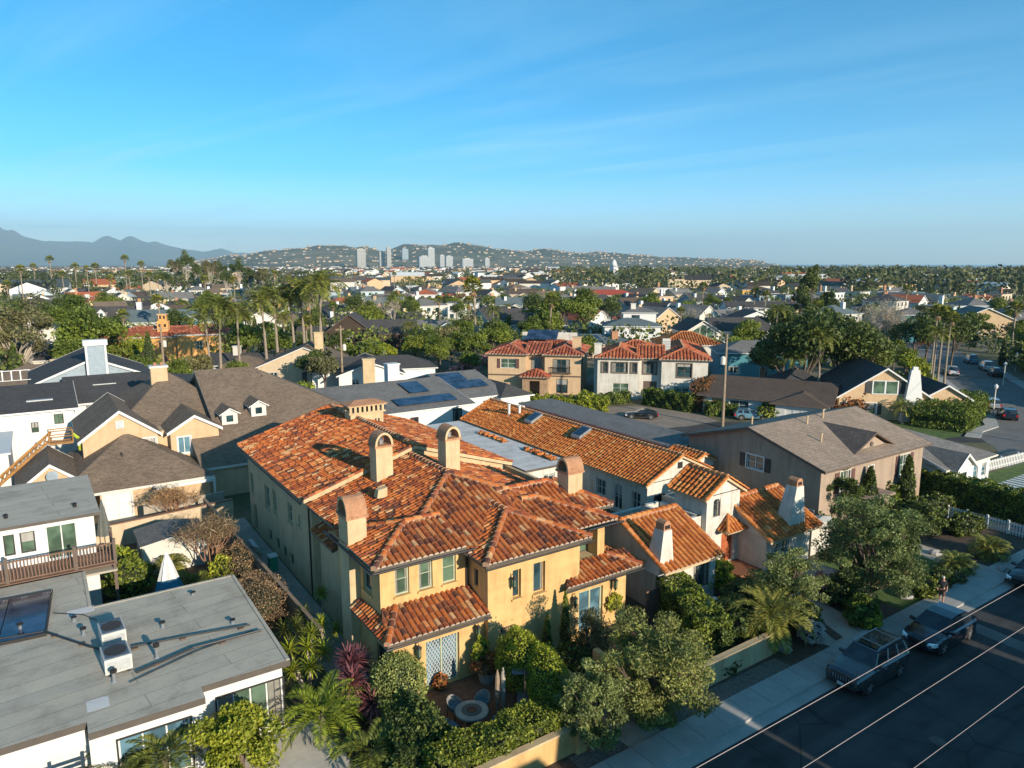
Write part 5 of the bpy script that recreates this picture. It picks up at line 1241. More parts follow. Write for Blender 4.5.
house('solar_roof_house', 'white house with dark solar panels on its low grey roof, just behind the villa', (38.5, 73.2), 0,
      [dict(x0=-11.5, x1=4.5, y0=0, y1=19, h=3.3, m=.2, wall=WHITE, roof=SH_GREY, fascia=WHITE, lo='gable', hi='gable', rake=WHITE), dict(x0=4.7, x1=11.2, y0=2.8, y1=19, h=3.4, m=.25, wall=WHITE, roof=SH_GREY, fascia=WHITE, lo='gable', hi='gable'), dict(x0=10.0, x1=14.4, y0=1.6, y1=12, h=3.3, m=.5, wall=WHITE, roof=SH_DARK, axis='y', fascia=WHITE)],
      [(0, 'front', 5.6, 7.2, 1.0, 2.4, FRI), (0, 'front', 8.0, 8.8, 1.0, 2.4, FRI), (0, 'front', 13.6, 14.6, 1.0, 2.8, FRI), (1, 'front', 3.4, 4.0, 1.4, 2.7, FRI), (2, 'front', 2.6, 3.3, 1.2, 2.4, FRW)],
      [(-1.6, 10.5, 1.6, 1.2, 4, 7.2, WHITE)], ex_solar)
house('brown_ranch_house', 'low ranch house with wide brown shingle roof and white walls behind the utility pole', (74.6, 64.6), R(-62.5),
      [dict(x0=0, x1=15.5, y0=0, y1=15, h=2.6, m=.2, wall=WHITE, roof=SH_DBR, ov=.8, fascia=BROWNP, lo='gable', hi='gable'), dict(x0=9.5, x1=15.2, y0=-1.2, y1=6, h=2.55, m=.3, wall=WHITE, roof=SH_DBR, axis='y', ov=.7, fascia=BROWNP)],
      [(0, 'front', 1.2, 2.6, .6, 2.1, dict(fr=WOODB, glass=ORANGEST)), (0, 'front', 3.5, 6, .8, 2.1, FRW), (0, 'front', 7.6, 8.8, .1, 2.1, dict(kind='door', fr=WOODB, glass=WOODB)), (0, 'front', 9.3, 11, .8, 2.1, FRB), (1, 'front', 1.2, 5.0, .1, 2.1, dict(kind='door', fr=WHITE, glass=WHITE, name='garage_door', nx=4, ny=4))])
def ex_tan2(t):
    m = MB(); m.hexa([(7.4, -.9, 0), (10.2, -.9, 0), (7.4, -.02, 0), (10.2, -.02, 0), (8.3, -.6, 6.7), (9.3, -.6, 6.7), (8.3, -.02, 6.7), (9.3, -.02, 6.7)], WHITE); m.box(8.5, 9.1, -.5, -.1, 6.7, 7.1, WHITE); m.build('chimney', t, label='tall tapered white chimney on the front')
house('tan_gable_house', 'tan house with steep dark gable roof, black shutters and tall tapered white chimney', (86.2, 52.0), R(-42),
      [dict(x0=0, x1=11, y0=0, y1=12, h=3.1, m=.66, wall=TAN, roof=SH_DARK, axis='y', lo='gable', hi='gable', rake=WHITE, fascia=WHITE), dict(x0=10.2, x1=16.2, y0=.6, y1=9, h=2.8, m=.6, wall=TAN, roof=SH_DARK, axis='y', lo='gable', hi='gable', fascia=WHITE, rake=WHITE), dict(x0=-6, x1=1, y0=7, y1=16, h=2.8, m=.5, wall=TAN, roof=SH_DARK, fascia=WHITE)],
      [(0, 'front', .8, 4.6, .7, 2.2, dict(fr=WHITE, trim=(WHITE, .12), nx=4, shut=SHUTD, glass=GLASSG)), (1, 'front', 3.0, 4.4, .8, 2.2, dict(fr=WHITE, trim=(WHITE, .12), shut=SHUTD))], [], ex_tan2)
def tan2win():
    t = [o for o in bpy.data.objects if o.name.startswith('tan_gable_house')][0]
    w = MB(); w.box(4.0, 7.0, -.05, -.012, 3.5, 5.1, GLASSG); o = w.build('window', t); f = MB()
    for a, b_, c, e in ((3.9, 4.05, 3.4, 5.2), (6.95, 7.1, 3.4, 5.2), (5.4, 5.6, 3.4, 5.2)): f.box(a, b_, -.1, -.052, c, e, WHITE)
    f.box(4.06, 5.39, -.1, -.052, 3.4, 3.5, WHITE); f.box(5.61, 6.94, -.1, -.052, 3.4, 3.5, WHITE); f.box(4.06, 5.39, -.1, -.052, 5.1, 5.2, WHITE); f.box(5.61, 6.94, -.1, -.052, 5.1, 5.2, WHITE); f.build('frame', o)
    for a in (3.1, 7.2): s = MB(); s.box(a, a+.7, -.08, -.012, 3.5, 5.1, SHUTD); s.build('shutter', o)
tan2win()
# ================================================================ VEHICLES AND PEOPLE
def carpaint(name, col, rough=.25):
    m = plain(name, col, rough, .3, .6, .1); m.node_tree.nodes['Principled BSDF'].inputs['Coat Weight'].default_value = .8
    return m
P_GREY = carpaint('paint_graphite', (.05, .055, .06)); P_NAVY = carpaint('paint_navy', (.012, .02, .035)); P_BLACK = carpaint('paint_black', (.012, .012, .014)); P_WHITE = carpaint('paint_white', (.7, .7, .7)); P_RED = carpaint('paint_red', (.22, .02, .02)); P_BLUE = carpaint('paint_paleblue', (.16, .32, .42)); P_SILV = carpaint('paint_silver', (.35, .37, .38))
LAMP = glassy('lamp_clear', (.5, .52, .55), .15); REDL = plain('lamp_red', (.45, .01, .01), .3); TYRE = plain('tyre_rubber', (.02, .02, .02), .85); RIM = plain('rim_alloy', (.4, .41, .42), .35, .7)
CGLASS = glassy('car_glass', (.01, .014, .018), .05, .8); INTER = plain('car_trim', (.02, .02, .02), .7)
def car(name, label, loc, rz, L=4.6, Wd=1.85, H=1.7, belt=1.05, hood=1.0, xa=.95, xat=.35, xct=-1.75, xc=-2.1, wb=2.7, wr=.36, paint=P_GREY, rack=False, plate=False, cat='car', group=None, sun=False, boxy=True, pilm=None):
    t = thing(name, label, cat, (*loc, 0), rz, group); hw = Wd/2; m = MB(); F = L/2
    # body sections: (x, half width, bottom, shoulder height, centre height)
    if boxy: S_ = [(-F, hw*.86, .42, belt-.12, belt-.08), (-F+.08, hw*.95, .34, belt-.02, belt), (-F+.5, hw, .26, belt, belt+.02), (xc+.2, hw, .24, belt, belt+.02), (0, hw, .24, belt, belt+.02), (xa, hw, .24, hood+.03, hood+.08), (F-.7, hw*.99, .24, hood-.04, hood+.03), (F-.25, hw*.95, .28, hood-.10, hood-.03), (F-.06, hw*.88, .34, hood-.22, hood-.14), (F, hw*.8, .42, hood-.36, hood-.3)]
    else: S_ = [(-F, hw*.8, .42, belt-.2, belt-.15), (-F+.12, hw*.92, .34, belt-.06, belt), (-F+.6, hw*.99, .26, belt, belt+.04), (xc+.2, hw, .22, belt, belt+.03), (0, hw, .22, belt-.01, belt+.02), (xa, hw, .22, hood, hood+.06), (F-.8, hw*.98, .22, hood-.09, hood), (F-.35, hw*.92, .25, hood-.2, hood-.1), (F-.08, hw*.78, .3, hood-.34, hood-.26), (F, hw*.66, .38, hood-.42, hood-.38)]
    rings = []
    for x, w, zb, zs, zc in S_:
        h = [(w*.80, zb), (w*.97, zb+.12), (w, zb+(zs-zb)*.5), (w*.985, zs-.10), (w*.90, zs)]
        rings.append([(x, -a, z) for a, z in h]+[(x, -w*.45, zc), (x, w*.45, zc)]+[(x, a, z) for a, z in reversed(h)])
    n = len(rings[0])
    for i in range(len(rings)-1):
        for k in range(n): m.face([rings[i][k], rings[i+1][k], rings[i+1][(k+1) % n], rings[i][(k+1) % n]], paint)
    m.face(rings[0], paint); m.face(list(reversed(rings[-1])), paint)
    # roof, pillars
    zr = H-.02; bw, tw = hw*.9, hw*.68; zb_ = belt+.015; zA = hood+.07
    top = [(xat, -tw, zr-.05), (xat, tw, zr-.05), (xct, tw, zr-.03), (xct, -tw, zr-.03)]
    xm = (xat+xct)/2
    m.face([(xat, -tw, zr-.05), (xat, tw, zr-.05), (xm, tw, zr), (xm, -tw, zr)], paint); m.face([(xm, -tw, zr), (xm, tw, zr), (xct, tw, zr-.03), (xct, -tw, zr-.03)], paint)
    m.box(xct, xat, -tw-.015, tw+.015, zr-.1, zr-.052, paint)
    def P(sd, f, v): # f along the side 0 front..1 rear, v 0 belt..1 roof
        x = (xa+(xc-xa)*f)*(1-v)+(xat+(xct-xat)*f)*v; y = bw+(tw-bw)*v; z = (zA if f < .02 else zb_)*(1-v)+(zr-.06)*v
        return (x, sd*y, z)
    o_body = None; g = MB(); pil = [0, .045, .36, .40, .68, .72, .96, 1]
    for sd in (-1, 1):
        for i in range(len(pil)-1):
            a, b = pil[i], pil[i+1]; gl = i % 2 == 1
            q = [P(sd, a, 0), P(sd, b, 0), P(sd, b, 1), P(sd, a, 1)]
            (g if gl else m).face(q, CGLASS if gl else (pilm or paint))
    g.face([P(-1, 0, 0), P(1, 0, 0), P(1, 0, 1), P(-1, 0, 1)], CGLASS); g.face([P(-1, 1, 0), P(-1, 1, 1), P(1, 1, 1), P(1, 1, 0)], CGLASS)
    body = m.build('body', t, smooth=False); g.build('windows', t)
    if sun: s = MB(); s.box(xm-.1, xat-.15, -tw*.75, tw*.75, zr-.01, zr+.006, CGLASS); s.build('sunroof', t)
    tr = MB()
    tr.box(-F+.3, F-.3, -hw-.004, -hw*.98, .24, .36, INTER); tr.box(-F+.3, F-.3, hw*.98, hw+.004, .24, .36, INTER)
    for x in (0.02, -wb*.36): 
        for sd in (-1, 1): tr.box(x-.006, x+.006, sd*(hw+.001)-.004, sd*(hw+.001)+.004, .36, belt-.1, INTER)
    tr.build('sill_trim', t)
    for sd in (-1, 1):
        for x in (wb/2, -wb/2):
            ar = MB(); pts = [(x+(wr+.09)*math.cos(a_), sd*(hw+.006), wr+(wr+.09)*math.sin(a_)) for a_ in [PI*k/10-.15 for k in range(12)]]
            for k in range(len(pts)-1): ar.face([pts[k], pts[k+1], (pts[k+1][0], sd*(hw*.8), pts[k+1][2]), (pts[k][0], sd*(hw*.8), pts[k][2])], INTER)
            ar.face(pts, INTER); ar.build('wheel_arch', t)
            w = MB(); 
            for (r0, r1, y0, y1, mt) in ((wr, wr*.68, .02, .0, TYRE),):
                nn = 20; yo = sd*(hw+.02); yi = sd*(hw-.2)
                ring = lambda r, y: [(x+r*math.cos(2*PI*k/nn), y, wr+r*math.sin(2*PI*k/nn)) for k in range(nn)]
                A, B, Cc, D = ring(wr*.96, yo), ring(wr, sd*(hw-.02)), ring(wr, yi), ring(wr*.66, yo)
                for k in range(nn):
                    j = (k+1) % nn; w.face([A[k], A[j], B[j], B[k]], TYRE); w.face([B[k], B[j], Cc[j], Cc[k]], TYRE); w.face([A[k], A[j], D[j], D[k]], TYRE)
            wo = w.build('wheel', t); r_ = MB(); r_.face([(x+wr*.66*math.cos(2*PI*k/nn), sd*(hw+.0), wr+wr*.66*math.sin(2*PI*k/nn)) for k in range(nn)], INTER)
            for k in range(5):
                a_ = 2*PI*k/5+.3; dx, dz = math.cos(a_), math.sin(a_); px, pz = -dz*.05, dx*.05
                r_.face([(x+px, sd*(hw+.012), wr+pz), (x+dx*wr*.64+px*1.2, sd*(hw+.018), wr+dz*wr*.64+pz*1.2), (x+dx*wr*.64-px*1.2, sd*(hw+.018), wr+dz*wr*.64-pz*1.2), (x-px, sd*(hw+.012), wr-pz)], RIM)
            r_.build('rim', wo)
        h = MB(); hz_ = hood-.3 if boxy else hood-.33; h.hexa([(F-.34, sd*hw*.60, hz_-.08), (F-.03, sd*hw*.55, hz_-.08), (F-.40, sd*hw*.93, hz_-.06), (F-.16, sd*hw*.86, hz_-.06), (F-.34, sd*hw*.60, hz_+.10), (F-.05, sd*hw*.55, hz_+.08), (F-.40, sd*hw*.93, hz_+.12), (F-.18, sd*hw*.86, hz_+.1)], LAMP); h.build('headlight', t)
        h = MB(); h.box(-F-.01, -F+.22, sd*hw*.78-.14, sd*hw*.78+.1, belt-.35, belt-.08, REDL); h.build('taillight', t)
        h = MB(); h.hexa([(xa-.28, sd*(hw*.93), belt-.02), (xa-.12, sd*(hw*.93), belt-.02), (xa-.30, sd*(hw+.2), belt), (xa-.16, sd*(hw+.2), belt), (xa-.28, sd*(hw*.93), belt+.13), (xa-.12, sd*(hw*.93), belt+.1), (xa-.30, sd*(hw+.2), belt+.15), (xa-.16, sd*(hw+.2), belt+.13)], paint); h.build('mirror', t)
        h = MB(); 
        for x in (.1-.0, -.95): h.box(x-.12, x+.1, sd*(hw+.012)-.012, sd*(hw+.012)+.012, belt-.2, belt-.16, RIM)
        h.build('door_handle', t)
    gr = MB(); gz = hood-.34
    for k in range(7): gr.box(F-.05, F+.012, -.42+k*.13, -.36+k*.13, gz-.1, gz+.12, RIM if boxy else INTER)
    gr.box(F-.1, F-.0, -.46, .46, gz-.13, gz+.15, INTER); gr.box(F-.12, F+.02, -hw*.75, hw*.75, .38, .5, INTER if boxy else paint); gr.build('grille', t)
    if plate: q = MB(); q.box(F+.021, F+.03, -.16, .16, .40, .55, WHITE); q.build('licence_plate', t)
    if rack:
        q = MB()
        for sd in (-1, 1): q.tube([(xat-.1, sd*tw*.92, zr-.02), (xat-.25, sd*tw*.92, zr+.07), (xct+.25, sd*tw*.92, zr+.07), (xct+.1, sd*tw*.92, zr-.02)], .02, RIM, 6)
        for x in (xat-.5, xct+.5): q.tube([(x, -tw*.92, zr+.07), (x, tw*.92, zr+.07)], .018, RIM, 6)
        q.build('roof_rack', t)
    return t
suv = car('parked_suv', 'dark grey boxy off-road car with silver roof rack, nearest one parked at the kerb', (32.3, 16.95), PI, L=4.55, Wd=1.85, H=1.78, belt=1.12, hood=1.08, xa=.85, xat=.35, xct=-1.95, xc=-2.15, rack=True, plate=True, sun=True, group=None, pilm=STEEL)
car('parked_car', 'black rounded crossover parked behind the grey boxy off-road car', (38.9, 16.75), PI, L=4.75, Wd=1.92, H=1.62, belt=1.02, hood=.98, xa=1.05, xat=.25, xct=-1.3, xc=-2.2, wb=2.85, wr=.38, paint=P_NAVY, boxy=False)
car('parked_car', 'dark car parked at the kerb, cut by the right edge of the photo', (51.5, 16.9), PI, L=4.7, Wd=1.85, H=1.5, belt=.98, hood=.9, xa=.95, xat=.2, xct=-1.2, xc=-2.0, wb=2.75, paint=P_BLACK, boxy=False)
car('parked_sports_car', 'black low sports car on the driveway before the red tiled white house', (65.0, 66.6), R(-42+180), L=4.4, Wd=1.85, H=1.28, belt=.86, hood=.82, xa=.75, xat=.1, xct=-.9, xc=-1.9, wb=2.5, wr=.34, paint=P_BLACK, boxy=False)
car('parked_car', 'pale blue car half hidden by plants beside the utility pole', (76.4, 58.0), R(-45), paint=P_BLUE, boxy=False, L=4.5, H=1.45, belt=.95, hood=.9)
def person(name, label, loc, rz, top, trousers, skin, hairm, cap=None, arm=(.12, .1), h=1.72, stride=.18):
    t = thing(name, label, 'person', (*loc, 0), rz)
    def skinmesh(nm, verts, edges, rad, mats, sub=2):
        me = bpy.data.meshes.new(nm); me.from_pydata(verts, edges, []); o = bpy.data.objects.new(nm, me); C.objects.link(o)
        sm = o.modifiers.new('skin', 'SKIN'); 
        me.skin_vertices[0].data if me.skin_vertices else None
        for i, r in enumerate(rad): me.skin_vertices[0].data[i].radius = r
        me.skin_vertices[0].data[0].use_root = True
        o.modifiers.new('sub', 'SUBSURF').levels = sub; o.modifiers['sub'].render_levels = sub
        for m in mats: me.materials.append(m)
        o.parent = t; return o
    k = h/1.75; s = stride
    v = [(0, 0, .95), (0, 0, 1.15), (.01, 0, 1.38), (.02, 0, 1.5), (.04, 0, 1.6), (.05, 0, 1.68),            # pelvis, waist, chest, neck, head
         (0, .09, .9), (s*.6, .1, .5), (s*.7, .1, .1), (s*.7+.14, .11, .04),                                  # left leg
         (0, -.09, .9), (-s*.2, -.1, .5), (-s*1.3, -.1, .12), (-s*1.3+.12, -.11, .04),                        # right leg
         (0, .17, 1.42), (-.05, .23, 1.14), (arm[0], .24, .93), (arm[0]+.07, .235, .86),
         (0, -.17, 1.42), (.02, -.23, 1.14), (arm[1], -.24, .93), (arm[1]+.07, -.235, .86)]
    e = [(0, 1), (1, 2), (2, 3), (3, 4), (4, 5), (0, 6), (6, 7), (7, 8), (8, 9), (0, 10), (10, 11), (11, 12), (12, 13), (2, 14), (14, 15), (15, 16), (16, 17), (2, 18), (18, 19), (19, 20), (20, 21)]
    rr = [(.15, .12), (.14, .11), (.17, .12), (.055, .055), (.095, .085), (.08, .075), (.09, .09), (.06, .06), (.042, .042), (.03, .045), (.09, .09), (.06, .06), (.042, .042), (.03, .045), (.06, .06), (.042, .042), (.03, .03), (.026, .032), (.06, .06), (.042, .042), (.03, .03), (.026, .032)]
    bo = skinmesh('body', [tuple(c*k for c in p) for p in v], e, [(a*k, b*k) for a, b in rr], [skin])
    cl = skinmesh('shirt', [tuple(c*k for c in p) for p in (v[0], v[1], v[2], (.015, 0, 1.47), v[14], v[15], v[18], v[19])], [(0, 1), (1, 2), (2, 3), (2, 4), (4, 5), (2, 6), (6, 7)], [(.17*k, .14*k), (.16*k, .13*k), (.185*k, .135*k), (.08*k, .08*k), (.075*k, .075*k), (.062*k, .062*k), (.075*k, .075*k), (.062*k, .062*k)], [top])
    tr = skinmesh('trousers', [tuple(c*k for c in p) for p in ((0, 0, 1.0), v[6], v[7], v[10], v[11])], [(0, 1), (1, 2), (0, 3), (3, 4)], [(.165*k, .14*k), (.11*k, .11*k), (.085*k, .085*k), (.11*k, .11*k), (.085*k, .085*k)], [trousers])
    hr = MB(); c = (v[5][0]*k-.01, 0, v[5][2]*k+.01); m_ = core_ellipsoid(c, (.105, .09, .085), hairm, 1.0, 10); m_.build('hair', t, smooth=True)
    f = MB(); hx, hz0 = v[4][0]*k+.085, v[4][2]*k+.03
    f.hexa([(hx, -.012, hz0-.03), (hx+.03, -.01, hz0-.03), (hx, .012, hz0-.03), (hx+.03, .01, hz0-.03), (hx-.005, -.008, hz0+.03), (hx+.005, -.008, hz0+.03), (hx-.005, .008, hz0+.03), (hx+.005, .008, hz0+.03)], skin)
    for y in (-.032, .032): f.box(hx-.012, hx+.006, y-.008, y+.008, hz0+.02, hz0+.032, IRON)
    f.box(hx-.012, hx+.006, -.02, .02, hz0-.055, hz0-.047, SHUT); f.build('face', t)
    return t
SKIN = plain('skin', (.45, .26, .18), .6); HAIRW = plain('hair_grey', (.55, .5, .45), .8)
person('person', 'pedestrian in a dark top and brown shorts on the pavement beyond the black crossover', (43.4, 18.75), R(200), plain('cloth_dark', (.02, .025, .035), .9), plain('cloth_brown', (.12, .06, .05), .9), SKIN, HAIRW)
# ================================================================ GROUND, STREETS
def poly(name, pts, z, mat, th=.0, kind='structure'):
    m = MB()
    if th: m.prism(pts, z-th, z, mat)
    else: m.face([(x, y, z) for x, y in pts], mat)
    return struct(m, name, kind)
gm, nt, b = _new('ground_mix')
f = noise(nt, .06, 5, .6); f2 = noise(nt, .9, 4, .7)
c = ramp(nt, f, [(.36, (.075, .085, .03)), (.5, (.13, .11, .06)), (.62, (.20, .175, .14))]); c = mix_rgb(nt, .6, c, ramp(nt, f2, [(.3, (.5, .5, .45)), (.7, (1.2, 1.15, 1.0))]), 'MULTIPLY')
nt.links.new(c, b.inputs['Base Color']); b.inputs['Roughness'].default_value = .95
m = MB(); m.face([(-26000, -26000, 0), (26000, -26000, 0), (26000, 26000, 0), (-26000, 26000, 0)], gm); struct(m, 'ground')
poly('road', [(-60, 7.0), (260, 7.0), (260, 17.9), (-60, 17.9)], .004, ASPH)
poly('gutter', [(-60, 17.3), (260, 17.3), (260, 17.9), (-60, 17.9)], .008, CONC)
poly('sidewalk', [(-60, 18.05), (260, 18.05), (260, 19.45), (-60, 19.45)], .14, CONC, .14)
poly('kerb', [(-60, 17.9), (260, 17.9), (260, 18.047), (-60, 18.047)], .13, CONC, .13)
m = MB()
for i in range(0, 90): m.box(-20+i*1.5, -20+i*1.5+.018, 18.06, 19.44, .1395, .1425, FASCIA)
struct(m, 'sidewalk_joint')
poly('road_patch', [(40.9, 7.1), (42.0, 7.1), (42.6, 17.2), (41.5, 17.2)], .009, ASPHO)
poly('sidewalk_far', [(-60, 5.3), (260, 5.3), (260, 6.85), (-60, 6.85)], .14, CONC, .14)
grassm, nt, b = _new('lawn'); f = noise(nt, 1.2, 5, .7); f2 = noise(nt, 30, 3, .7)
c = ramp(nt, f, [(.35, (.05, .09, .015)), (.65, (.10, .16, .03))]); c = mix_rgb(nt, .6, c, ramp(nt, f2, [(.3, (.5, .5, .5)), (.7, (1.3, 1.3, 1.2))]), 'MULTIPLY'); nt.links.new(c, b.inputs['Base Color']); b.inputs['Roughness'].default_value = .95; bump(nt, b, f2, .8, .05)
poly('soil', [(8, 19.45), (62, 19.45), (62, 27), (8, 27)], .02, DIRT)
poly('gravel_bed', [(16.5, 19.46), (30, 19.46), (30, 20.5), (16.5, 20.5)], .03, GRAVEL)
poly('patio', [(11.8, 22.0), (18.6, 22.0), (18.6, 28.2), (11.8, 28.2)], .05, PAVER)
poly('garden_path', [(19.0, 19.46), (20.9, 19.46), (20.6, 24), (18.8, 24)], .045, CONCD)
poly('front_walk', [(33.4, 19.46), (36.9, 19.46), (38.6, 27.4), (36.9, 27.4), (35.1, 22.2), (33.0, 20.5)], .05, CONCD)
poly('planting_strip', [(34.1, 19.7), (34.8, 19.7), (35.6, 21.9), (35.0, 21.9)], .06, DIRT)
poly('lawn', [(40.5, 19.46), (48.9, 19.46), (51, 26.5), (41, 26.5)], .04, grassm)
poly('lawn', [(60, 23), (85, 23), (90, 29), (60, 30)], .03, grassm)
poly('yard', [(-10, 45), (11, 38), (11, 60), (-10, 60)], .02, DIRT)
poly('white_patio', [(4.0, 22), (9.5, 22), (8.6, 28.8), (4.3, 28.8)], .05, stucco('pale_paving', (.62, .58, .52), stain=0))
poly('front_walk', [(48.9, 19.46), (51.4, 19.46), (51.8, 28), (50.6, 28)], .05, CONCD)
# second street and its driveways
poly('alley', [(49, 58), (58, 57), (78, 45), (84, 38), (92, 33), (92, 40), (84, 48), (74, 58), (63, 64), (52, 70), (49, 70)], .006, ASPH)
poly('driveway', [at(598, 407), at(640, 406), at(700, 414), at(718, 421), at(690, 426), at(648, 430), at(612, 424)], .012, stucco('driveway_paving', (.30, .235, .18), (.22, .17, .13), sc_=.8, stain=0))
poly('side_path', [(10.6, 27), (12.4, 27), (12.4, 57), (9.4, 57)], .015, CONCD)
m = MB(); m.lathe(0, 0, [(.36, 0), (.36, .012)], IRON, 20); m.lathe(0, 0, [(.30, .012), (.30, .016)], FASCIA, 20); single(m, 'manhole_cover', 'round iron manhole cover in the dark road below the parked off-road car', 'manhole', (30.2, 12.6, .005))
poly('driveway', [(2.6, 57), (11, 58.3), (11, 62), (2.6, 62)], .02, CONCD)
lk = [(78, 29), (86.5, 33.5), (90.1, 36.6), (93.5, 37.8), (98.2, 38), (103, 40.3), (113.6, 47.6), (127, 56.6), (138, 64.2), (151, 74.8), (166, 86), (205, 118), (300, 200)]
rk = [(310, 190), (215, 108), (175, 77), (153, 62), (131, 47.5), (113, 35), (98, 28.5), (85, 27)]
poly('road', lk+rk, .01, ASPHO)
poly('sidewalk', [(90.1, 36.6), (93.5, 37.8), (98.2, 38), (103, 40.3), (113.6, 47.6), (127, 56.6), (138, 64.2), (137, 65.6), (126, 58.0), (112.6, 49.0), (102, 41.8), (97.6, 39.3), (93, 39.2), (89.4, 38.0)], .13, CONC, .13)
poly('sidewalk', [(98, 28.5), (113, 35), (131, 47.5), (153, 62), (154, 60.5), (132, 46), (114, 33.5), (98.5, 27)], .13, CONC, .13)
poly('lawn', [(76, 41), (88.8, 38.3), (93, 39.4), (97.6, 39.5), (102, 42), (112, 49), (126, 58.2), (120, 66), (96, 52)], .03, grassm)
# ================================================================ GARDEN WALLS, PATIO FURNITURE
def gwall(label, a, b, h, mat=YEL, th=.25, cop=True, seg=None, curve=0):
    t = thing('garden_wall', label, 'wall', (a[0], a[1], 0), world=True); d = V((b[0]-a[0], b[1]-a[1], 0)); L = d.length; d.normalize(); n = V((-d.y, d.x, 0)); m = MB(); c = MB(); k = seg or 1
    P = [V((*a, 0))+d*(L*i/k)+n*curve*math.sin(PI*i/k) for i in range(k+1)]
    for i in range(k):
        m.obox(P[i], P[i+1]-P[i], n*th, (0, 0, h), mat)
        if cop: c.obox(P[i]-n*.04+V((0, 0, h)), P[i+1]-P[i], n*(th+.08), (0, 0, .09), CREAM)
    m.build('panel', t); c.build('coping', t); return t
gwall('low yellow stucco wall along the pavement in front of the villa patio, bottom centre', (9.5, 20.55), (17.0, 20.6), 1.1, YEL)
gwall('cream garden wall with light coping beside the large olive tree, along the pavement', (21.3, 20.6), (30.2, 20.75), 1.15, CREAM)
gwall('short curved yellow wing wall left of the garden gate', (18.5, 21.2), (18.6, 23.4), 1.9, YEL, .3, False)
gwall('tall curved yellow wing wall right of the garden gate', (20.4, 20.9), (20.7, 23.6), 2.1, YEL, .3, False)
m = MB(); m.box(16.9, 17.5, 20.4, 21.0, 0, 1.5, YEL); m.box(16.85, 17.55, 20.35, 21.05, 1.5, 1.6, CREAM); m.box(17.05, 17.35, 20.385, 20.398, .7, 1.1, IRON); single(m, 'gate_pillar', 'yellow pillar with a mail slot at the end of the low patio wall', 'pillar', (17.2, 20.7, 0), world=True)
m = MB(); m.box(21.0, 21.5, 20.35, 20.95, 0, 1.35, YEL); m.box(20.95, 21.55, 20.3, 21.0, 1.35, 1.45, CREAM); single(m, 'gate_pillar', 'yellow pillar at the start of the cream garden wall under the large olive', 'pillar', (21.2, 20.7, 0), world=True)
shrub('potted_flowers', 'yellow flowering plant on the pillar of the low patio wall', 'plant', (17.2, 20.7, 1.55), (.4, .4, .4), 260, .12, L_YEL, 5)
# fire-pit table and wicker chairs on the patio
t = thing('patio_table', 'round stone patio table with a dark fire bowl in the middle', 'table', (14.25, 24.45, .05)); m = MB(); m.lathe(0, 0, [(.70, .66), (.74, .68), (.74, .74), (.7, .76)], CONCD, 32); m.build('tabletop', t)
m = MB(); m.lathe(0, 0, [(.4, 0), (.28, .1), (.3, .6), (.45, .66)], STONEV, 16); m.build('base', t); m = MB(); m.lathe(0, 0, [(.24, .762), (.22, .785), (.1, .775)], IRON, 20); m.build('fire_bowl', t)
m = MB(); m.lathe(0, 0, [(.46, .762), (.45, .768)], ROLL, 28); m.build('inlay_ring', t)
WICK = plain('wicker_chair', (.26, .25, .23), .8, noise_amt=.4, sc_=12); CUSH = plain('cushion_blue', (.10, .17, .22), .9)
def chair0(label):
    t = thing('patio_chair', label, 'chair', (0, 0, 0), group='chairs around the round patio table'); m = MB(); m.box(-.28, .28, -.28, .28, .36, .42, WICK); m.build('seat', t)
    m = MB(); m.box(-.26, .26, -.25, .26, .421, .50, CUSH); m.build('cushion', t)
    m = MB(); n = 9
    for k in range(n):
        a0, a1 = -PI*.12+PI*1.24*k/n, -PI*.12+PI*1.24*(k+1)/n
        zt = lambda a: .62+.26*max(0, math.sin(a)); q = lambda a, r, z: (r*math.cos(a), -r*math.sin(a), z)
        m.hexa([q(a0, .29, .42), q(a1, .29, .42), q(a0, .33, .42), q(a1, .33, .42), q(a0, .33, zt(a0)), q(a1, .33, zt(a1)), q(a0, .37, zt(a0)), q(a1, .37, zt(a1))], WICK)
    m.build('backrest', t)
    for x in (-.24, .24):
        for y in (-.24, .24): m = MB(); m.tube([(x, y, 0), (x*.95, y*.95, .36)], .022, IRON, 6); m.build('leg', t)
    return t
cp = chair0('x')
for i, (dx, dy, lab) in enumerate(((-.3, 1.05, 'patio chair against the house side of the round table, next to the french door'), (.95, .65, 'patio chair on the right of the round table nearest the swing seat'), (-1.15, -.1, 'left patio chair of the pair left of the round table, nearest the house'), (-.95, -.85, 'left patio chair of the pair left of the round table, nearest the street'), (-.1, -1.2, 'patio chair with dark blue cushion on the street side of the round table'), (.85, -.95, 'patio chair with blue cushion at the lower right of the round table'))):
    o = cp if i == 0 else copy_tree(cp); o['label'] = lab; o.location = (14.25+dx*.95, 24.45+dy*.95, .05); o.rotation_euler = (0, 0, math.atan2(dy, dx)+PI/2+PI) ; o.rotation_euler = (0, 0, math.atan2(dy, dx)-PI/2+PI)
t = thing('swing_seat', 'grey cushioned swing seat under the arched hedge beside the patio', 'swing seat', (16.7, 23.9, .05), R(235)); m = MB(); GC_ = plain('cushion_grey', (.16, .17, .20), .9); m.box(-1.0, 1.0, -.35, .35, .42, .6, GC_); m.build('seat', t)
m = MB(); m.hexa([(-1, .3, .5), (1, .3, .5), (-1, .42, .5), (1, .42, .5), (-1, .5, 1.15), (1, .5, 1.15), (-1, .62, 1.15), (1, .62, 1.15)], GC_); m.build('backrest', t)
for x in (-1.1, 1.1): m = MB(); m.tube([(x, -.5, 0), (x, 0, 1.9), (x, .6, 0)], .035, WOODB, 6); m.build('frame', t)
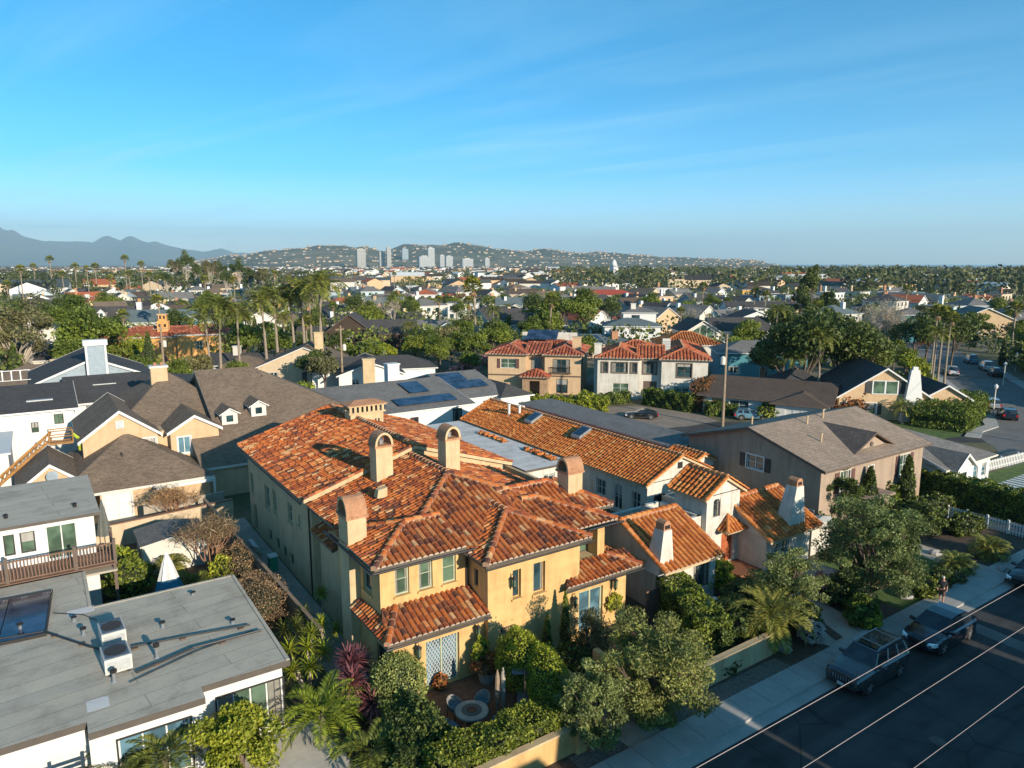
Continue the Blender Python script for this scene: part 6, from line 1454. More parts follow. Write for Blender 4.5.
m = MB(); m.tube([(-1.1, 0, 1.9), (1.1, 0, 1.9)], .04, WOODB, 6)
m.hexa([(-1.15, -.6, 1.75), (-.2, -.6, 1.75), (-1.15, .6, 1.75), (-.2, .6, 1.75), (-1.15, -.6, 1.78), (-.2, -.6, 1.78), (-1.15, .6, 1.78), (-.2, .6, 1.78)], GC_); m.build('canopy', t)
for i, x in enumerate((15.65, 15.95)):
    m = MB(); m.lathe(0, 0, [(.03, 0), (.05, .2), (.13, .9), (.10, 1.8), (.02, 2.15)], CONCD if i else WOODF, 8); single(m, 'closed_umbrella', ['closed pale patio umbrella at the right of the round table, left one of two', 'closed pale patio umbrella at the right of the round table, right one of two'][i], 'umbrella', (x, 24.55, .05))
t = thing('planter', 'dark stone planter of reddish plants right of the lattice french door', 'planter', (16.6, 27.0, .05)); m = MB(); m.lathe(0, 0, [(.35, 0), (.5, .5), (.55, .6), (.45, .6)], CONC, 10); m.build('pot', t); P_, N_ = ellipsoid_pts(500, (0, 0, .85), (.7, .6, .5), 4, -.4); mobj(leaf_mesh('foliage', P_, .14, L_RUST, elong=2, face=N_, fb=.3), 'foliage', t)
m = MB(); m.box(0, .5, 0, .55, 0, 1.0, plain('bin_green', (.02, .28, .16), .5)); m.box(-.03, .53, -.05, .6, 1.0, 1.08, WHITE)
single(m, 'wheelie_bin', 'small green bin with white lid in the shaded passage beside the villa', 'bin', (11.3, 45.4, 0))
m = MB(); m.box(0, .3, 0, 1.8, 0, .5, WHITE); single(m, 'white_crate', 'white box lying in the passage against the villa left wall', 'box', (11.2, 49, 0))
t = thing('side_fence', 'weathered wooden fence along the passage on the left side of the villa', 'fence', (10.4, 40, 0), world=True); m = MB()
for i in range(70): m.box(10.5-.035*(i*.35)/1, 10.54-.035*(i*.35), 33+i*.36, 33.33+i*.36, .05, 1.75+random.uniform(-.03, .03), WOODF)
m.build('boards', t); q = MB(); q.hexa([(10.42, 33, 1.78), (10.62, 33, 1.78), (9.6, 58, 1.78), (9.8, 58, 1.78), (10.42, 33, 1.86), (10.62, 33, 1.86), (9.6, 58, 1.86), (9.8, 58, 1.86)], WOODF); q.build('top_rail', t)
t = thing('side_fence', 'dark board fence in shadow between the villa and the white cottage', 'fence', (27.2, 26, 0), world=True); m = MB()
for i in range(16): m.box(27.0+i*.2-.0, 27.18+i*.2, 26.8, 26.83, .05, 1.9, WOODB)
m.build('boards', t); q = MB(); q.box(27, 30.2, 26.83, 26.88, 1.6, 1.7, WOODB); q.build('top_rail', t)
# ================================================================ POLES, WIRES, LAMPS
def upole(name, label, loc, h, arms=(), tr=None, r=.16):
    t = thing(name, label, 'utility pole', (*loc, 0), 0); m = MB(); m.tube([(0, 0, -.2), (0, 0, h)], [r*1.25, r*.8], WOODF, 10); m.build('pole', t)
    for z, rz, L in arms:
        m = MB(); c, s = math.cos(rz), math.sin(rz); m.obox((-c*L/2-s*.17, -s*L/2+c*.17, z), (c*L, s*L, 0), (-s*.1, c*.1, 0), (0, 0, .12), WOODF); o = m.build('crossarm', t)
        for k in (-.45, -.2, .2, .45): q = MB(); q.lathe(c*L*k-s*.2, s*L*k+c*.2, [(.04, z+.12), (.06, z+.2), (.02, z+.28)], CREAM, 6); q.build('insulator', o)
    if tr: m = MB(); m.lathe(tr[0], tr[1], [(.27, tr[2]), (.3, tr[2]+.05), (.3, tr[2]+.85), (.22, tr[2]+.95), (.06, tr[2]+1.05)], GREYSID if False else OFFW, 12); m.build('transformer', t)
    return t
upole('utility_pole', 'tall brown utility pole with a pale transformer in front of the brown ranch house', (69.8, 57.2), 11.6, [], (-.62, -.1, 7.9))
upole('utility_pole', 'distant utility pole with a white transformer left of the yellow-green trees', at(343, 392), 10.5, [(9.8, R(20), 1.6)], (.5, 0, 6.6))
upole('utility_pole', 'thin dark pole by the pale-limbed sycamore at the far left', (15.5, 118), 11.0, [(10.3, 0, 2.2)], (.4, .4, 7.6))
upole('utility_pole', 'roadside pole out of view that carries the near wires, left end', (-30, 6.7), 12.0, [(11.2, PI/2, 2.4)])
upole('utility_pole', 'roadside pole out of view that carries the near wires, right end', (95, 6.7), 12.0, [(11.2, PI/2, 2.4)])
for (z, lab) in ((11.8, 'highest of the three pale overhead wires, passing in front of the grey off-road car'), (10.5, 'middle one of the three pale overhead wires over the road'), (8.6, 'lowest of the three pale overhead wires over the road, in the corner')):
    m = MB(); pts = [(x, 7.0, z+.00009*(x-32)**2-.0) for x in range(-30, 96, 6)]; m.tube(pts, .0075, plain('wire_pale%d' % int(z), (.34, .27, .25), .5), 5); single(m, 'overhead_wire', lab, 'wire', (0, 7, z), world=True)
def wire(p, q, sag, lab, r=.02):
    m = MB(); p = V(p); q = V(q); m.tube([p.lerp(q, i/16)-V((0, 0, sag*4*(i/16)*(1-i/16))) for i in range(17)], r, IRON, 4); single(m, 'overhead_wire', lab, 'wire', tuple(p), world=True)
x1, y1 = at(960, 372, 7.0); wire((x1, y1, 6.5), (92, 24, 8.2), .2, 'dark wire slanting over the hedges at the right edge')
wire((*polar(700, 165), 13.5), (*polar(940, 150), 13.5), .5, 'thin wire strung level across the treetops on the right', .03)
def lamp(label, loc, h):
    t = thing('street_lamp', label, 'street lamp', (*loc, 0)); m = MB(); m.tube([(0, 0, 0), (0, 0, .5), (0, 0, h)], [.12, .09, .07], OFFW, 8); m.build('post', t); m = MB(); m.lathe(0, 0, [(.09, h), (.22, h+.15), (.26, h+.45), (.1, h+.62), (.02, h+.7)], WHITE, 10); m.build('lamp_head', t)
lamp('white street lamp on the lawn corner by the road on the right', (105.3, 41.6), 3.6); lamp('white street lamp on the far pavement of the side road, upper right', at(1003, 385), 3.2); lamp('white street lamp at the near verge beyond the far parked van', at(1015, 372), 3.0)
car('parked_car', 'silver car parked beside the hedge on the side road, right', (111.0, 45.6-1.4), R(33), paint=P_SILV, boxy=False, H=1.48, belt=.95, hood=.9)
car('parked_car', 'dark blue car parked behind the silver car on the side road', (105.0, 41.4-1.6), R(30), paint=P_NAVY, boxy=False, H=1.5, belt=.98, hood=.9)
car('parked_car', 'white car parked beside the three tall palms on the side road', (138.6, 62.4), R(38), paint=P_WHITE, boxy=True)
car('parked_car', 'dark red car parked at the far bend of the side road', at(921, 345), R(120), paint=P_RED, boxy=False, H=1.5, belt=.95, hood=.9)
car('parked_pickup', 'white pickup parked across the side road under the dark trees', (150.5, 61.5), R(34), paint=P_WHITE, boxy=True, H=1.85, L=5.2)
car('parked_car', 'black car in shade behind the white pickup on the side road', (143.5, 57.0), R(34), paint=P_BLACK, boxy=True)
car('parked_car', 'pale blue van parked nearest on the far kerb of the side road', (158.2, 67.6), R(36), paint=P_BLUE, boxy=True, H=1.95)
car('parked_car', 'black car at the right edge on the side road beside the dark hedge', (117.5, 37.6), R(34), paint=P_BLACK, boxy=True)
# houses and trees across the near street, behind the camera's bottom edge: they throw the long evening shadow over the road
def autow(L, h, st=1, fr=None, glass=GLASS, bi=0, k=None, door=True):
    fr = fr or dict(fr=WHITE, fw=.1); out = []; k = k or max(2, int(L/4))
    for s in range(st):
        z = .9+s*2.9
        for i in range(k):
            c = L*(i+.5)/k; w = random.choice((.6, .8, 1.0))
            if s == 0 and door and i == k//2: out.append((bi, 'front', c-.5, c+.5, .1, 2.1, dict(kind='door', fr=WHITE, glass=random.choice((BROWNP, GLASS, WOODB)), nx=1, ny=1)))
            else: out.append((bi, 'front', c-w, c+w, z, z+1.25, dict(nx=2, ny=1, glass=glass, **fr)))
    return out
def B_(x0, x1, y0, y1, h, wall, roof_=None, tile=None, m=.42, axis='x', lo='hip', hi='hip', **k): return dict(x0=x0, x1=x1, y0=y0, y1=y1, h=h, wall=wall, roof=roof_, tile=tile, m=m, axis=axis, lo=lo, hi=hi, fascia=k.pop('fascia', WHITE), **k)
EXCL = []   # (x, y, radius) already built on
def mid(name, label, px, row, rz, blocks, wins, chims=(), extra=None):
    x, y = at(px, row); L = blocks[0]['x1']; c, s = math.cos(rz), math.sin(rz)
    cx, cy = x+s*0-(-s)*0, y
    EXCL.append((x-s*6, y+c*6, 13))
    return house(name, label, (x-c*L/2, y-s*L/2), rz, blocks, wins, chims, extra)
# ---- landmark houses of the middle distance
def ex_orange(t):
    m = MB(); m.box(9.6, 11.6, 2.0, 3.6, 5, 8.8, ORANGEST); m.box(9.9, 11.3, 2.2, 3.4, 8.8, 10.0, ORANGEST); m.box(9.7, 11.5, 2.0, 3.6, 10.0, 10.2, CREAM)
    for x in (10.1, 10.8): m.box(x, x+.35, 2.15, 2.199, 9.2, 9.8, IRON)
    for x in (9.9, 10.9): m.box(x, x+.4, 1.95, 1.999, 7.6, 8.2, IRON)
    m.build('chimney', t, label='tall orange chimney tower with small openings')
mid('orange_villa', 'orange stucco villa with reddish tile roofs and a tower-like chimney, upper left', 165, 366, R(-22), [B_(0, 22, 0, 10, 5.8, ORANGEST, tile=T_RED, m=.3), B_(-.5, 4.5, -2.5, 4, 5.6, ORANGEST, tile=T_RED, m=.35), B_(14, 22.5, -1.5, 8, 6.3, ORANGEST, tile=T_RED, m=.33)],
    autow(22, 5.8, 2, dict(fr=BROWNP))[:9]+[(1, 'front', 1.3, 3.6, 2.8, 4.8, dict(fr=BROWNP)), (2, 'front', 3.2, 4.8, 3.4, 5.0, dict(fr=OLIVEFR))], (), ex_orange)
mid('pale_blue_cottage', 'low pale blue cottage with dark roof behind a clipped garden, below the orange villa', 232, 381, R(-30), [B_(0, 17, 0, 8, 2.8, PALEBLUE, SH_DARK, m=.38), B_(15.5, 23, 1, 9, 2.7, PALEBLUE, SH_DARK, m=.38, lo='gable', hi='gable')], autow(17, 2.8, 1, dict(fr=WHITE, shut=SHUTD)), [(8, 3, 1.2, 1, 3, 5.6, OFFW)])
mid('beige_gable_house', 'beige cottage with brown gabled roof and white porch posts behind the queen palms', 305, 384, R(-25), [B_(0, 15, 0, 10, 3.0, TANL, SH_BROWN, axis='y', lo='gable', hi='gable', m=.42), B_(-7, 1, 2, 9, 2.8, TANL, SH_BROWN)], autow(15, 3, 1), [(9, 3, 1.4, 1.2, 3, 8.3, CREAM)])
mid('dark_shingle_house', 'dark brown shingled two-storey house with steep intersecting gables', 350, 352, R(-30), [B_(0, 11, 0, 9, 4.4, SH_DBR, SH_DARK, m=.75, lo='gable', hi='gable', axis='y', fascia=BROWNP), B_(8, 20, 3, 11, 4.0, SH_DBR, SH_DARK, m=.7, lo='gable', hi='gable', fascia=BROWNP), B_(-7, 2, 2, 9, 3.4, SH_DBR, SH_DARK, m=.55, lo='gable', hi='gable', fascia=BROWNP)], autow(11, 4.4, 1, dict(fr=WHITE))+[(0, 'front', 4.6, 6.4, 3.0, 4.2, dict(fr=OFFW))])
mid('bright_blue_house', 'bright blue house with grey roof and white trimmed gable, right of dark shingled house', 407, 343, R(-28), [B_(0, 19, 0, 9, 3.6, BLUESID, SH_GREY, m=.42, lo='gable', hi='gable'), B_(17, 22, -2, 8, 3.6, BLUESID, SH_GREY, axis='y', m=.6, lo='gable', hi='gable', rake=WHITE)], autow(19, 3.6, 1))
mid('white_gable_cottage', 'small white cottage with a dark roof and broad front gable right of the transformer pole', 372, 392, R(-18), [B_(0, 10, 0, 12, 2.8, WHITE, SH_DARK, axis='y', m=.36, lo='gable', hi='gable', rake=WHITE), B_(-4, 16, 5, 13, 2.9, WHITE, SH_DARK, m=.4)], autow(10, 3, 1), [(3.5, -3.4, 1.8, 1.3, 0, 5.6, CREAM)])
mid('solar_bungalow', 'pale bungalow with dark blue panels on a low grey roof behind the beige tile villa', 590, 358, R(-32), [B_(0, 20, 0, 10, 3.0, TANL, SH_BLUEG, m=.32)], autow(20, 3, 1), [(15, 2, 1.4, 1.2, 3, 5.4, CHIMCAP)], lambda t: [m.build('solar_panel', t) for m in [MB()] if [m.hexa([(3, 1, 3.5), (13, 1, 3.5), (4.5, 4, 4.45), (12, 4, 4.45), (3, 1, 3.6), (13, 1, 3.6), (4.5, 4, 4.55), (12, 4, 4.55)], SOLAR)]])
mid('white_modern_house', 'white stepped two-storey house with grey hip roofs above the red tiled white house', 632, 350, R(-38), [B_(0, 13, 0, 10, 5.6, WHITE, SH_BLUEG, m=.3), B_(5, 13, 9, 17, 8.2, WHITE, SH_GREY, m=.3)], autow(13, 5, 2, dict(fr=IRON))+[(1, 'front', 2, 4, 6.6, 7.6, dict(fr=IRON))], [(7, 11, 1.2, 1.2, 8, 10.2, OFFW)])
def ex_glass(t):
    m = MB(); m.face([(1.8, -.06, 2.2), (6.4, -.06, 2.2), (6.4, -.06, 4.9), (4.1, -.06, 6.3), (1.8, -.06, 4.9)], GLASSG); o = m.build('gable_glazing', t); f = MB()
    for x in (1.75, 3.3, 4.9, 6.35): f.box(x, x+.12, -.12, -.065, 2.2, 5.0 if x in (1.75, 6.35) else 5.9, OFFW)
    f.build('frame', o)
mid('glass_gable_house', 'white house with a large green glazed gable and long dark roof', 702, 352, R(-32), [B_(0, 8.2, 0, 12, 4.6, OFFW, SH_DARK, axis='y', m=.62, lo='gable', hi='gable', rake=OFFW), B_(7.5, 22, 3, 12, 4.6, WHITE, SH_DARK, m=.6, lo='gable', hi='gable')], [(1, 'front', 4, 5.6, 2.8, 4.2, FRW), (1, 'front', 9, 10.5, 2.8, 4.2, FRW)], [(21.5, 5, 1.2, 1.6, 0, 8.8, WHITE)], ex_glass)
mid('small_tile_house', 'small white house with an orange tile hip roof just above the red tile one', 690, 366, R(-36), [B_(0, 12, 0, 10, 4.2, WHITEST, tile=T_SPAN, m=.4), B_(10, 15, 4, 10, 3.4, WHITEST, SH_BLUEG)], autow(12, 3.4, 1))
mid('teal_house', 'teal painted house with grey hip roof half hidden by the dark pepper trees', 762, 379, R(-40), [B_(0, 15, 0, 9, 4.6, TEALSID, SH_GREY, m=.36)], autow(15, 3, 1))
mid('white_garage_house', 'white fronted house with a wide green door panel and low gable, above the teal house', 757, 338, R(-32), [B_(0, 15, 0, 11, 4.4, WHITE, SH_DARK, axis='y', m=.38, lo='gable', hi='gable', rake=WHITE), B_(14, 26, 2, 11, 3.4, WHITE, SH_DARK)], [(0, 'front', 4, 8.5, .4, 4.0, dict(fr=WHITE, glass=GLASSG)), (0, 'front', 9.5, 12, 1, 3.4, FRW)])
mid('long_white_house', 'long white building with small dark windows under a grey roof, upper right of centre', 770, 322, R(-34), [B_(0, 30, 0, 10, 4.8, WHITE, SH_DARK, m=.4, lo='gable', hi='gable')], autow(30, 4, 2, k=9))
mid('orange_house', 'two-storey yellow-orange house in the distance above the long white building', 757, 302, R(-34), [B_(0, 16, 0, 12, 6.5, plain('ochre_paint', (.62, .36, .08), .8), SH_DBR, m=.3)], autow(16, 6, 2))
mid('green_roof_house', 'pale grey-green roofed house with white gable, upper left behind the orange villa', 165, 336, R(-20), [B_(0, 24, 0, 12, 4.0, WHITE, SH_BLUEG, m=.5, lo='gable', hi='gable'), B_(14, 22, -2.5, 8, 4.0, BLUESID, SH_BLUEG, axis='y', m=.6, lo='gable', hi='gable', rake=WHITE)], autow(24, 4, 1))
mid('dormer_house', 'dark roofed house with two white dormers left of the orange villa chimney', 117, 334, R(-20), [B_(0, 16, 0, 10, 3.4, WHITE, SH_DARK, m=.85, lo='gable', hi='gable')], autow(16, 3, 1), [(13, 3, 1.3, 1.2, 3, 8.8, WHITE)], lambda t: [ (lambda m: ([m.box(x-.9, x+.9, .6, 4, 4.6, 6.2, WHITE), m.face([(x-.9, .595, 6.2), (x+.9, .595, 6.2), (x, .595, 7.2)], WHITE), [slab(m, s, .12, SH_DARK, WHITE) for s in roofdef(x-1.1, x+1.1, .4, 5.5, 6.1, 1.0, 'y', 'gable', 'gable')[0]], m.box(x-.4, x+.4, .55, .594, 4.9, 6.0, GLASS)], m.build('dormer', t)))(MB()) for x in (4.2, 9.2)])
mid('white_gable_house', 'cream gabled house among green trees at the far left, below the horizon palms', 63, 352, R(-12), [B_(0, 11, 0, 12, 4.2, OFFW, SH_BROWN, axis='y', m=.5, lo='gable', hi='gable', rake=WHITE), B_(10, 22, 3, 11, 3.2, TANL, SH_GREY)], autow(11, 3, 1), [(-1.6, 4, 1.2, 1.2, 0, 7.8, WHITE)])
mid('tan_house', 'tan gabled house beyond the white three-car cluster near the right edge', 985, 338, R(-45), [B_(0, 16, 0, 12, 4.5, TAN, SH_GREY, axis='y', m=.45, lo='gable', hi='gable', rake=WHITE), B_(14, 24, 3, 12, 3.5, TAN, SH_GREY)], autow(16, 4, 1))
mid('beige_flat_building', 'plain beige block with a flat roof behind the airy trees in the middle', 596, 322, R(-34), [B_(0, 12, 0, 12, 6.6, CONCD, SH_GREY, m=.05)], [])
mid('red_roof_house', 'white house with vivid red roof in the middle distance', 608, 304, R(-34), [B_(0, 30, 0, 14, 4.4, WHITE, plain('red_roof', (.38, .06, .03), .8), m=.35)], autow(30, 4, 1))
mid('fan_palm_house', 'white house with black roof behind the lone tall fan palm', 500, 326, R(-30), [B_(0, 20, 0, 10, 4.0, WHITE, SH_DARK, m=.4), B_(15, 22, -3, 6, 4, WHITE, SH_DARK, axis='y', m=.5, lo='gable')], autow(20, 4, 1))
mid('turquoise_gable_house', 'house with turquoise tall wall beside the grey leafless trees', 912, 343, R(-50), [B_(0, 6, 0, 10, 7.2, TEALSID, SH_GREY, m=.3), B_(-10, .5, 1, 10, 3.8, OFFW, SH_TAN)], [])
for e in ((19, 38, 22), (0, 45, 18), (5, 68, 24), (2, 88, 26), (38, 44, 24), (53, 35, 18), (66, 34, 18), (82, 60, 20), (90, 48, 18), (74, 80, 20), (66, 94, 18), (36, 72, 22), (64, 66, 16), (20, 78, 16)): EXCL.append(e)
def roadnear(x, y, w=9):
    P = [(84, 30), (94, 33), (104, 37), (115, 43), (128, 52), (145, 63), (165, 76), (190, 95), (215, 113), (260, 155), (305, 195)]
    for i in range(len(P)-1):
        a, b = V((*P[i], 0)), V((*P[i+1], 0)); d = b-a; t = max(0, min(1, (V((x, y, 0))-a).dot(d)/d.length_squared))
        if (a+d*t-V((x, y, 0))).length < w: return True
    return False
# ---------------------------------------------------------------- naming the distant things
LM = [(-400, 'the left edge of the photo'), (30, 'the pale-limbed sycamore'), (90, 'the dormered dark roof'), (165, 'the orange villa'), (225, 'the pale blue cottage'), (275, 'the queen palms'), (350, 'the dark brown shingled house'), (405, 'the bright blue house'), (476, 'the lone tall fan palm'), (540, 'the beige and stone villa'), (600, 'the beige flat block'), (650, 'the red tiled white house'), (702, 'the glazed gable house'), (760, 'the teal house'), (815, 'the dark pepper trees'), (880, 'the grey leafless trees'), (935, 'the three tall palms'), (1000, 'the side road')]
ORD = ['nearest', 'second nearest', 'third nearest', 'fourth nearest', 'fifth nearest', 'sixth nearest', 'seventh nearest', 'eighth nearest', 'ninth nearest', 'tenth nearest', 'eleventh nearest', 'twelfth nearest', 'thirteenth nearest', 'fourteenth nearest', 'fifteenth nearest', 'sixteenth nearest', 'seventeenth nearest', 'eighteenth nearest', 'nineteenth nearest', 'twentieth nearest']
REG = []
def reg(o, desc, x, y): REG.append((o, desc, x, y))
def flush_labels():
    G_ = {}
    for o, d, x, y in REG:
        px, py = proj(x, y, 0); lm = min(LM, key=lambda q: abs(q[0]-px))[1]
        G_.setdefault((d, lm), []).append((math.hypot(x, y), o))
    for (d, lm), L_ in G_.items():
        L_.sort(key=lambda q: q[0])
        for i, (dist, o) in enumerate(L_):
            o['label'] = (d+' behind '+lm) if len(L_) == 1 else (ORD[min(i, 19)]+' '+d+' behind '+lm)
# ---------------------------------------------------------------- ordinary houses of the suburb, from 100 m out
random.seed(21)
WCOL = [('white', WHITE), ('cream', OFFW), ('tan', TAN), ('white', WHITEST), ('beige', TANL), ('grey', GREYSID), ('white', WHITE), ('pale blue', PALEBLUE)]
RCOL = [('dark roof', SH_DARK), ('grey roof', SH_GREY), ('brown roof', SH_DBR), ('grey roof', SH_BLUEG), ('tan roof', SH_BROWN), ('red tile roof', T_PAN), ('dark roof', SH_DARK)]
RED_FLAT = tilemat('tile_far', [(0, (.38, .11, .05)), (.5, (.38, .11, .05))]); RCOL[5] = ('red tile roof', RED_FLAT)
KINDS = [('low hipped', lambda w, r: [B_(0, 16, 0, 11, 3, w, r, m=.42), B_(10, 17, -3, 6, 2.9, w, r, axis='y', m=.45, lo='gable')], 1), ('two-storey', lambda w, r: [B_(0, 13, 0, 11, 5.8, w, r, m=.4), B_(12, 18, 2, 10, 3, w, r, m=.4)], 2), ('gable-fronted', lambda w, r: [B_(0, 9, 0, 14, 4.6, w, r, axis='y', m=.6, lo='gable', hi='gable', rake=WHITE), B_(8.5, 17, 3, 12, 3.2, w, r, m=.5, hi='gable', lo='gable')], 1), ('long gabled', lambda w, r: [B_(0, 20, 0, 9, 3.3, w, r, m=.5, lo='gable', hi='gable'), B_(3, 9, -2, 7, 3.3, w, r, axis='y', m=.6, lo='gable')], 1), ('flat-roofed modern', lambda w, r: [B_(0, 11, 0, 10, 6.0, w, r, m=.04, ov=.2), B_(10, 17, 1, 9, 3.2, w, r, m=.04, ov=.2)], 2)]
PROTO = {}
def far_proto(k, w, r, detail):
    key = (k, w, r, detail)
    if key in PROTO: return PROTO[key], True
    kn, fn, st = KINDS[k]; bl = fn(WCOL[w][1], RCOL[r][1]); random.seed(k*31+w*7+r)
    x1 = bl[0]['x1']; ch = [(x1*.6, 3, 1.2, 1, 3, bl[0]['h']+3.2, random.choice((WHITE, CREAM, CHIMCAP)))]
    for b_ in bl:
        for kk in ('x0', 'x1'): b_[kk] -= 8
        for kk in ('y0', 'y1'): b_[kk] -= 5.5
    ch = [(ch[0][0]-8, ch[0][1]-5.5, *ch[0][2:])]
    if detail: o = house(kn.replace('-', '_').replace(' ', '_')+'_house', None, (0, 0), 0, bl, autow(x1, bl[0]['h'], st, dict(fr=WHITE, fw=.12)), ch)
    else:
        M_ = MB()
        for b_ in bl:
            bx = (b_['x0'], b_['x1'], b_['y0'], b_['y1'])
            for kk in ('front', 'right', 'back', 'left'):
                a, c = side(*bx, kk); M_.face([(*a, 0), (*c, 0), (*c, b_['h']), (*a, b_['h'])], b_['wall'])
                L_ = math.hypot(c[0]-a[0], c[1]-a[1]); dx, dy = (c[0]-a[0])/L_, (c[1]-a[1])/L_; nx, ny = dy*.04, -dx*.04
                for s in range(st if b_['h'] > 5 else 1):
                    for i in range(int(L_/3.4)):
                        u = (i+.5)*3.4; z = .9+2.9*s; M_.face([(a[0]+dx*(u-.7)+nx, a[1]+dy*(u-.7)+ny, z), (a[0]+dx*(u+.7)+nx, a[1]+dy*(u+.7)+ny, z), (a[0]+dx*(u+.7)+nx, a[1]+dy*(u+.7)+ny, z+1.3), (a[0]+dx*(u-.7)+nx, a[1]+dy*(u-.7)+ny, z+1.3)], GLASS)
            roof(M_, M_, *bx, b_['h']-.02, b_['m'], b_['axis'], b_['lo'], b_['hi'], ov=.4, mat=b_['roof'], fmat=WHITE, wmat=b_['wall'])
        x, y, w_, d_, z0, z1, mt = ch[0]; M_.box(x, x+w_, y, y+d_, z0, z1, mt)
        o = M_.build(kn.replace('-', '_').replace(' ', '_')+'_house')
    PROTO[key] = o; return o, False
PLACED = []
def free(x, y, r):
    for ex, ey, er in EXCL:
        if (x-ex)**2+(y-ey)**2 < (r+er)**2: return False
    return not roadnear(x, y, 7+r)
def inview(x, y, mar=60):
    F = x*math.cos(HEAD)+y*math.sin(HEAD)
    if F < 5: return False
    px, py = proj(x, y, 3); return -mar < px < 1024+mar
nh = 0
# streets of the far blocks run along x; houses stand in pairs of rows either side
y = 96.0; cand = []
rowys = []
yy = 104
while yy < 520: rowys += [yy, yy+19]; yy += 19+19+27-14
for ry in rowys:
    x = -40
    while x < 480:
        x += random.uniform(17.5, 21); X, Y = x+random.uniform(-1.5, 1.5), ry+random.uniform(-2, 2)
        D = math.hypot(X, Y)
        if D < 100 or D > 440 or not inview(X, Y): continue
        if free(X, Y, 7.5): cand.append((D, X, Y))
# the right-hand sector nearer than the first rows
for (X, Y) in [(x_, y_) for x_ in range(110, 420, 20) for y_ in (22, 42, 62, 82)]:
    X += random.uniform(-2, 2); Y += random.uniform(-2, 2); D = math.hypot(X, Y)
    if inview(X, Y, 20) and free(X, Y, 8) and 120 < D < 440: cand.append((D, X, Y))
cand.sort(); cand = cand[:225]
for D, X, Y in cand:
    random.seed(int(X*13+Y*7)); k = random.choice((0, 0, 1, 2, 3, 3, 4, 0, 2)); w = random.randrange(8); r = random.choice((0, 1, 2, 3, 4, 5, 6, 0, 1))
    pr, used = far_proto(k, w, r, D < 175)
    a = random.choice((0, 0, PI, PI/2, -PI/2))+random.choice((0, 0, -.6, .1)) if D > 175 else random.choice((0, -.3, -.6, -.2))
    pr_o = place(pr, used, (X, Y, 0), a, 1.0); pr_o['category'] = 'house'; pr_o['group'] = 'houses of the suburb beyond the near block'
    reg(pr_o, '%s %s house with %s' % (WCOL[w][0], KINDS[k][0], RCOL[r][0]), X, Y); EXCL.append((X, Y, 7)); nh += 1
# ---------------------------------------------------------------- trees
TP = {}
def tproto(k):
    if k in TP: return TP[k]
    f = {
     'broad': lambda: [make_tree('broadleaf_tree', None, 'tree', h, w, c, int(5200*(h/7)**1.8), .20, m, BARK, s, 20, .38) for h, w, c, m, s in ((7, 6.5, 5.2, L_MID, 3), (6, 5.5, 4.6, L_DARK, 4), (8.5, 8, 6.2, L_MID, 5), (5.5, 6, 4.3, L_BRIGHT, 6), (9.5, 7.5, 7, L_DARK, 7), (6.5, 6, 5, L_GREYG, 8))],
     'pine': lambda: [make_tree('tall_evergreen', None, 'tree', h, w, c, 5200, .30, L_DARK, BARK, s, 26, .26, hollow=.35) for h, w, c, s in ((17, 7, 14, 11), (22, 9, 16, 12), (14, 5, 12, 13))],
     'euc': lambda: [make_tree('tall_gum_tree', None, 'tree', h, w, c, 5200, .30, m, BARKP, s, 17, .28, hollow=.3, limbs=12, r=.3) for h, w, c, m, s in ((22, 11, 15, L_GREYG, 15), (18, 9, 12, L_DARK, 16), (26, 12, 17, L_DARK, 17))],
     'cyp': lambda: [cypress('columnar_tree', None, 'tree', (0, 0, 0), 8, 1.2, L_DARK, 3, None, 1800, .19)],
     'fan': lambda: [fan_palm('fan_palm', None, 'palm tree', h, 32, 2.2, .24, L_PALM, s, 1.6, None, 8) for h, s in ((17, 1), (13, 2), (21, 3))],
     'feather': lambda: [feather_palm('feather_palm', None, 'palm tree', h, 3.7, 24, .18, L_PALM, None, 20, .8, .13, seed=s) for h, s in ((8, 1), (11, 2), (6, 3))],
     'bare': lambda: [bare_tree('leafless_tree', None, 'tree', 9, .55, BARKP, 5, .2, 6, None, 1200, leafmat('twig_pale', (.24, .21, .18), (.46, .41, .36), .1))],
     'shrub': lambda: [shrub('garden_shrub', None, 'shrub', (0, 0, 0), (1.8, 1.8, 1.4), 1500, .17, m, s) for m, s in ((L_MID, 1), (L_DARK, 2), (L_BRIGHT, 3), (L_RUST, 4))],
    }[k]()
    TP[k] = [[o, False] for o in f]; return TP[k]
DESC = {'broad': ['rounded green tree', 'small dark green tree', 'wide spreading green tree', 'bright green tree', 'tall dark leafy tree', 'grey-green tree'], 'pine': ['tall dark evergreen', 'very tall dark evergreen', 'narrow dark evergreen'], 'euc': ['tall grey-green gum tree', 'dark open gum tree', 'towering dark gum tree'], 'cyp': ['narrow columnar dark tree'], 'fan': ['tall fan palm', 'mid-height fan palm', 'very tall fan palm'], 'feather': ['feathery palm', 'tall feathery palm', 'short feathery palm'], 'bare': ['leafless grey tree'], 'shrub': ['round green shrub', 'dark round shrub', 'bright green shrub', 'rust-coloured shrub']}
NT = 0
def put(kind, i, x, y, s=1.0, rz=None, label=None, sz=None, z=0):
    global NT
    L_ = tproto(kind); i = i % len(L_); pr, used = L_[i]; L_[i][1] = True
    o = place(pr, used, (x, y, z), random.uniform(0, 6.28) if rz is None else rz, s, sz=sz)
    o['category'] = {'fan': 'palm tree', 'feather': 'palm tree', 'shrub': 'shrub'}.get(kind, 'tree'); o['group'] = {'fan': 'palm trees of the suburb', 'feather': 'palm trees of the suburb', 'shrub': 'garden shrubs of the suburb'}.get(kind, 'trees of the suburb')
    if label: o['label'] = label; del o['group']
    else: reg(o, DESC[kind][i], x, y)
    NT += 1; return o
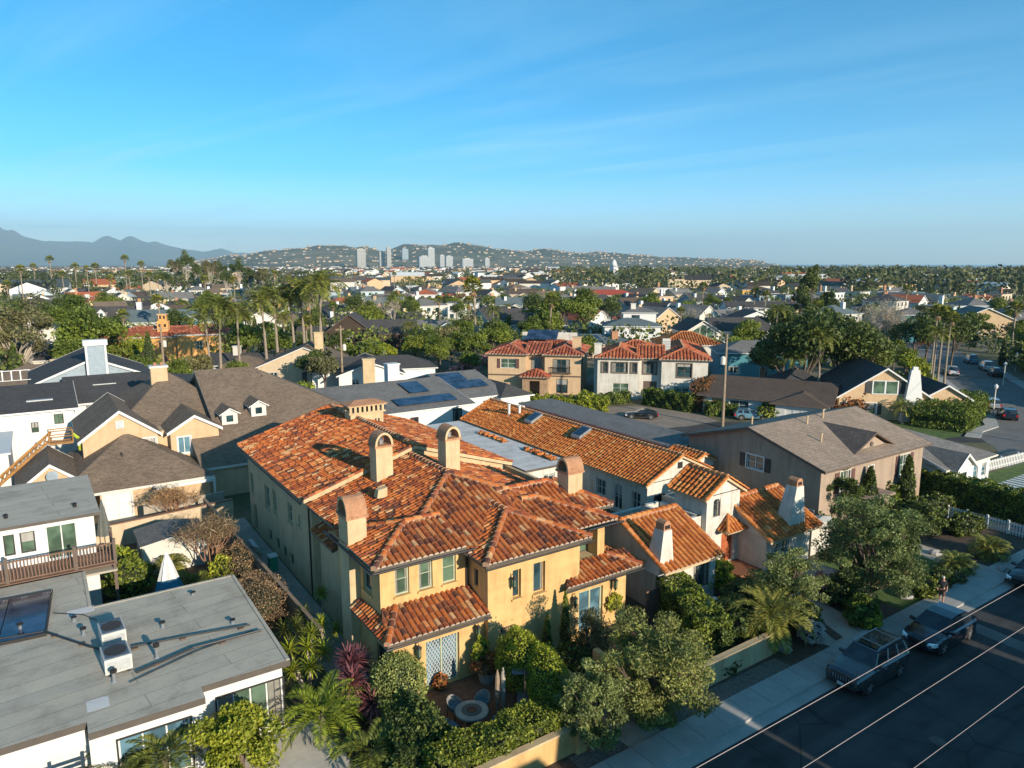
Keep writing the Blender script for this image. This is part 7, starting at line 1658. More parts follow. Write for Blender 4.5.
def putp(kind, i, px, row, s=1.0, label=None, sz=None):
    x, y = at(px, row); EXCL.append((x, y, 2.0)); return put(kind, i, x, y, s, None, label, sz)
random.seed(5)
# landmark trees
for px, row, s in ((222, 386, 1.2), (241, 384, 1.1), (268, 379, 1.25), (279, 376, 1.3), (306, 372, 1.4), (322, 380, 1.5), (212, 388, 1.05), (296, 374, 1.3), (313, 366, 1.35)): putp('feather', 1, px, row, s)
putp('fan', 1, 476, 352, 1.15, 'lone tall fan palm standing above the greenery left of centre'); putp('fan', 1, 308, 369, .7)
for px, row, i, s in ((370, 372, 3, 1.1), (385, 368, 3, .9), (350, 366, 3, .8), (428, 362, 2, .8), (415, 366, 0, .9), (440, 368, 2, .75), (80, 352, 2, 1.5), (55, 344, 4, 1.2), (100, 384, 2, 1.5), (80, 378, 0, 1.3), (120, 376, 0, 1.0), (20, 350, 4, 1.3), (152, 392, 3, .9), (206, 330, 2, 1.1), (190, 328, 0, 1.0), (325, 392, 5, 1.0), (316, 388, 1, 1.1), (463, 348, 0, 1.0), (452, 366, 2, .8), (560, 342, 2, 1.5), (585, 340, 2, 1.6), (545, 346, 0, 1.3), (605, 336, 4, 1.2), (530, 348, 2, .9), (735, 366, 3, 1.0), (745, 362, 3, .9), (470, 378, 0, .7), (500, 352, 0, .7), (512, 356, 1, .8), (520, 362, 1, .7), (725, 400, 0, .55), (745, 402, 3, .5)): putp('broad', i, px, row, s)
for px, row, s in ((800, 402, 1.55), (835, 398, 1.6), (783, 396, 1.25), (853, 400, 1.35), (765, 388, .8), (868, 392, 1.1)): putp('broad', 4, px, row, s, sz=s*.95)
for px, row, s in ((817, 408, .9), (790, 404, .6)): putp('feather', 1, px, row, s)
for px, row, s, i in ((930, 380, .70, 0), (937, 383, .70, 0), (944, 385, .66, 0)):
    putp('fan', i, px, row, s, ['left one of the three tall slim palms beside the road on the right', 'middle one of the three tall slim palms beside the road on the right', 'right one of the three tall slim palms beside the road on the right'][(px-930)//7])
for px, row, s, i in ((912, 372, 1.25, 4), (925, 366, 1.2, 4), (950, 368, 1.15, 4), (893, 372, .9, 0), (905, 376, .75, 0)): putp('broad', i, px, row, s)
for px, row, s in ((872, 366, 1.5), (885, 364, 1.6), (860, 364, 1.4), (378, 330, 1.25), (395, 334, 1.2), (590, 338, 1.2), (607, 342, 1.0), (898, 356, 1.1)): putp('bare', 0, px, row, s)
putp('pine', 1, 807, 330, .95, 'tall dark evergreen rising above the horizon right of centre'); putp('pine', 0, 800, 336, .9); putp('pine', 2, 826, 330, .95)
for px, row, i, s in ((188, 296, 2, 1.15), (200, 298, 1, 1.2), (178, 294, 0, 1.15), (212, 300, 0, 1.1), (240, 300, 2, .95), (252, 303, 1, 1.05), (262, 304, 0, .9), (228, 302, 1, .95), (222, 296, 2, .9), (168, 300, 1, .9)): putp('euc', i, px, row, s)
for px, row, i, s in ((10, 312, 1, .9), (24, 306, 0, 1.05), (37, 300, 2, .9), (54, 300, 2, 1.08), (66, 306, 0, .9), (78, 300, 0, 1.1), (90, 302, 2, .85), (98, 300, 0, 1.1), (112, 306, 1, 1.0), (128, 300, 2, 1.1), (132, 304, 0, .9), (144, 302, 2, .95), (152, 308, 0, .9), (160, 304, 1, 1.0), (207, 308, 1, 1), (236, 312, 0, .8), (276, 306, 2, .75), (290, 304, 0, .75), (702, 318, 1, .9), (395, 302, 2, .7), (410, 300, 0, .7), (560, 300, 1, .7), (972, 300, 0, .75), (990, 292, 0, .9), (1004, 291, 0, .95), (1014, 292, 2, .8), (1020, 290, 0, 1)): putp('fan', i, px, row, s)
big = make_tree('sycamore_tree', 'large pale-limbed sycamore at the left edge, twisted light branches through its leaves', 'tree', 15, 14, 13, 12000, .22, L_GREYG, BARKP, 31, 40, .22, r=.45, limbs=26, hollow=.3, low=-.85); big.location = (*at(22, 384), 0); EXCL.append((*at(22, 384), 5))
for i, (x, r_, ln) in enumerate((( .5, .3, 1),)): pass
# random garden trees, nearer ones first, up to the limit of separate things
random.seed(77); tries = 0; pts = []; g_ = random.Random(3)
while tries < 9000 and len(pts) < 400:
    tries += 1; px = g_.uniform(-30, 1054); t_ = g_.random(); D = 92+(330*(t_**.85)); x, y = polar(px, D)
    if not free(x, y, .8): continue
    if any((x-a)**2+(y-b)**2 < (4.6+D*.012)**2 for a, b in pts): continue
    pts.append((x, y))
pts.sort(key=lambda p: math.hypot(*p))
for x, y in pts[:205]:
    D = math.hypot(x, y); q = g_.random(); px, _ = proj(x, y, 0)
    if q < .60: put('broad', g_.choice((0, 1, 2, 3, 4, 5, 0, 2)), x, y, g_.uniform(.75, 1.25))
    elif q < .70: put('feather', g_.randrange(3), x, y, g_.uniform(.7, 1.0))
    elif q < .78: put('cyp', 0, x, y, g_.uniform(.6, 1.1))
    elif q < .86: put('fan', 1, x, y, g_.uniform(.5, .9))
    elif q < .90: put('bare', 0, x, y, g_.uniform(.6, 1))
    else: put('shrub', g_.randrange(4), x, y, g_.uniform(.9, 1.6))
flush_pts = pts[205:]
# ---------------------------------------------------------------- the rest of the plain as masses: treetops and roofs to the foot of the hills
def many_tree_mesh(name, P, scale, mat, leaves=16, leaf=1.1, seed=1):
    g = np.random.default_rng(seed); n = len(P); d = g.normal(size=(n, leaves, 3)); d /= np.linalg.norm(d, axis=2, keepdims=True)
    r = scale[:, None, None]; Q = P[:, None, :]+d*r*np.array([1.0, 1.0, .8])*(.55+.5*g.random((n, leaves, 1))); Q[:, :, 2] += (scale*1.05)[:, None]
    Q = Q.reshape(-1, 3); Q[:, 2] = np.maximum(Q[:, 2], .3); sz = np.repeat(scale, leaves)*leaf*.62
    a = g.normal(size=Q.shape); a /= np.linalg.norm(a, axis=1, keepdims=True); b = np.cross(a, g.normal(size=Q.shape)); b /= np.linalg.norm(b, axis=1, keepdims=True)
    s = sz[:, None]*(.7+.6*g.random((len(Q), 1))); V4 = np.stack([Q-a*s/2, Q+b*s/2, Q+a*s/2, Q-b*s/2], 1).reshape(-1, 3); m = len(Q)
    me = bpy.data.meshes.new(name); me.vertices.add(m*4); me.vertices.foreach_set('co', V4.ravel()); me.loops.add(m*4); me.loops.foreach_set('vertex_index', np.arange(m*4)); me.polygons.add(m); me.polygons.foreach_set('loop_start', np.arange(m)*4); me.polygons.foreach_set('loop_total', np.full(m, 4)); me.materials.append(mat); me.update(calc_edges=True)
    at_ = me.attributes.new('rnd', 'FLOAT', 'FACE'); at_.data.foreach_set('value', np.clip(np.repeat(g.random(n), leaves)*.6+.4*g.random(m), 0, 1).astype(np.float32)); return me
def wedge(n, d0, d1, seed, p=2.0, pxr=(-60, 1084)):
    g = np.random.default_rng(seed); px = g.uniform(pxr[0], pxr[1], n); D = (d0**p+(d1**p-d0**p)*g.random(n))**(1/p); a = HEAD-np.arctan((px-512)/721.0)
    return np.stack([D*np.cos(a), D*np.sin(a), np.zeros(n)], 1)
HX = np.array([(e[0], e[1]) for e in EXCL[-700:]]) if EXCL else np.zeros((0, 2))
def clear_of_houses(P, r=7.0):
    keep = np.ones(len(P), bool)
    for hx, hy, hr in EXCL: keep &= ((P[:, 0]-hx)**2+(P[:, 1]-hy)**2) > (min(hr, 9)*.9)**2
    return P[keep]
P = np.array([(x, y, 0) for x, y in flush_pts]+[(0, 500, 0)]); P2 = clear_of_houses(wedge(1700, 130, 460, 5)); P2 = np.array([p for p in P2 if not roadnear(p[0], p[1], 8)])
PA = np.concatenate([P, P2]); g = np.random.default_rng(2)
o = mobj(many_tree_mesh('t', PA, 1.2+2.6*g.random(len(PA)), leafmat('leaf_far', (.035, .055, .013), (.18, .205, .045), .15, .02), 110, .34, 8), 'garden_greenery'); tag(o, 'small garden trees and shrubs filling the gaps between the houses of the suburb', 'trees', kind='stuff')
PB = wedge(5200, 440, 3300, 6, 1.35); sc_b = 2.2+3.4*np.random.default_rng(3).random(len(PB))
o = mobj(many_tree_mesh('t2', PB, sc_b, leafmat('leaf_farther', (.022, .036, .013), (.10, .115, .04), .1, .006), 40, .55, 9), 'distant_treetops'); tag(o, 'belt of distant treetops stretching to the hills and the horizon', 'trees', kind='stuff')
PC = wedge(520, 430, 1500, 16, 1.3, (560, 1090)); o = mobj(many_tree_mesh('t3', PC, 5+5.5*np.random.default_rng(4).random(len(PC)), MATS['leaf_farther'], 110, .34, 10), 'distant_woodland'); tag(o, 'dark line of tall trees along the horizon on the right', 'trees', kind='stuff')
PC = wedge(260, 430, 1000, 26, 1.3, (-60, 330)); o = mobj(many_tree_mesh('t4', PC, 4+4.5*np.random.default_rng(4).random(len(PC)), MATS['leaf_farther'], 110, .34, 11), 'distant_woodland'); tag(o, 'tall tree belt under the blue mountains on the left', 'trees', kind='stuff')
m = MB(); random.seed(9); fr_ = [SH_DARK, SH_GREY, SH_DBR, RED_FLAT, SH_TAN, SH_BLUEG, WHITE]; fw_ = [WHITE, OFFW, TAN, WHITE, TANL]
def tinyhouse(m, x, y, z, L, Dp, h, a, wm, rm, pit=.45):
    c, s = math.cos(a), math.sin(a); q = lambda u, v, zz: (x+u*c-v*s, y+u*s+v*c, z+zz); L /= 2; Dp /= 2
    for (u0, v0, u1, v1) in ((-L, -Dp, L, -Dp), (L, -Dp, L, Dp), (L, Dp, -L, Dp), (-L, Dp, -L, -Dp)): m.face([q(u0, v0, 0), q(u1, v1, 0), q(u1, v1, h), q(u0, v0, h)], wm)
    r = h+pit*Dp; e = .5; m.face([q(-L-e, -Dp-e, h), q(L+e, -Dp-e, h), q(L+e, 0, r), q(-L-e, 0, r)], rm); m.face([q(L+e, Dp+e, h), q(-L-e, Dp+e, h), q(-L-e, 0, r), q(L+e, 0, r)], rm)
    m.face([q(-L, -Dp, h), q(-L, 0, r-.1), q(-L, Dp, h)], wm); m.face([q(L, -Dp, h), q(L, Dp, h), q(L, 0, r-.1)], wm)
for p in wedge(1900, 445, 3600, 12, 1.3):
    big_ = random.random() < .05; tinyhouse(m, p[0], p[1], 0, random.uniform(12, 20)*(2.2 if big_ else 1), random.uniform(9, 12)*(1.6 if big_ else 1), random.choice((4.0, 6.5, 7.5, 7.0)), random.uniform(-.6, .2)+random.choice((0, PI/2)), random.choice(fw_), random.choice(fr_))
o = struct(m, 'distant_houses', 'stuff'); tag(o, 'roofs and white walls of the far suburb, too many and small to tell apart', 'houses')
# ---------------------------------------------------------------- hills, mountains, towers, sea
hm, nt, b = _new('hill_scrub'); tc = nt.nodes.new('ShaderNodeTexCoord'); f = noise(nt, .004, 8, .7, tc.outputs['Object']); f2 = noise(nt, .03, 4, .7, tc.outputs['Object'])
c = ramp(nt, f, [(.38, (.035, .05, .03)), (.5, (.075, .08, .045)), (.6, (.17, .14, .09)), (.7, (.07, .08, .045))]); c = mix_rgb(nt, .6, c, ramp(nt, f2, [(.35, (.5, .55, .5)), (.65, (1.3, 1.25, 1.2))]), 'MULTIPLY'); nt.links.new(c, b.inputs['Base Color']); b.inputs['Roughness'].default_value = 1
def ridge(name, prof, dist, depth, mat, nx=240, ny=14, seed=1, rough=.05, foot=900):
    """hill range whose skyline rises to the heights in prof (pixel column, pixel row), dist metres away"""
    g = random.Random(seed); xs = [p[0] for p in prof]; m = MB(); V_ = []; ph = [g.uniform(0, 6.28) for _ in range(12)]
    for i in range(nx+1):
        px = xs[0]+(xs[-1]-xs[0])*i/nx
        for k in range(len(prof)-1):
            if prof[k][0] <= px <= prof[k+1][0]: break
        f_ = (px-prof[k][0])/(prof[k+1][0]-prof[k][0]); row = prof[k][1]+(prof[k+1][1]-prof[k][1])*f_
        a = HEAD-math.atan((px-512)/721.0); ca = math.cos(math.atan((px-512)/721.0))
        for j in range(ny+1):
            t = j/ny; D = dist-foot+(foot+depth)*t; tt = (D-(dist-foot))/foot
            hmax = max(0, (264-row)/721.0*dist/1.0*ca*1.0+20)
            sh = math.sin(min(tt, 1)*PI/2)**1.25 if tt <= 1 else max(.0, 1-(tt-1)*foot/depth*.8)
            nz = sum(math.sin(px*.045*(q+1)+ph[q]+D*.0016*(q+1.5))/(q+1.5) for q in range(6))*rough
            V_.append((D*math.cos(a), D*math.sin(a), max(-2, hmax*sh*(1+nz*(1 if tt < .97 else .25))-(3 if j == 0 else 0))))
    m.v = V_; mi = m.mi(mat)
    for i in range(nx):
        for j in range(ny): q = i*(ny+1)+j; m.f.append((q, q+ny+1, q+ny+2, q+1)); m.m.append(mi); m.r.append(.5); m.uv.append(None)
    o = m.build(name, smooth=True); o['kind'] = 'structure'; return V_
HV = ridge('hills', [(180, 264.5), (205, 260), (235, 254.5), (262, 252), (300, 248.5), (340, 247.5), (365, 247), (385, 250), (405, 245), (430, 245.5), (455, 245), (480, 247.5), (510, 250), (545, 249.5), (575, 253), (610, 254), (650, 255.5), (690, 258), (725, 259.5), (755, 261), (775, 264.5)], 4600, 900, hm, 260, 16, 3, .10, 1000)
mm, nt, b = _new('mountain_rock'); f = noise(nt, .0009, 8, .65); c = ramp(nt, f, [(.35, (.05, .06, .05)), (.65, (.16, .14, .11))]); nt.links.new(c, b.inputs['Base Color']); b.inputs['Roughness'].default_value = 1
ridge('mountains', [(-90, 226), (-40, 222), (-5, 228), (12, 232), (25, 237), (45, 241), (65, 242), (85, 243.5), (105, 243), (125, 241.5), (145, 242.5), (165, 245), (185, 249), (205, 252), (222, 249.5), (238, 254), (262, 258), (300, 262), (330, 264.5)], 21000, 3000, mm, 200, 14, 5, .16, 5500)
HILLW = plain('hill_house_wall', (.36, .34, .30), .8)
m = MB(); random.seed(4)
for i in range(1700):   # white houses scattered over the hills
    v = random.choice(HV); 
    if v[2] < 12: continue
    x, y, z = v[0]+random.uniform(-28, 28), v[1]+random.uniform(-28, 28), v[2]; px, _ = proj(x, y, z)
    tinyhouse(m, x, y, z-4, random.uniform(9, 17), random.uniform(8, 11), random.uniform(5.5, 8), random.uniform(-.8, .2), random.choice((HILLW, TAN, TANL, HILLW)), random.choice((CHIMCAP, SH_TAN, SH_GREY, RED_FLAT)), .3)
o = struct(m, 'hillside_houses', 'stuff'); tag(o, 'pale houses dotted over the distant hills', 'houses')
TOWW = plain('tower_white', (.42, .42, .41), .7); TOWC = plain('tower_cream', (.38, .35, .30), .7)
WINB = glassy('tower_glass', (.09, .12, .14), .2)
def tower(px, top, w, dist, label, mat, bands=True, d_=None):
    x, y = polar(px, dist); ca = math.cos(math.atan((px-512)/721.)); h = (264-top)/721.*dist*ca+20; W_ = w/721.*dist*ca*.78; t = thing('office_tower', label, 'tower', (x, y, 0), HEAD-PI/2-math.atan((px-512)/721.0)+.25); m = MB(); d_ = W_*.7
    m.box(-W_/2, W_/2, -d_/2, d_/2, -5, h, mat); m.box(-W_/4, W_/4, -d_/4, d_/4, h, h+4, mat); m.build('tower_body', t); m = MB()
    for k in range(int(h/5)):
        for i in range(5): xx = -W_/2+W_*(i+.5)/5; m.box(xx-W_*.065, xx+W_*.065, -d_/2-.3, -d_/2+.2, k*5+1.5, k*5+4, WINB)
    m.build('window_grid', t); return t
for a_ in ((361, 249.5, 11, 3500, 'broad pale tower, leftmost of the skyline group under the hills'), (382, 252, 7, 3550, 'shorter cream tower left of the tallest cream pair'), (389, 248, 5.5, 3500, 'slim tall cream tower second in the skyline group'), (405, 249.5, 8, 3900, 'dark glassy tower in the middle of the skyline group'), (431, 248.5, 8.5, 3450, 'tall white tower right of the middle of the skyline group'), (442, 255.5, 6, 3600, 'small pale block right of the tall white tower'), (449, 256.5, 9, 3450, 'low wide white building right of the tall white tower'), (424, 256.5, 14, 3400, 'long low white block at the foot of the tall white tower'), (467, 259, 14, 3400, 'low white building strip at the right of the skyline group'), (487, 258.5, 6, 3500, 'rightmost low white block of the skyline group')):
    tower(*a_, TOWW if 'white' in a_[4] else (GREYSID if 'glassy' in a_[4] else TOWC))
x, y = polar(614, 900); t = thing('church_tower', 'white domed church tower poking up on the horizon right of centre', 'tower', (x, y, 0)); m = MB(); m.box(-4, 4, -4, 4, 0, 15, WHITE); m.box(-3.2, 3.2, -3.2, 3.2, 15, 19, WHITE); m.build('tower_body', t); m = MB(); m.lathe(0, 0, [(3.4, 19), (3.3, 21), (2.4, 23.4), (1, 24.8), (.1, 26)], WHITE, 12); m.build('dome', t)
m = MB()
for x_ in (-2, 0, 2): m.box(x_-.5, x_+.5, -3.3, -3.19, 15.6, 18.4, GLASS); m.box(x_-.5, x_+.5, -4.1, -3.99, 9, 13, GLASS)
m.build('window', t)
wm, nt, b = _new('sea_water'); b.inputs['Base Color'].default_value = (.01, .05, .09, 1); b.inputs['Roughness'].default_value = .25; f = noise(nt, .05, 4, .6); bump(nt, b, f, .5, 1)
pts_ = [polar(650, 5600), polar(700, 3200), polar(770, 1900), polar(900, 1500), polar(1150, 1300), polar(1400, 1300), polar(1400, 25000), polar(1100, 25000), polar(900, 25000), polar(650, 25000)]
m = MB(); m.face([(x, y, .6) for x, y in pts_], wm); o = struct(m, 'sea')
# ---------------------------------------------------------------- near garden plants
def tree_at(label, px, row, z, h, cw, ch, n, leaf, mat, seed, name='olive_tree', bark=BARK, clumps=40, cr=.24, **k):
    t = make_tree(name, label, 'tree', h, cw, ch, n, leaf, mat, bark, seed, clumps, cr, low=-.85, **k); t.location = (*at(px, row, z), 0); return t
tree_at('large silvery olive tree on the pavement side of the villa garden, over the cream wall', 655, 662, 3.0, 5.0, 5.5, 4.6, 30000, .055, L_OLIVE, 41, limbs=26, clumps=80, cr=.2, elong=2.4, hollow=.35)
tree_at('smaller bushy olive left of the garden gate in front of the villa', 592, 708, 2.0, 4.3, 3.2, 4.2, 16000, .052, L_OLIVE, 42, limbs=18, clumps=60, cr=.21, elong=2.4, hollow=.3)
tree_at('twiggy greyish shrub tree against the villa front under the right skirt roof', 590, 640, 1.6, 3.4, 3.4, 3.0, 7000, .05, L_GREYG, 43, name='garden_tree', limbs=12, elong=2, hollow=.3)
tree_at('olive tree in front of the white cottage right wing', 788, 580, 2.7, 4.4, 4.5, 3.7, 19000, .055, L_OLIVE, 44, limbs=20, clumps=80, cr=.19, elong=2.4, hollow=.35)
tree_at('largest olive tree, broad crown in front of the grey-brown two-storey house', 874, 550, 3.2, 6.4, 7.1, 6.0, 44000, .062, L_OLIVE, 45, elong=2.2, limbs=30, clumps=100, cr=.18, hollow=.35)
tree_at('dark green tree behind the largest olive at the front of the grey-brown house', 838, 500, 2.6, 5.4, 4.0, 4.6, 10000, .09, L_DARK, 46, name='garden_tree')
tree_at('yellow-green leafy tree at the bottom left in front of the flat roofed house', 240, 742, 1.6, 3.0, 3.8, 2.8, 15000, .085, L_YEL, 47, name='garden_tree', hollow=.3, clumps=40, cr=.28)
def sh(label, px, row, z, r, n, leaf, mat, seed, name='shrub', cat='shrub', **k): x, y = at(px, row, z); return shrub(name, label, cat, (x, y, 0), r, n, leaf, mat, seed, z=z, **k)
sh('round clipped light green bush at the left corner of the villa front', 397, 684, 1.35, (1.25, 1.2, 1.4), 11000, .06, L_TOPIARY, 1, rough=.10, fb=.15)
sh('dark green bush in front of the round clipped bush', 424, 732, .9, (.8, 1.7, 1.1), 3600, .11, L_DARK, 2)
sh('bright green arched hedge mound, left lobe beside the patio', 520, 662, 1.6, (1.0, 1.3, 1.6), 9000, .06, L_BRIGHT, 3, name='arched_hedge', cat='hedge', rough=.08, fb=.2)
sh('bright green arched hedge mound, right lobe curving towards the street', 547, 684, 1.4, (.9, 1.9, 1.6), 11000, .06, L_BRIGHT, 13, name='arched_hedge', cat='hedge', rough=.08, rz=R(-15), fb=.2)
hedge('clipped_hedge', 'dense green hedge behind the low yellow wall at the bottom centre', 'hedge', (10.8, 21.6), (17.2, 21.7), 1.5, 1.75, 22000, .07, L_MID, 5, rough=.14)
hedge('clipped_hedge', 'dark hedge on the left side of the patio', 'hedge', (10.6, 22.3), (11.3, 25.9), 1.3, 1.6, 9000, .07, L_DARK, 6)
hedge('clipped_hedge', 'overgrown hedge running from the villa corner down past the white cottage front', 'hedge', (29.3, 27.2), (27.0, 22.0), 1.8, 2.3, 17000, .085, L_MID, 7, rough=.2)
hedge('clipped_hedge', 'dark rough hedge in front of the white cottage left wing', 'hedge', (27.0, 22.6), (33.0, 22.9), 2.2, 1.9, 16000, .09, L_DARK, 8, rough=.25)
hedge('clipped_hedge', 'long tall dark hedge between the grey-brown house and the grey roofed cottage', 'hedge', (62.4, 19.3), (63.2, 33.5), 1.8, 2.5, 26000, .10, L_MID, 9, rough=.2)
hedge('clipped_hedge', 'low shady hedge behind the sago palms at the right', 'hedge', (52, 26.8), (60, 26.4), 1.5, 1.6, 3500, .15, L_DARK, 10)
hedge('clipped_hedge', 'tall hedge in front of the white house with red tile roof', 'hedge', at(645, 404), at(693, 412), 1.6, 2.3, 8000, .13, L_MID, 11, rough=.25)
hedge('clipped_hedge', 'low hedge left of the entrance of the red tiled white house', 'hedge', at(594, 406), at(628, 402), 1.4, 1.5, 5000, .13, L_MID, 12, rough=.25)
hedge('clipped_hedge', 'hedge before the brown ranch house behind the utility pole', 'hedge', at(706, 415), at(752, 414), 1.8, 1.6, 5600, .13, L_MID, 13, rough=.25)
hedge('clipped_hedge', 'green hedge behind the tiled roof ridge in front of the beige villa', 'hedge', at(528, 408), at(606, 412), 1.8, 1.7, 9000, .14, L_BRIGHT, 14, rough=.35)
hedge('clipped_hedge', 'low bright hedge at the foot of the three tall palms', 'hedge', (120, 57.5), (140, 69), 3.0, 1.0, 2600, .3, L_BRIGHT, 15, rough=.2)
hedge('clipped_hedge', 'big bright bushy hedge on the road corner right of the tapered white chimney', 'hedge', (90.5, 41.5), (105, 45.5), 6, 2.6, 20000, .15, L_MID, 16, rough=.5)
hedge('clipped_hedge', 'dark tall hedge along the far side of the side road at the right edge', 'hedge', (118, 32), (168, 62), 4, 4.2, 20000, .22, L_DARK, 17, rough=.4)
hedge('clipped_hedge', 'row of clipped garden hedge in front of the pale blue cottage', 'hedge', at(178, 388), at(270, 390), 2.5, 1.2, 2600, .28, L_BRIGHT, 18, rough=.2)
hedge('clipped_hedge', 'rust-tipped tall hedge right of the red tiled white house', 'hedge', at(697, 412), at(708, 404), 2.0, 3.9, 4200, .14, L_RUST, 19, rough=.3)
for px, row, lab, hh in ((533, 652, 'left one of the two slim cypresses against the villa front', 2.6), (557, 650, 'right, taller one of the two slim cypresses against the villa front', 3.5)):
    x, y = at(px, row); cypress('slim_cypress', lab, 'tree', (x, 26.7, 0), hh, .34, L_MID, int(px), None, 1500, .06)
cypress('ivy_column', 'left dark ivy column beside the arched window of the grey-brown house', 'climber', (51.9, 28.3, 0), 4.7, .95, L_DARK, 5, None, 2600, .12); cypress('ivy_column', 'right dark ivy column beside the balcony window of the grey-brown house', 'climber', (56.9, 28.0, 0), 4.9, .85, L_DARK, 6, None, 2600, .12)
sh('climber with yellowish leaves on the villa wall left of the planter', 481, 653, 1.5, (.45, .15, .8), 1500, .07, L_BRIGHT, 21, name='climber', cat='climber'); sh('yellow-green climber on the villa wall under the right lantern', 615, 603, 1.4, (.5, .15, .55), 1000, .07, L_YEL, 22, name='climber', cat='climber')
# spiky plants at the left of the villa
rosette_plant('dracaena', 'single spiky green rosette on a thin pale stem in the shaded passage beside the villa', 'plant', [(0, 0, 1.9)], .62, 60, L_BRIGHT, .035, (*at(322, 594, 1.9), 0), base=(0, 0))
rosette_plant('dracaena', 'cluster of spiky green rosettes left of the purple spiky plant', 'plant', [(0, 0, 2.0), (-.7, .6, 1.8), (.5, .9, 2.1), (-.2, -.9, 1.5), (.7, -.1, 1.6), (-.9, -.4, 1.3)], .75, 46, L_BRIGHT, .04, (*at(308, 655, 1.6), 0))
rosette_plant('dracaena', 'low spiky green rosettes by the corner of the grey flat roof', 'plant', [(0, 0, 1.3), (.6, .5, 1.5), (-.5, .5, 1.0), (.2, -.7, 1.0)], .7, 40, L_PALM, .04, (*at(296, 628, 1.2), 0))
rosette_plant('dracaena', 'spiky green rosettes between the passage fence and the purple plant', 'plant', [(0, 0, 1.6), (.6, -.4, 1.2), (-.3, .6, 1.1)], .7, 40, L_BRIGHT, .04, (*at(322, 628, 1.4), 0))
rosette_plant('purple_dracaena', 'large purple spiky plant in three heads beside the round clipped bush', 'plant', [(0, 0, 2.1), (-.25, -.85, 1.7), (.3, -1.9, 1.0), (.45, .2, 1.8)], 1.0, 90, L_PURP, .05, (*at(350, 665, 2.0), 0))
rosette_plant('agave', 'dull spiky agave under the purple plant at the bottom left', 'plant', [(0, 0, .3), (.9, -.5, .3)], .6, 36, L_RUST, .06, (*at(352, 716, .4), 0))
def pl(label, px, row, z, h, L, nf, mat, seed, **k): t = feather_palm('feather_palm', label, 'palm', h, L, nf, .13, mat, None, 30, .5, .05, seed=seed, lean=.1, **k); t.location = (*at(px, row, z), 0); return t
pl('bright feathery palm at the bottom left beside the agave, under the purple spiky plant', 322, 712, 1.4, 1.3, 2.3, 20, L_BRIGHT, 3); pl('feathery palm at the bottom left in front of the flat roofed house', 165, 757, 1.4, 1.4, 1.9, 18, L_PALM, 4); pl('small feathery palm at the bottom edge left of the other palm', 118, 766, 1.3, 1.2, 1.5, 16, L_PALM, 5)
pl('dark feathery palm behind the bright one near the villa corner', 372, 752, .8, .8, 1.7, 18, L_PALM, 6)
pl('large arching palm with yellowing fronds in front of the white cottage', 770, 612, 1.9, 1.7, 2.7, 38, L_SAGO, 7); pl('sago palm on the lawn at the right nearest the pavement', 957, 562, .7, .5, 1.35, 34, L_SAGO, 8); pl('sago palm at the right, farther of the two, beside the shaded picket fence', 990, 546, .8, .6, 1.55, 36, L_SAGO, 9)
pl('small garden palm before the white shed in the left yard', 172, 568, .8, .9, 1.2, 18, L_SAGO, 10); pl('low spreading palm in the left yard beside the garden umbrella', 195, 583, .5, .4, 1.3, 18, L_PALM, 11); pl('garden palm in front of the tan house with the tapered chimney', 903, 412, 1.6, 2.2, 2.2, 22, L_PALM, 12)
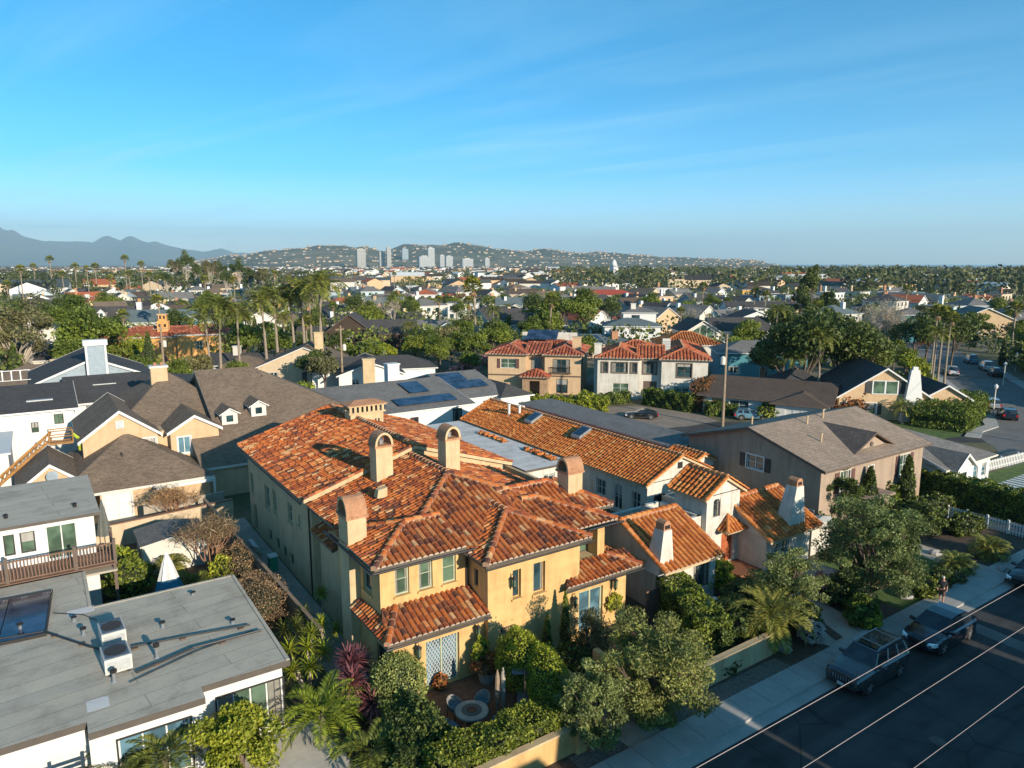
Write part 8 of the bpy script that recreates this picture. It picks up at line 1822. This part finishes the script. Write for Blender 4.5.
# assorted shrubs
for i, (px, row, z, r, n, lf, mt, lab) in enumerate(((130, 580, .9, (1.4, 1.2, 1.2), 2600, .12, L_MID, 'leafy green shrub behind the deck post in the left yard'), (118, 565, .9, (1.0, 1.0, 1.1), 1600, .12, L_BRIGHT, 'yellow-green shrub beside the brown deck post'), (160, 560, .7, (1.0, .8, .8), 1400, .1, L_FLOWW, 'white flowering shrub before the garden shed'), (185, 552, .8, (1.3, .6, .9), 1300, .1, L_BRIGHT, 'climbing green shrub against the garden shed'), (223, 572, .8, (.9, .9, 1.0), 1500, .12, L_YEL, 'yellow-green bush at the foot of the reddish bare tree'), (255, 600, 1.2, (1.7, 2.6, 1.1), 13000, .045, L_TWIG, 'dry brown twiggy vine mass along the passage fence'), (240, 562, 1.0, (1.2, 2.2, 1.0), 8000, .045, L_TWIG, 'dry brown twiggy vine mass behind, by the reddish bare tree'), (712, 575, .9, (1.5, 1.1, .9), 3000, .12, L_BRIGHT, 'bright green shrub beside the tiled step of the white cottage'), (745, 598, .8, (1.8, 1.2, .9), 3000, .12, L_DARK, 'dark shrub below the tiled step of the white cottage'), (700, 622, .7, (1.4, 1.0, .8), 2200, .12, L_MID, 'green shrub in front of the rough hedge, left of the arching palm'), (760, 640, .5, (1.0, .7, .6), 1500, .11, L_BRIGHT, 'low bright shrub at the pavement under the arching palm'), (805, 618, .8, (.9, .8, .9), 1700, .11, L_DARK, 'dark green shrub left of the front walk'), (812, 632, .6, (.7, .6, .6), 900, .11, L_FLOWW, 'white and pink flowering bush left of the front walk'), (822, 586, .8, (.8, .7, .8), 1100, .11, L_FLOWP, 'pinkish white flowering bush right of the arching palm'), (843, 590, .8, (1.4, 1.1, .9), 2400, .12, L_DARK, 'dark shrubs in shade right of the flowering bush'), (862, 612, .7, (1.1, .8, .9), 2000, .12, L_MID, 'broad-leaved green shrub beside the front walk under the largest olive'), (871, 622, .4, (.6, .5, .5), 800, .1, L_YEL, 'yellow flowering plant at the pavement under the largest olive'), (925, 588, .5, (1.0, .8, .7), 1700, .1, L_MID, 'green shrub near the pedestrian, left'), (940, 578, .5, (.9, .7, .6), 1300, .1, L_DARK, 'small dark shrub behind the pedestrian'), (958, 578, .3, (.5, .5, .4), 700, .1, L_GREYG, 'pale succulent clump at the pavement before the near sago palm'), (540, 625, .7, (1.2, .8, .9), 2000, .11, L_DARK, 'dark shrubs at the foot of the villa front between the cypresses'), (500, 632, .6, (.8, .6, .8), 1300, .1, L_MID, 'small green shrub behind the arched hedge'), (575, 668, .8, (1.2, 1.3, 1.0), 3000, .11, L_DARK, 'dark shrubs between the arched hedge and the olives'), (470, 760, .3, (1.2, .7, .6), 1600, .1, L_RUST, 'reddish low plants at the bottom edge of the patio'), (415, 762, .6, (1.3, 1.0, .9), 2600, .12, L_DARK, 'dark shrub at the bottom edge left of the patio hedge'), (690, 680, .3, (1.4, .5, .4), 900, .1, L_GREYG, 'low scrubby plants at the pavement under the cream wall'), (725, 665, .4, (1.2, .5, .4), 900, .1, L_DARK, 'low dark plants at the pavement right of the cream wall'), (885, 500, 1.2, (1.3, 1.0, 1.4), 2600, .14, L_MID, 'green shrub between the ivy columns and the largest olive'), (925, 520, 1.0, (1.6, 1.2, 1.2), 2600, .14, L_DARK, 'dark shrub at the right of the largest olive'), (965, 525, .6, (1.8, 1.0, .8), 2200, .14, L_DARK, 'shaded shrubs in front of the dark hedge'), (825, 532, .9, (1.0, 1.0, 1.2), 1800, .13, L_DARK, 'dark shrub by the curved white side wall'), (240, 610, .4, (.8, .8, .4), 700, .1, L_DARK, 'low dark shrub at the rear corner of the flat roof'), (350, 700, .8, (.9, .7, .8), 1500, .1, L_DARK, 'dark shrub beneath the purple spiky plant'), (440, 660+22, .35, (.35, .3, .4), 500, .09, L_RUST, 'reddish plant at the left jamb of the lattice french door'), (652, 712, .35, (1.0, .5, .45), 900, .09, L_GREYG, 'grey scrub on the gravel right of the garden gate'), (770, 412, 1.0, (2.2, 1.4, 1.2), 900, .2, L_MID, 'shrubs before the ranch house garage'), (850, 405, 1.6, (2.4, 2.4, 2.0), 1500, .22, L_RUST, 'rust and green bush between the ranch house and the tan gabled house'), (500, 360, 1, (3.5, 3, 1.5), 1200, .3, L_FLOWP, 'pink flowering mass on the garden bank left of the beige villa'), (465, 372, 1, (3, 2.5, 1.5), 900, .3, L_FLOWP, 'second pink flowering bank farther left of the beige villa'), (585, 402, 1.2, (1.3, 1.3, 1.5), 900, .2, L_YEL, 'bright yellow-green bush at the right corner of the beige villa'))):
    sh(lab, px, row, z, r, n, lf, mt, 60+i)
bt = bare_tree('bare_tree', 'reddish leafless fruit tree in the left yard before the tan garden wall', 'tree', 4.6, .55, plain('bark_red', (.26, .14, .08), .9), 8, .08, 6, None, 3500, L_TWIG, vs=.6); bt.location = (*at(212, 580), 0)
bt = bare_tree('bare_tree', 'orange-tinted leafless tree against the wall right of the garage door', 'tree', 3.8, .6, plain('bark_orange', (.32, .17, .09), .9), 18, .07, 6, None, 2500, L_TWIG, vs=.6); bt.location = (*at(180, 530), 0)
bt = bare_tree('bare_tree', 'dense olive-brown leafless tree behind the villa rear roof', 'tree', 6.0, .5, BARK, 28, .12, 6, None, 9000, leafmat('leaf_bud', (.09, .085, .04), (.20, .18, .09), .2)); bt.location = (*at(303, 440, 0), 0)
# kerbside extras
m = MB(); m.lathe(0, 0, [(.12, 0), (.13, .3), (.09, .35), (.02, .42)], WHITE, 8); single(m, 'white_lantern', 'small white object by the path edge under the largest olive', 'garden lamp', (*at(911, 596), .04))
m = MB(); m.hexa([(0, 0, 0), (1.5, 0, 0), (0, 1.1, 0), (1.5, 1.1, 0), (0, .0, 1.4), (1.5, 0, 1.4), (0, 1.1, 1.55), (1.5, 1.1, 1.55)], WHITEST); o = single(m, 'white_garden_cover', 'pale slab-like cover between the large olive and the rough hedge', 'garden box', (*at(700, 635), 0), R(-20))
random.seed(14); 
for i, (px, row, lab) in enumerate(((905, 598, 'pale boulder at the lawn edge beside the white garden lamp'), (935, 555, 'rounded boulder left of the near sago palm'), (783, 650, 'pale boulder at the pavement below the arching palm'), (1003, 572, 'flat pale boulder by the shaded picket fence'))):
    P_, N_ = None, None; m = core_ellipsoid((0, 0, .12), (.5, .35, .28), CONC, 1, 9); m.v = [(x+random.uniform(-.05, .05), y+random.uniform(-.05, .05), z+random.uniform(-.03, .03)) for x, y, z in m.v]; single(m, 'boulder', lab, 'rock', (*at(px, row), 0), random.uniform(0, 3))
# ---------------------------------------------------------------- across the near street (outside the frame): houses that shade the road
random.seed(33)
for i, (x0, x1, h, m_, lab) in enumerate(((-14, 2, 5.6, .42, 'two-storey house across the street, first from the left'), (3.6, 17.3, 5.8, .42, 'two-storey house across the street, second from the left'), (19.2, 26.2, 6.3, .45, 'narrow two-storey house across the street'), (27.9, 41.3, 6.45, .42, 'two-storey house across the street facing the parked cars'), (43.2, 44.8, 5.2, .4, 'garden tower across the street'), (47.4, 62, 5.8, .4, 'two-storey house across the street on the right'), (63.5, 78, 5.6, .4, 'grey two-storey house across the street, far right'))):
    house('street_house', lab, (x0, 0), 0, [B_(0, x1-x0, -13, 0, h, OFFW, SH_GREY, m=m_, lo='gable', hi='gable')], [(0, 'back', 1.0, 2.2 if x1-x0 > 4 else 1.4, 1, 2.2)])
flush_labels()
# ================================================================ LIGHT, SKY, HAZE, CAMERA
SUN_EL = R(16.5); AZ = (0.10, -1.0)      # towards the sun, horizontally
az = V((AZ[0], AZ[1], 0)).normalized(); sd = V((az.x*math.cos(SUN_EL), az.y*math.cos(SUN_EL), math.sin(SUN_EL)))
l = bpy.data.lights.new('sun', 'SUN'); l.energy = 5.0; l.angle = R(.55); l.color = (1, .86, .68); lo = bpy.data.objects.new('sun', l); C.objects.link(lo); lo.rotation_euler = sd.to_track_quat('Z', 'Y').to_euler(); lo.location = (0, -30, 60)
w = bpy.data.worlds.new('World'); sc.world = w; w.use_nodes = True; nt = w.node_tree; bg = nt.nodes['Background']
sky = nt.nodes.new('ShaderNodeTexSky'); sky.sky_type = 'NISHITA'; sky.sun_disc = False; sky.sun_elevation = SUN_EL; sky.sun_rotation = math.atan2(sd.x, sd.y); sky.air_density = 1.0; sky.dust_density = .4; sky.ozone_density = 2.2; sky.altitude = 20
tc = nt.nodes.new('ShaderNodeTexCoord'); mp = nt.nodes.new('ShaderNodeMapping'); mp.inputs['Rotation'].default_value = (0, 0, R(-56)); mp.inputs['Scale'].default_value = (1.0, 1.0, 1.0); nt.links.new(tc.outputs['Generated'], mp.inputs[0])
# wispy cirrus: noise on the plane of the cloud layer (direction / height), drawn out along one axis
sx = nt.nodes.new('ShaderNodeSeparateXYZ'); nt.links.new(tc.outputs['Generated'], sx.inputs[0])
def mth(op, a, b=None):
    n = nt.nodes.new('ShaderNodeMath'); n.operation = op
    for i, v in enumerate((a, b)):
        if v is None: continue
        if isinstance(v, (int, float)): n.inputs[i].default_value = v
        else: nt.links.new(v, n.inputs[i])
    return n.outputs[0]
zz = mth('MAXIMUM', sx.outputs[2], .03); cu_ = mth('DIVIDE', sx.outputs[0], zz); cv_ = mth('DIVIDE', sx.outputs[1], zz); cb = nt.nodes.new('ShaderNodeCombineXYZ'); nt.links.new(cu_, cb.inputs[0]); nt.links.new(cv_, cb.inputs[1])
mp2 = nt.nodes.new('ShaderNodeMapping'); mp2.vector_type = 'TEXTURE'; mp2.inputs['Rotation'].default_value = (0, 0, R(104)); mp2.inputs['Scale'].default_value = (5.5, 1.1, 1); nt.links.new(cb.outputs[0], mp2.inputs[0])
n1 = noise(nt, 1.0, 8, .62, mp2.outputs[0], .6); mp3 = nt.nodes.new('ShaderNodeMapping'); mp3.inputs['Scale'].default_value = (.12, .2, 1); nt.links.new(cb.outputs[0], mp3.inputs[0]); n2 = noise(nt, 1.0, 3, .5, mp3.outputs[0])
cm = mth('MULTIPLY', ramp(nt, n1, [(.46, (0, 0, 0)), (.72, (1, 1, 1))]), ramp(nt, n2, [(.38, (0, 0, 0)), (.58, (1, 1, 1))])); cm = mth('MULTIPLY', cm, .36)
hs = nt.nodes.new('ShaderNodeHueSaturation'); hs.inputs['Saturation'].default_value = 1.1; hs.inputs['Hue'].default_value = .49; nt.links.new(sky.outputs[0], hs.inputs['Color'])
hs_out = mix_rgb(nt, 1.0, hs.outputs[0], (.17, 1.10, 1.72), 'MULTIPLY')
hgr = ramp(nt, sx.outputs[2], [(0, (4.2, .74, .72)), (.05, (2.7, .62, .60)), (.12, (.7, .43, .42)), (.22, (.24, .36, .345)), (.5, (.06, .37, .31))]); hs_out = mix_rgb(nt, 1.0, hs_out, hgr, 'MULTIPLY'); hs_out = mix_rgb(nt, 1.0, hs_out, (3.4, 3.4, 3.4), 'MULTIPLY')
skyc = mix_rgb(nt, cm, hs_out, (6.5, 10.5, 12.0)); nt.links.new(skyc, bg.inputs[0]); bg.inputs[1].default_value = .052
hz_ = MB(); hz_.box(-27000, 27000, -27000, 27000, -1.0, 1200, MATS['white_paint']); hzm = bpy.data.materials.new('haze'); hzm.use_nodes = True; n_ = hzm.node_tree; n_.nodes.clear(); out = n_.nodes.new('ShaderNodeOutputMaterial'); pv = n_.nodes.new('ShaderNodeVolumePrincipled'); pv.inputs['Color'].default_value = (.58, .86, 1, 1); pv.inputs['Density'].default_value = .000075; pv.inputs['Anisotropy'].default_value = .1; n_.links.new(pv.outputs[0], out.inputs['Volume'])
hz_.mats = [hzm]; ho = hz_.build('haze'); ho['kind'] = 'stuff'; ho['label'] = 'thin pale haze filling the air over the whole plain'
cam = bpy.data.cameras.new('camera'); co = bpy.data.objects.new('camera', cam); C.objects.link(co); co.location = (0, 0, CAMH); co.rotation_euler = (PI/2-PIT, 0, HEAD-PI/2); cam.sensor_width = 36; cam.lens = FPX/1024*36; cam.clip_start = .5; cam.clip_end = 60000; sc.camera = co
sc.view_settings.view_transform = 'Standard'; sc.view_settings.look = 'None'; sc.view_settings.exposure = .95; sc.view_settings.gamma = 1
for o in bpy.data.objects:
    if '_off' in o.keys(): del o['_off']
    if o.parent is not None:
        for k in ('category', 'group'):
            if k in o.keys(): del o[k]
print('OBJS', len(bpy.data.objects), 'houses', nh, 'trees', NT)
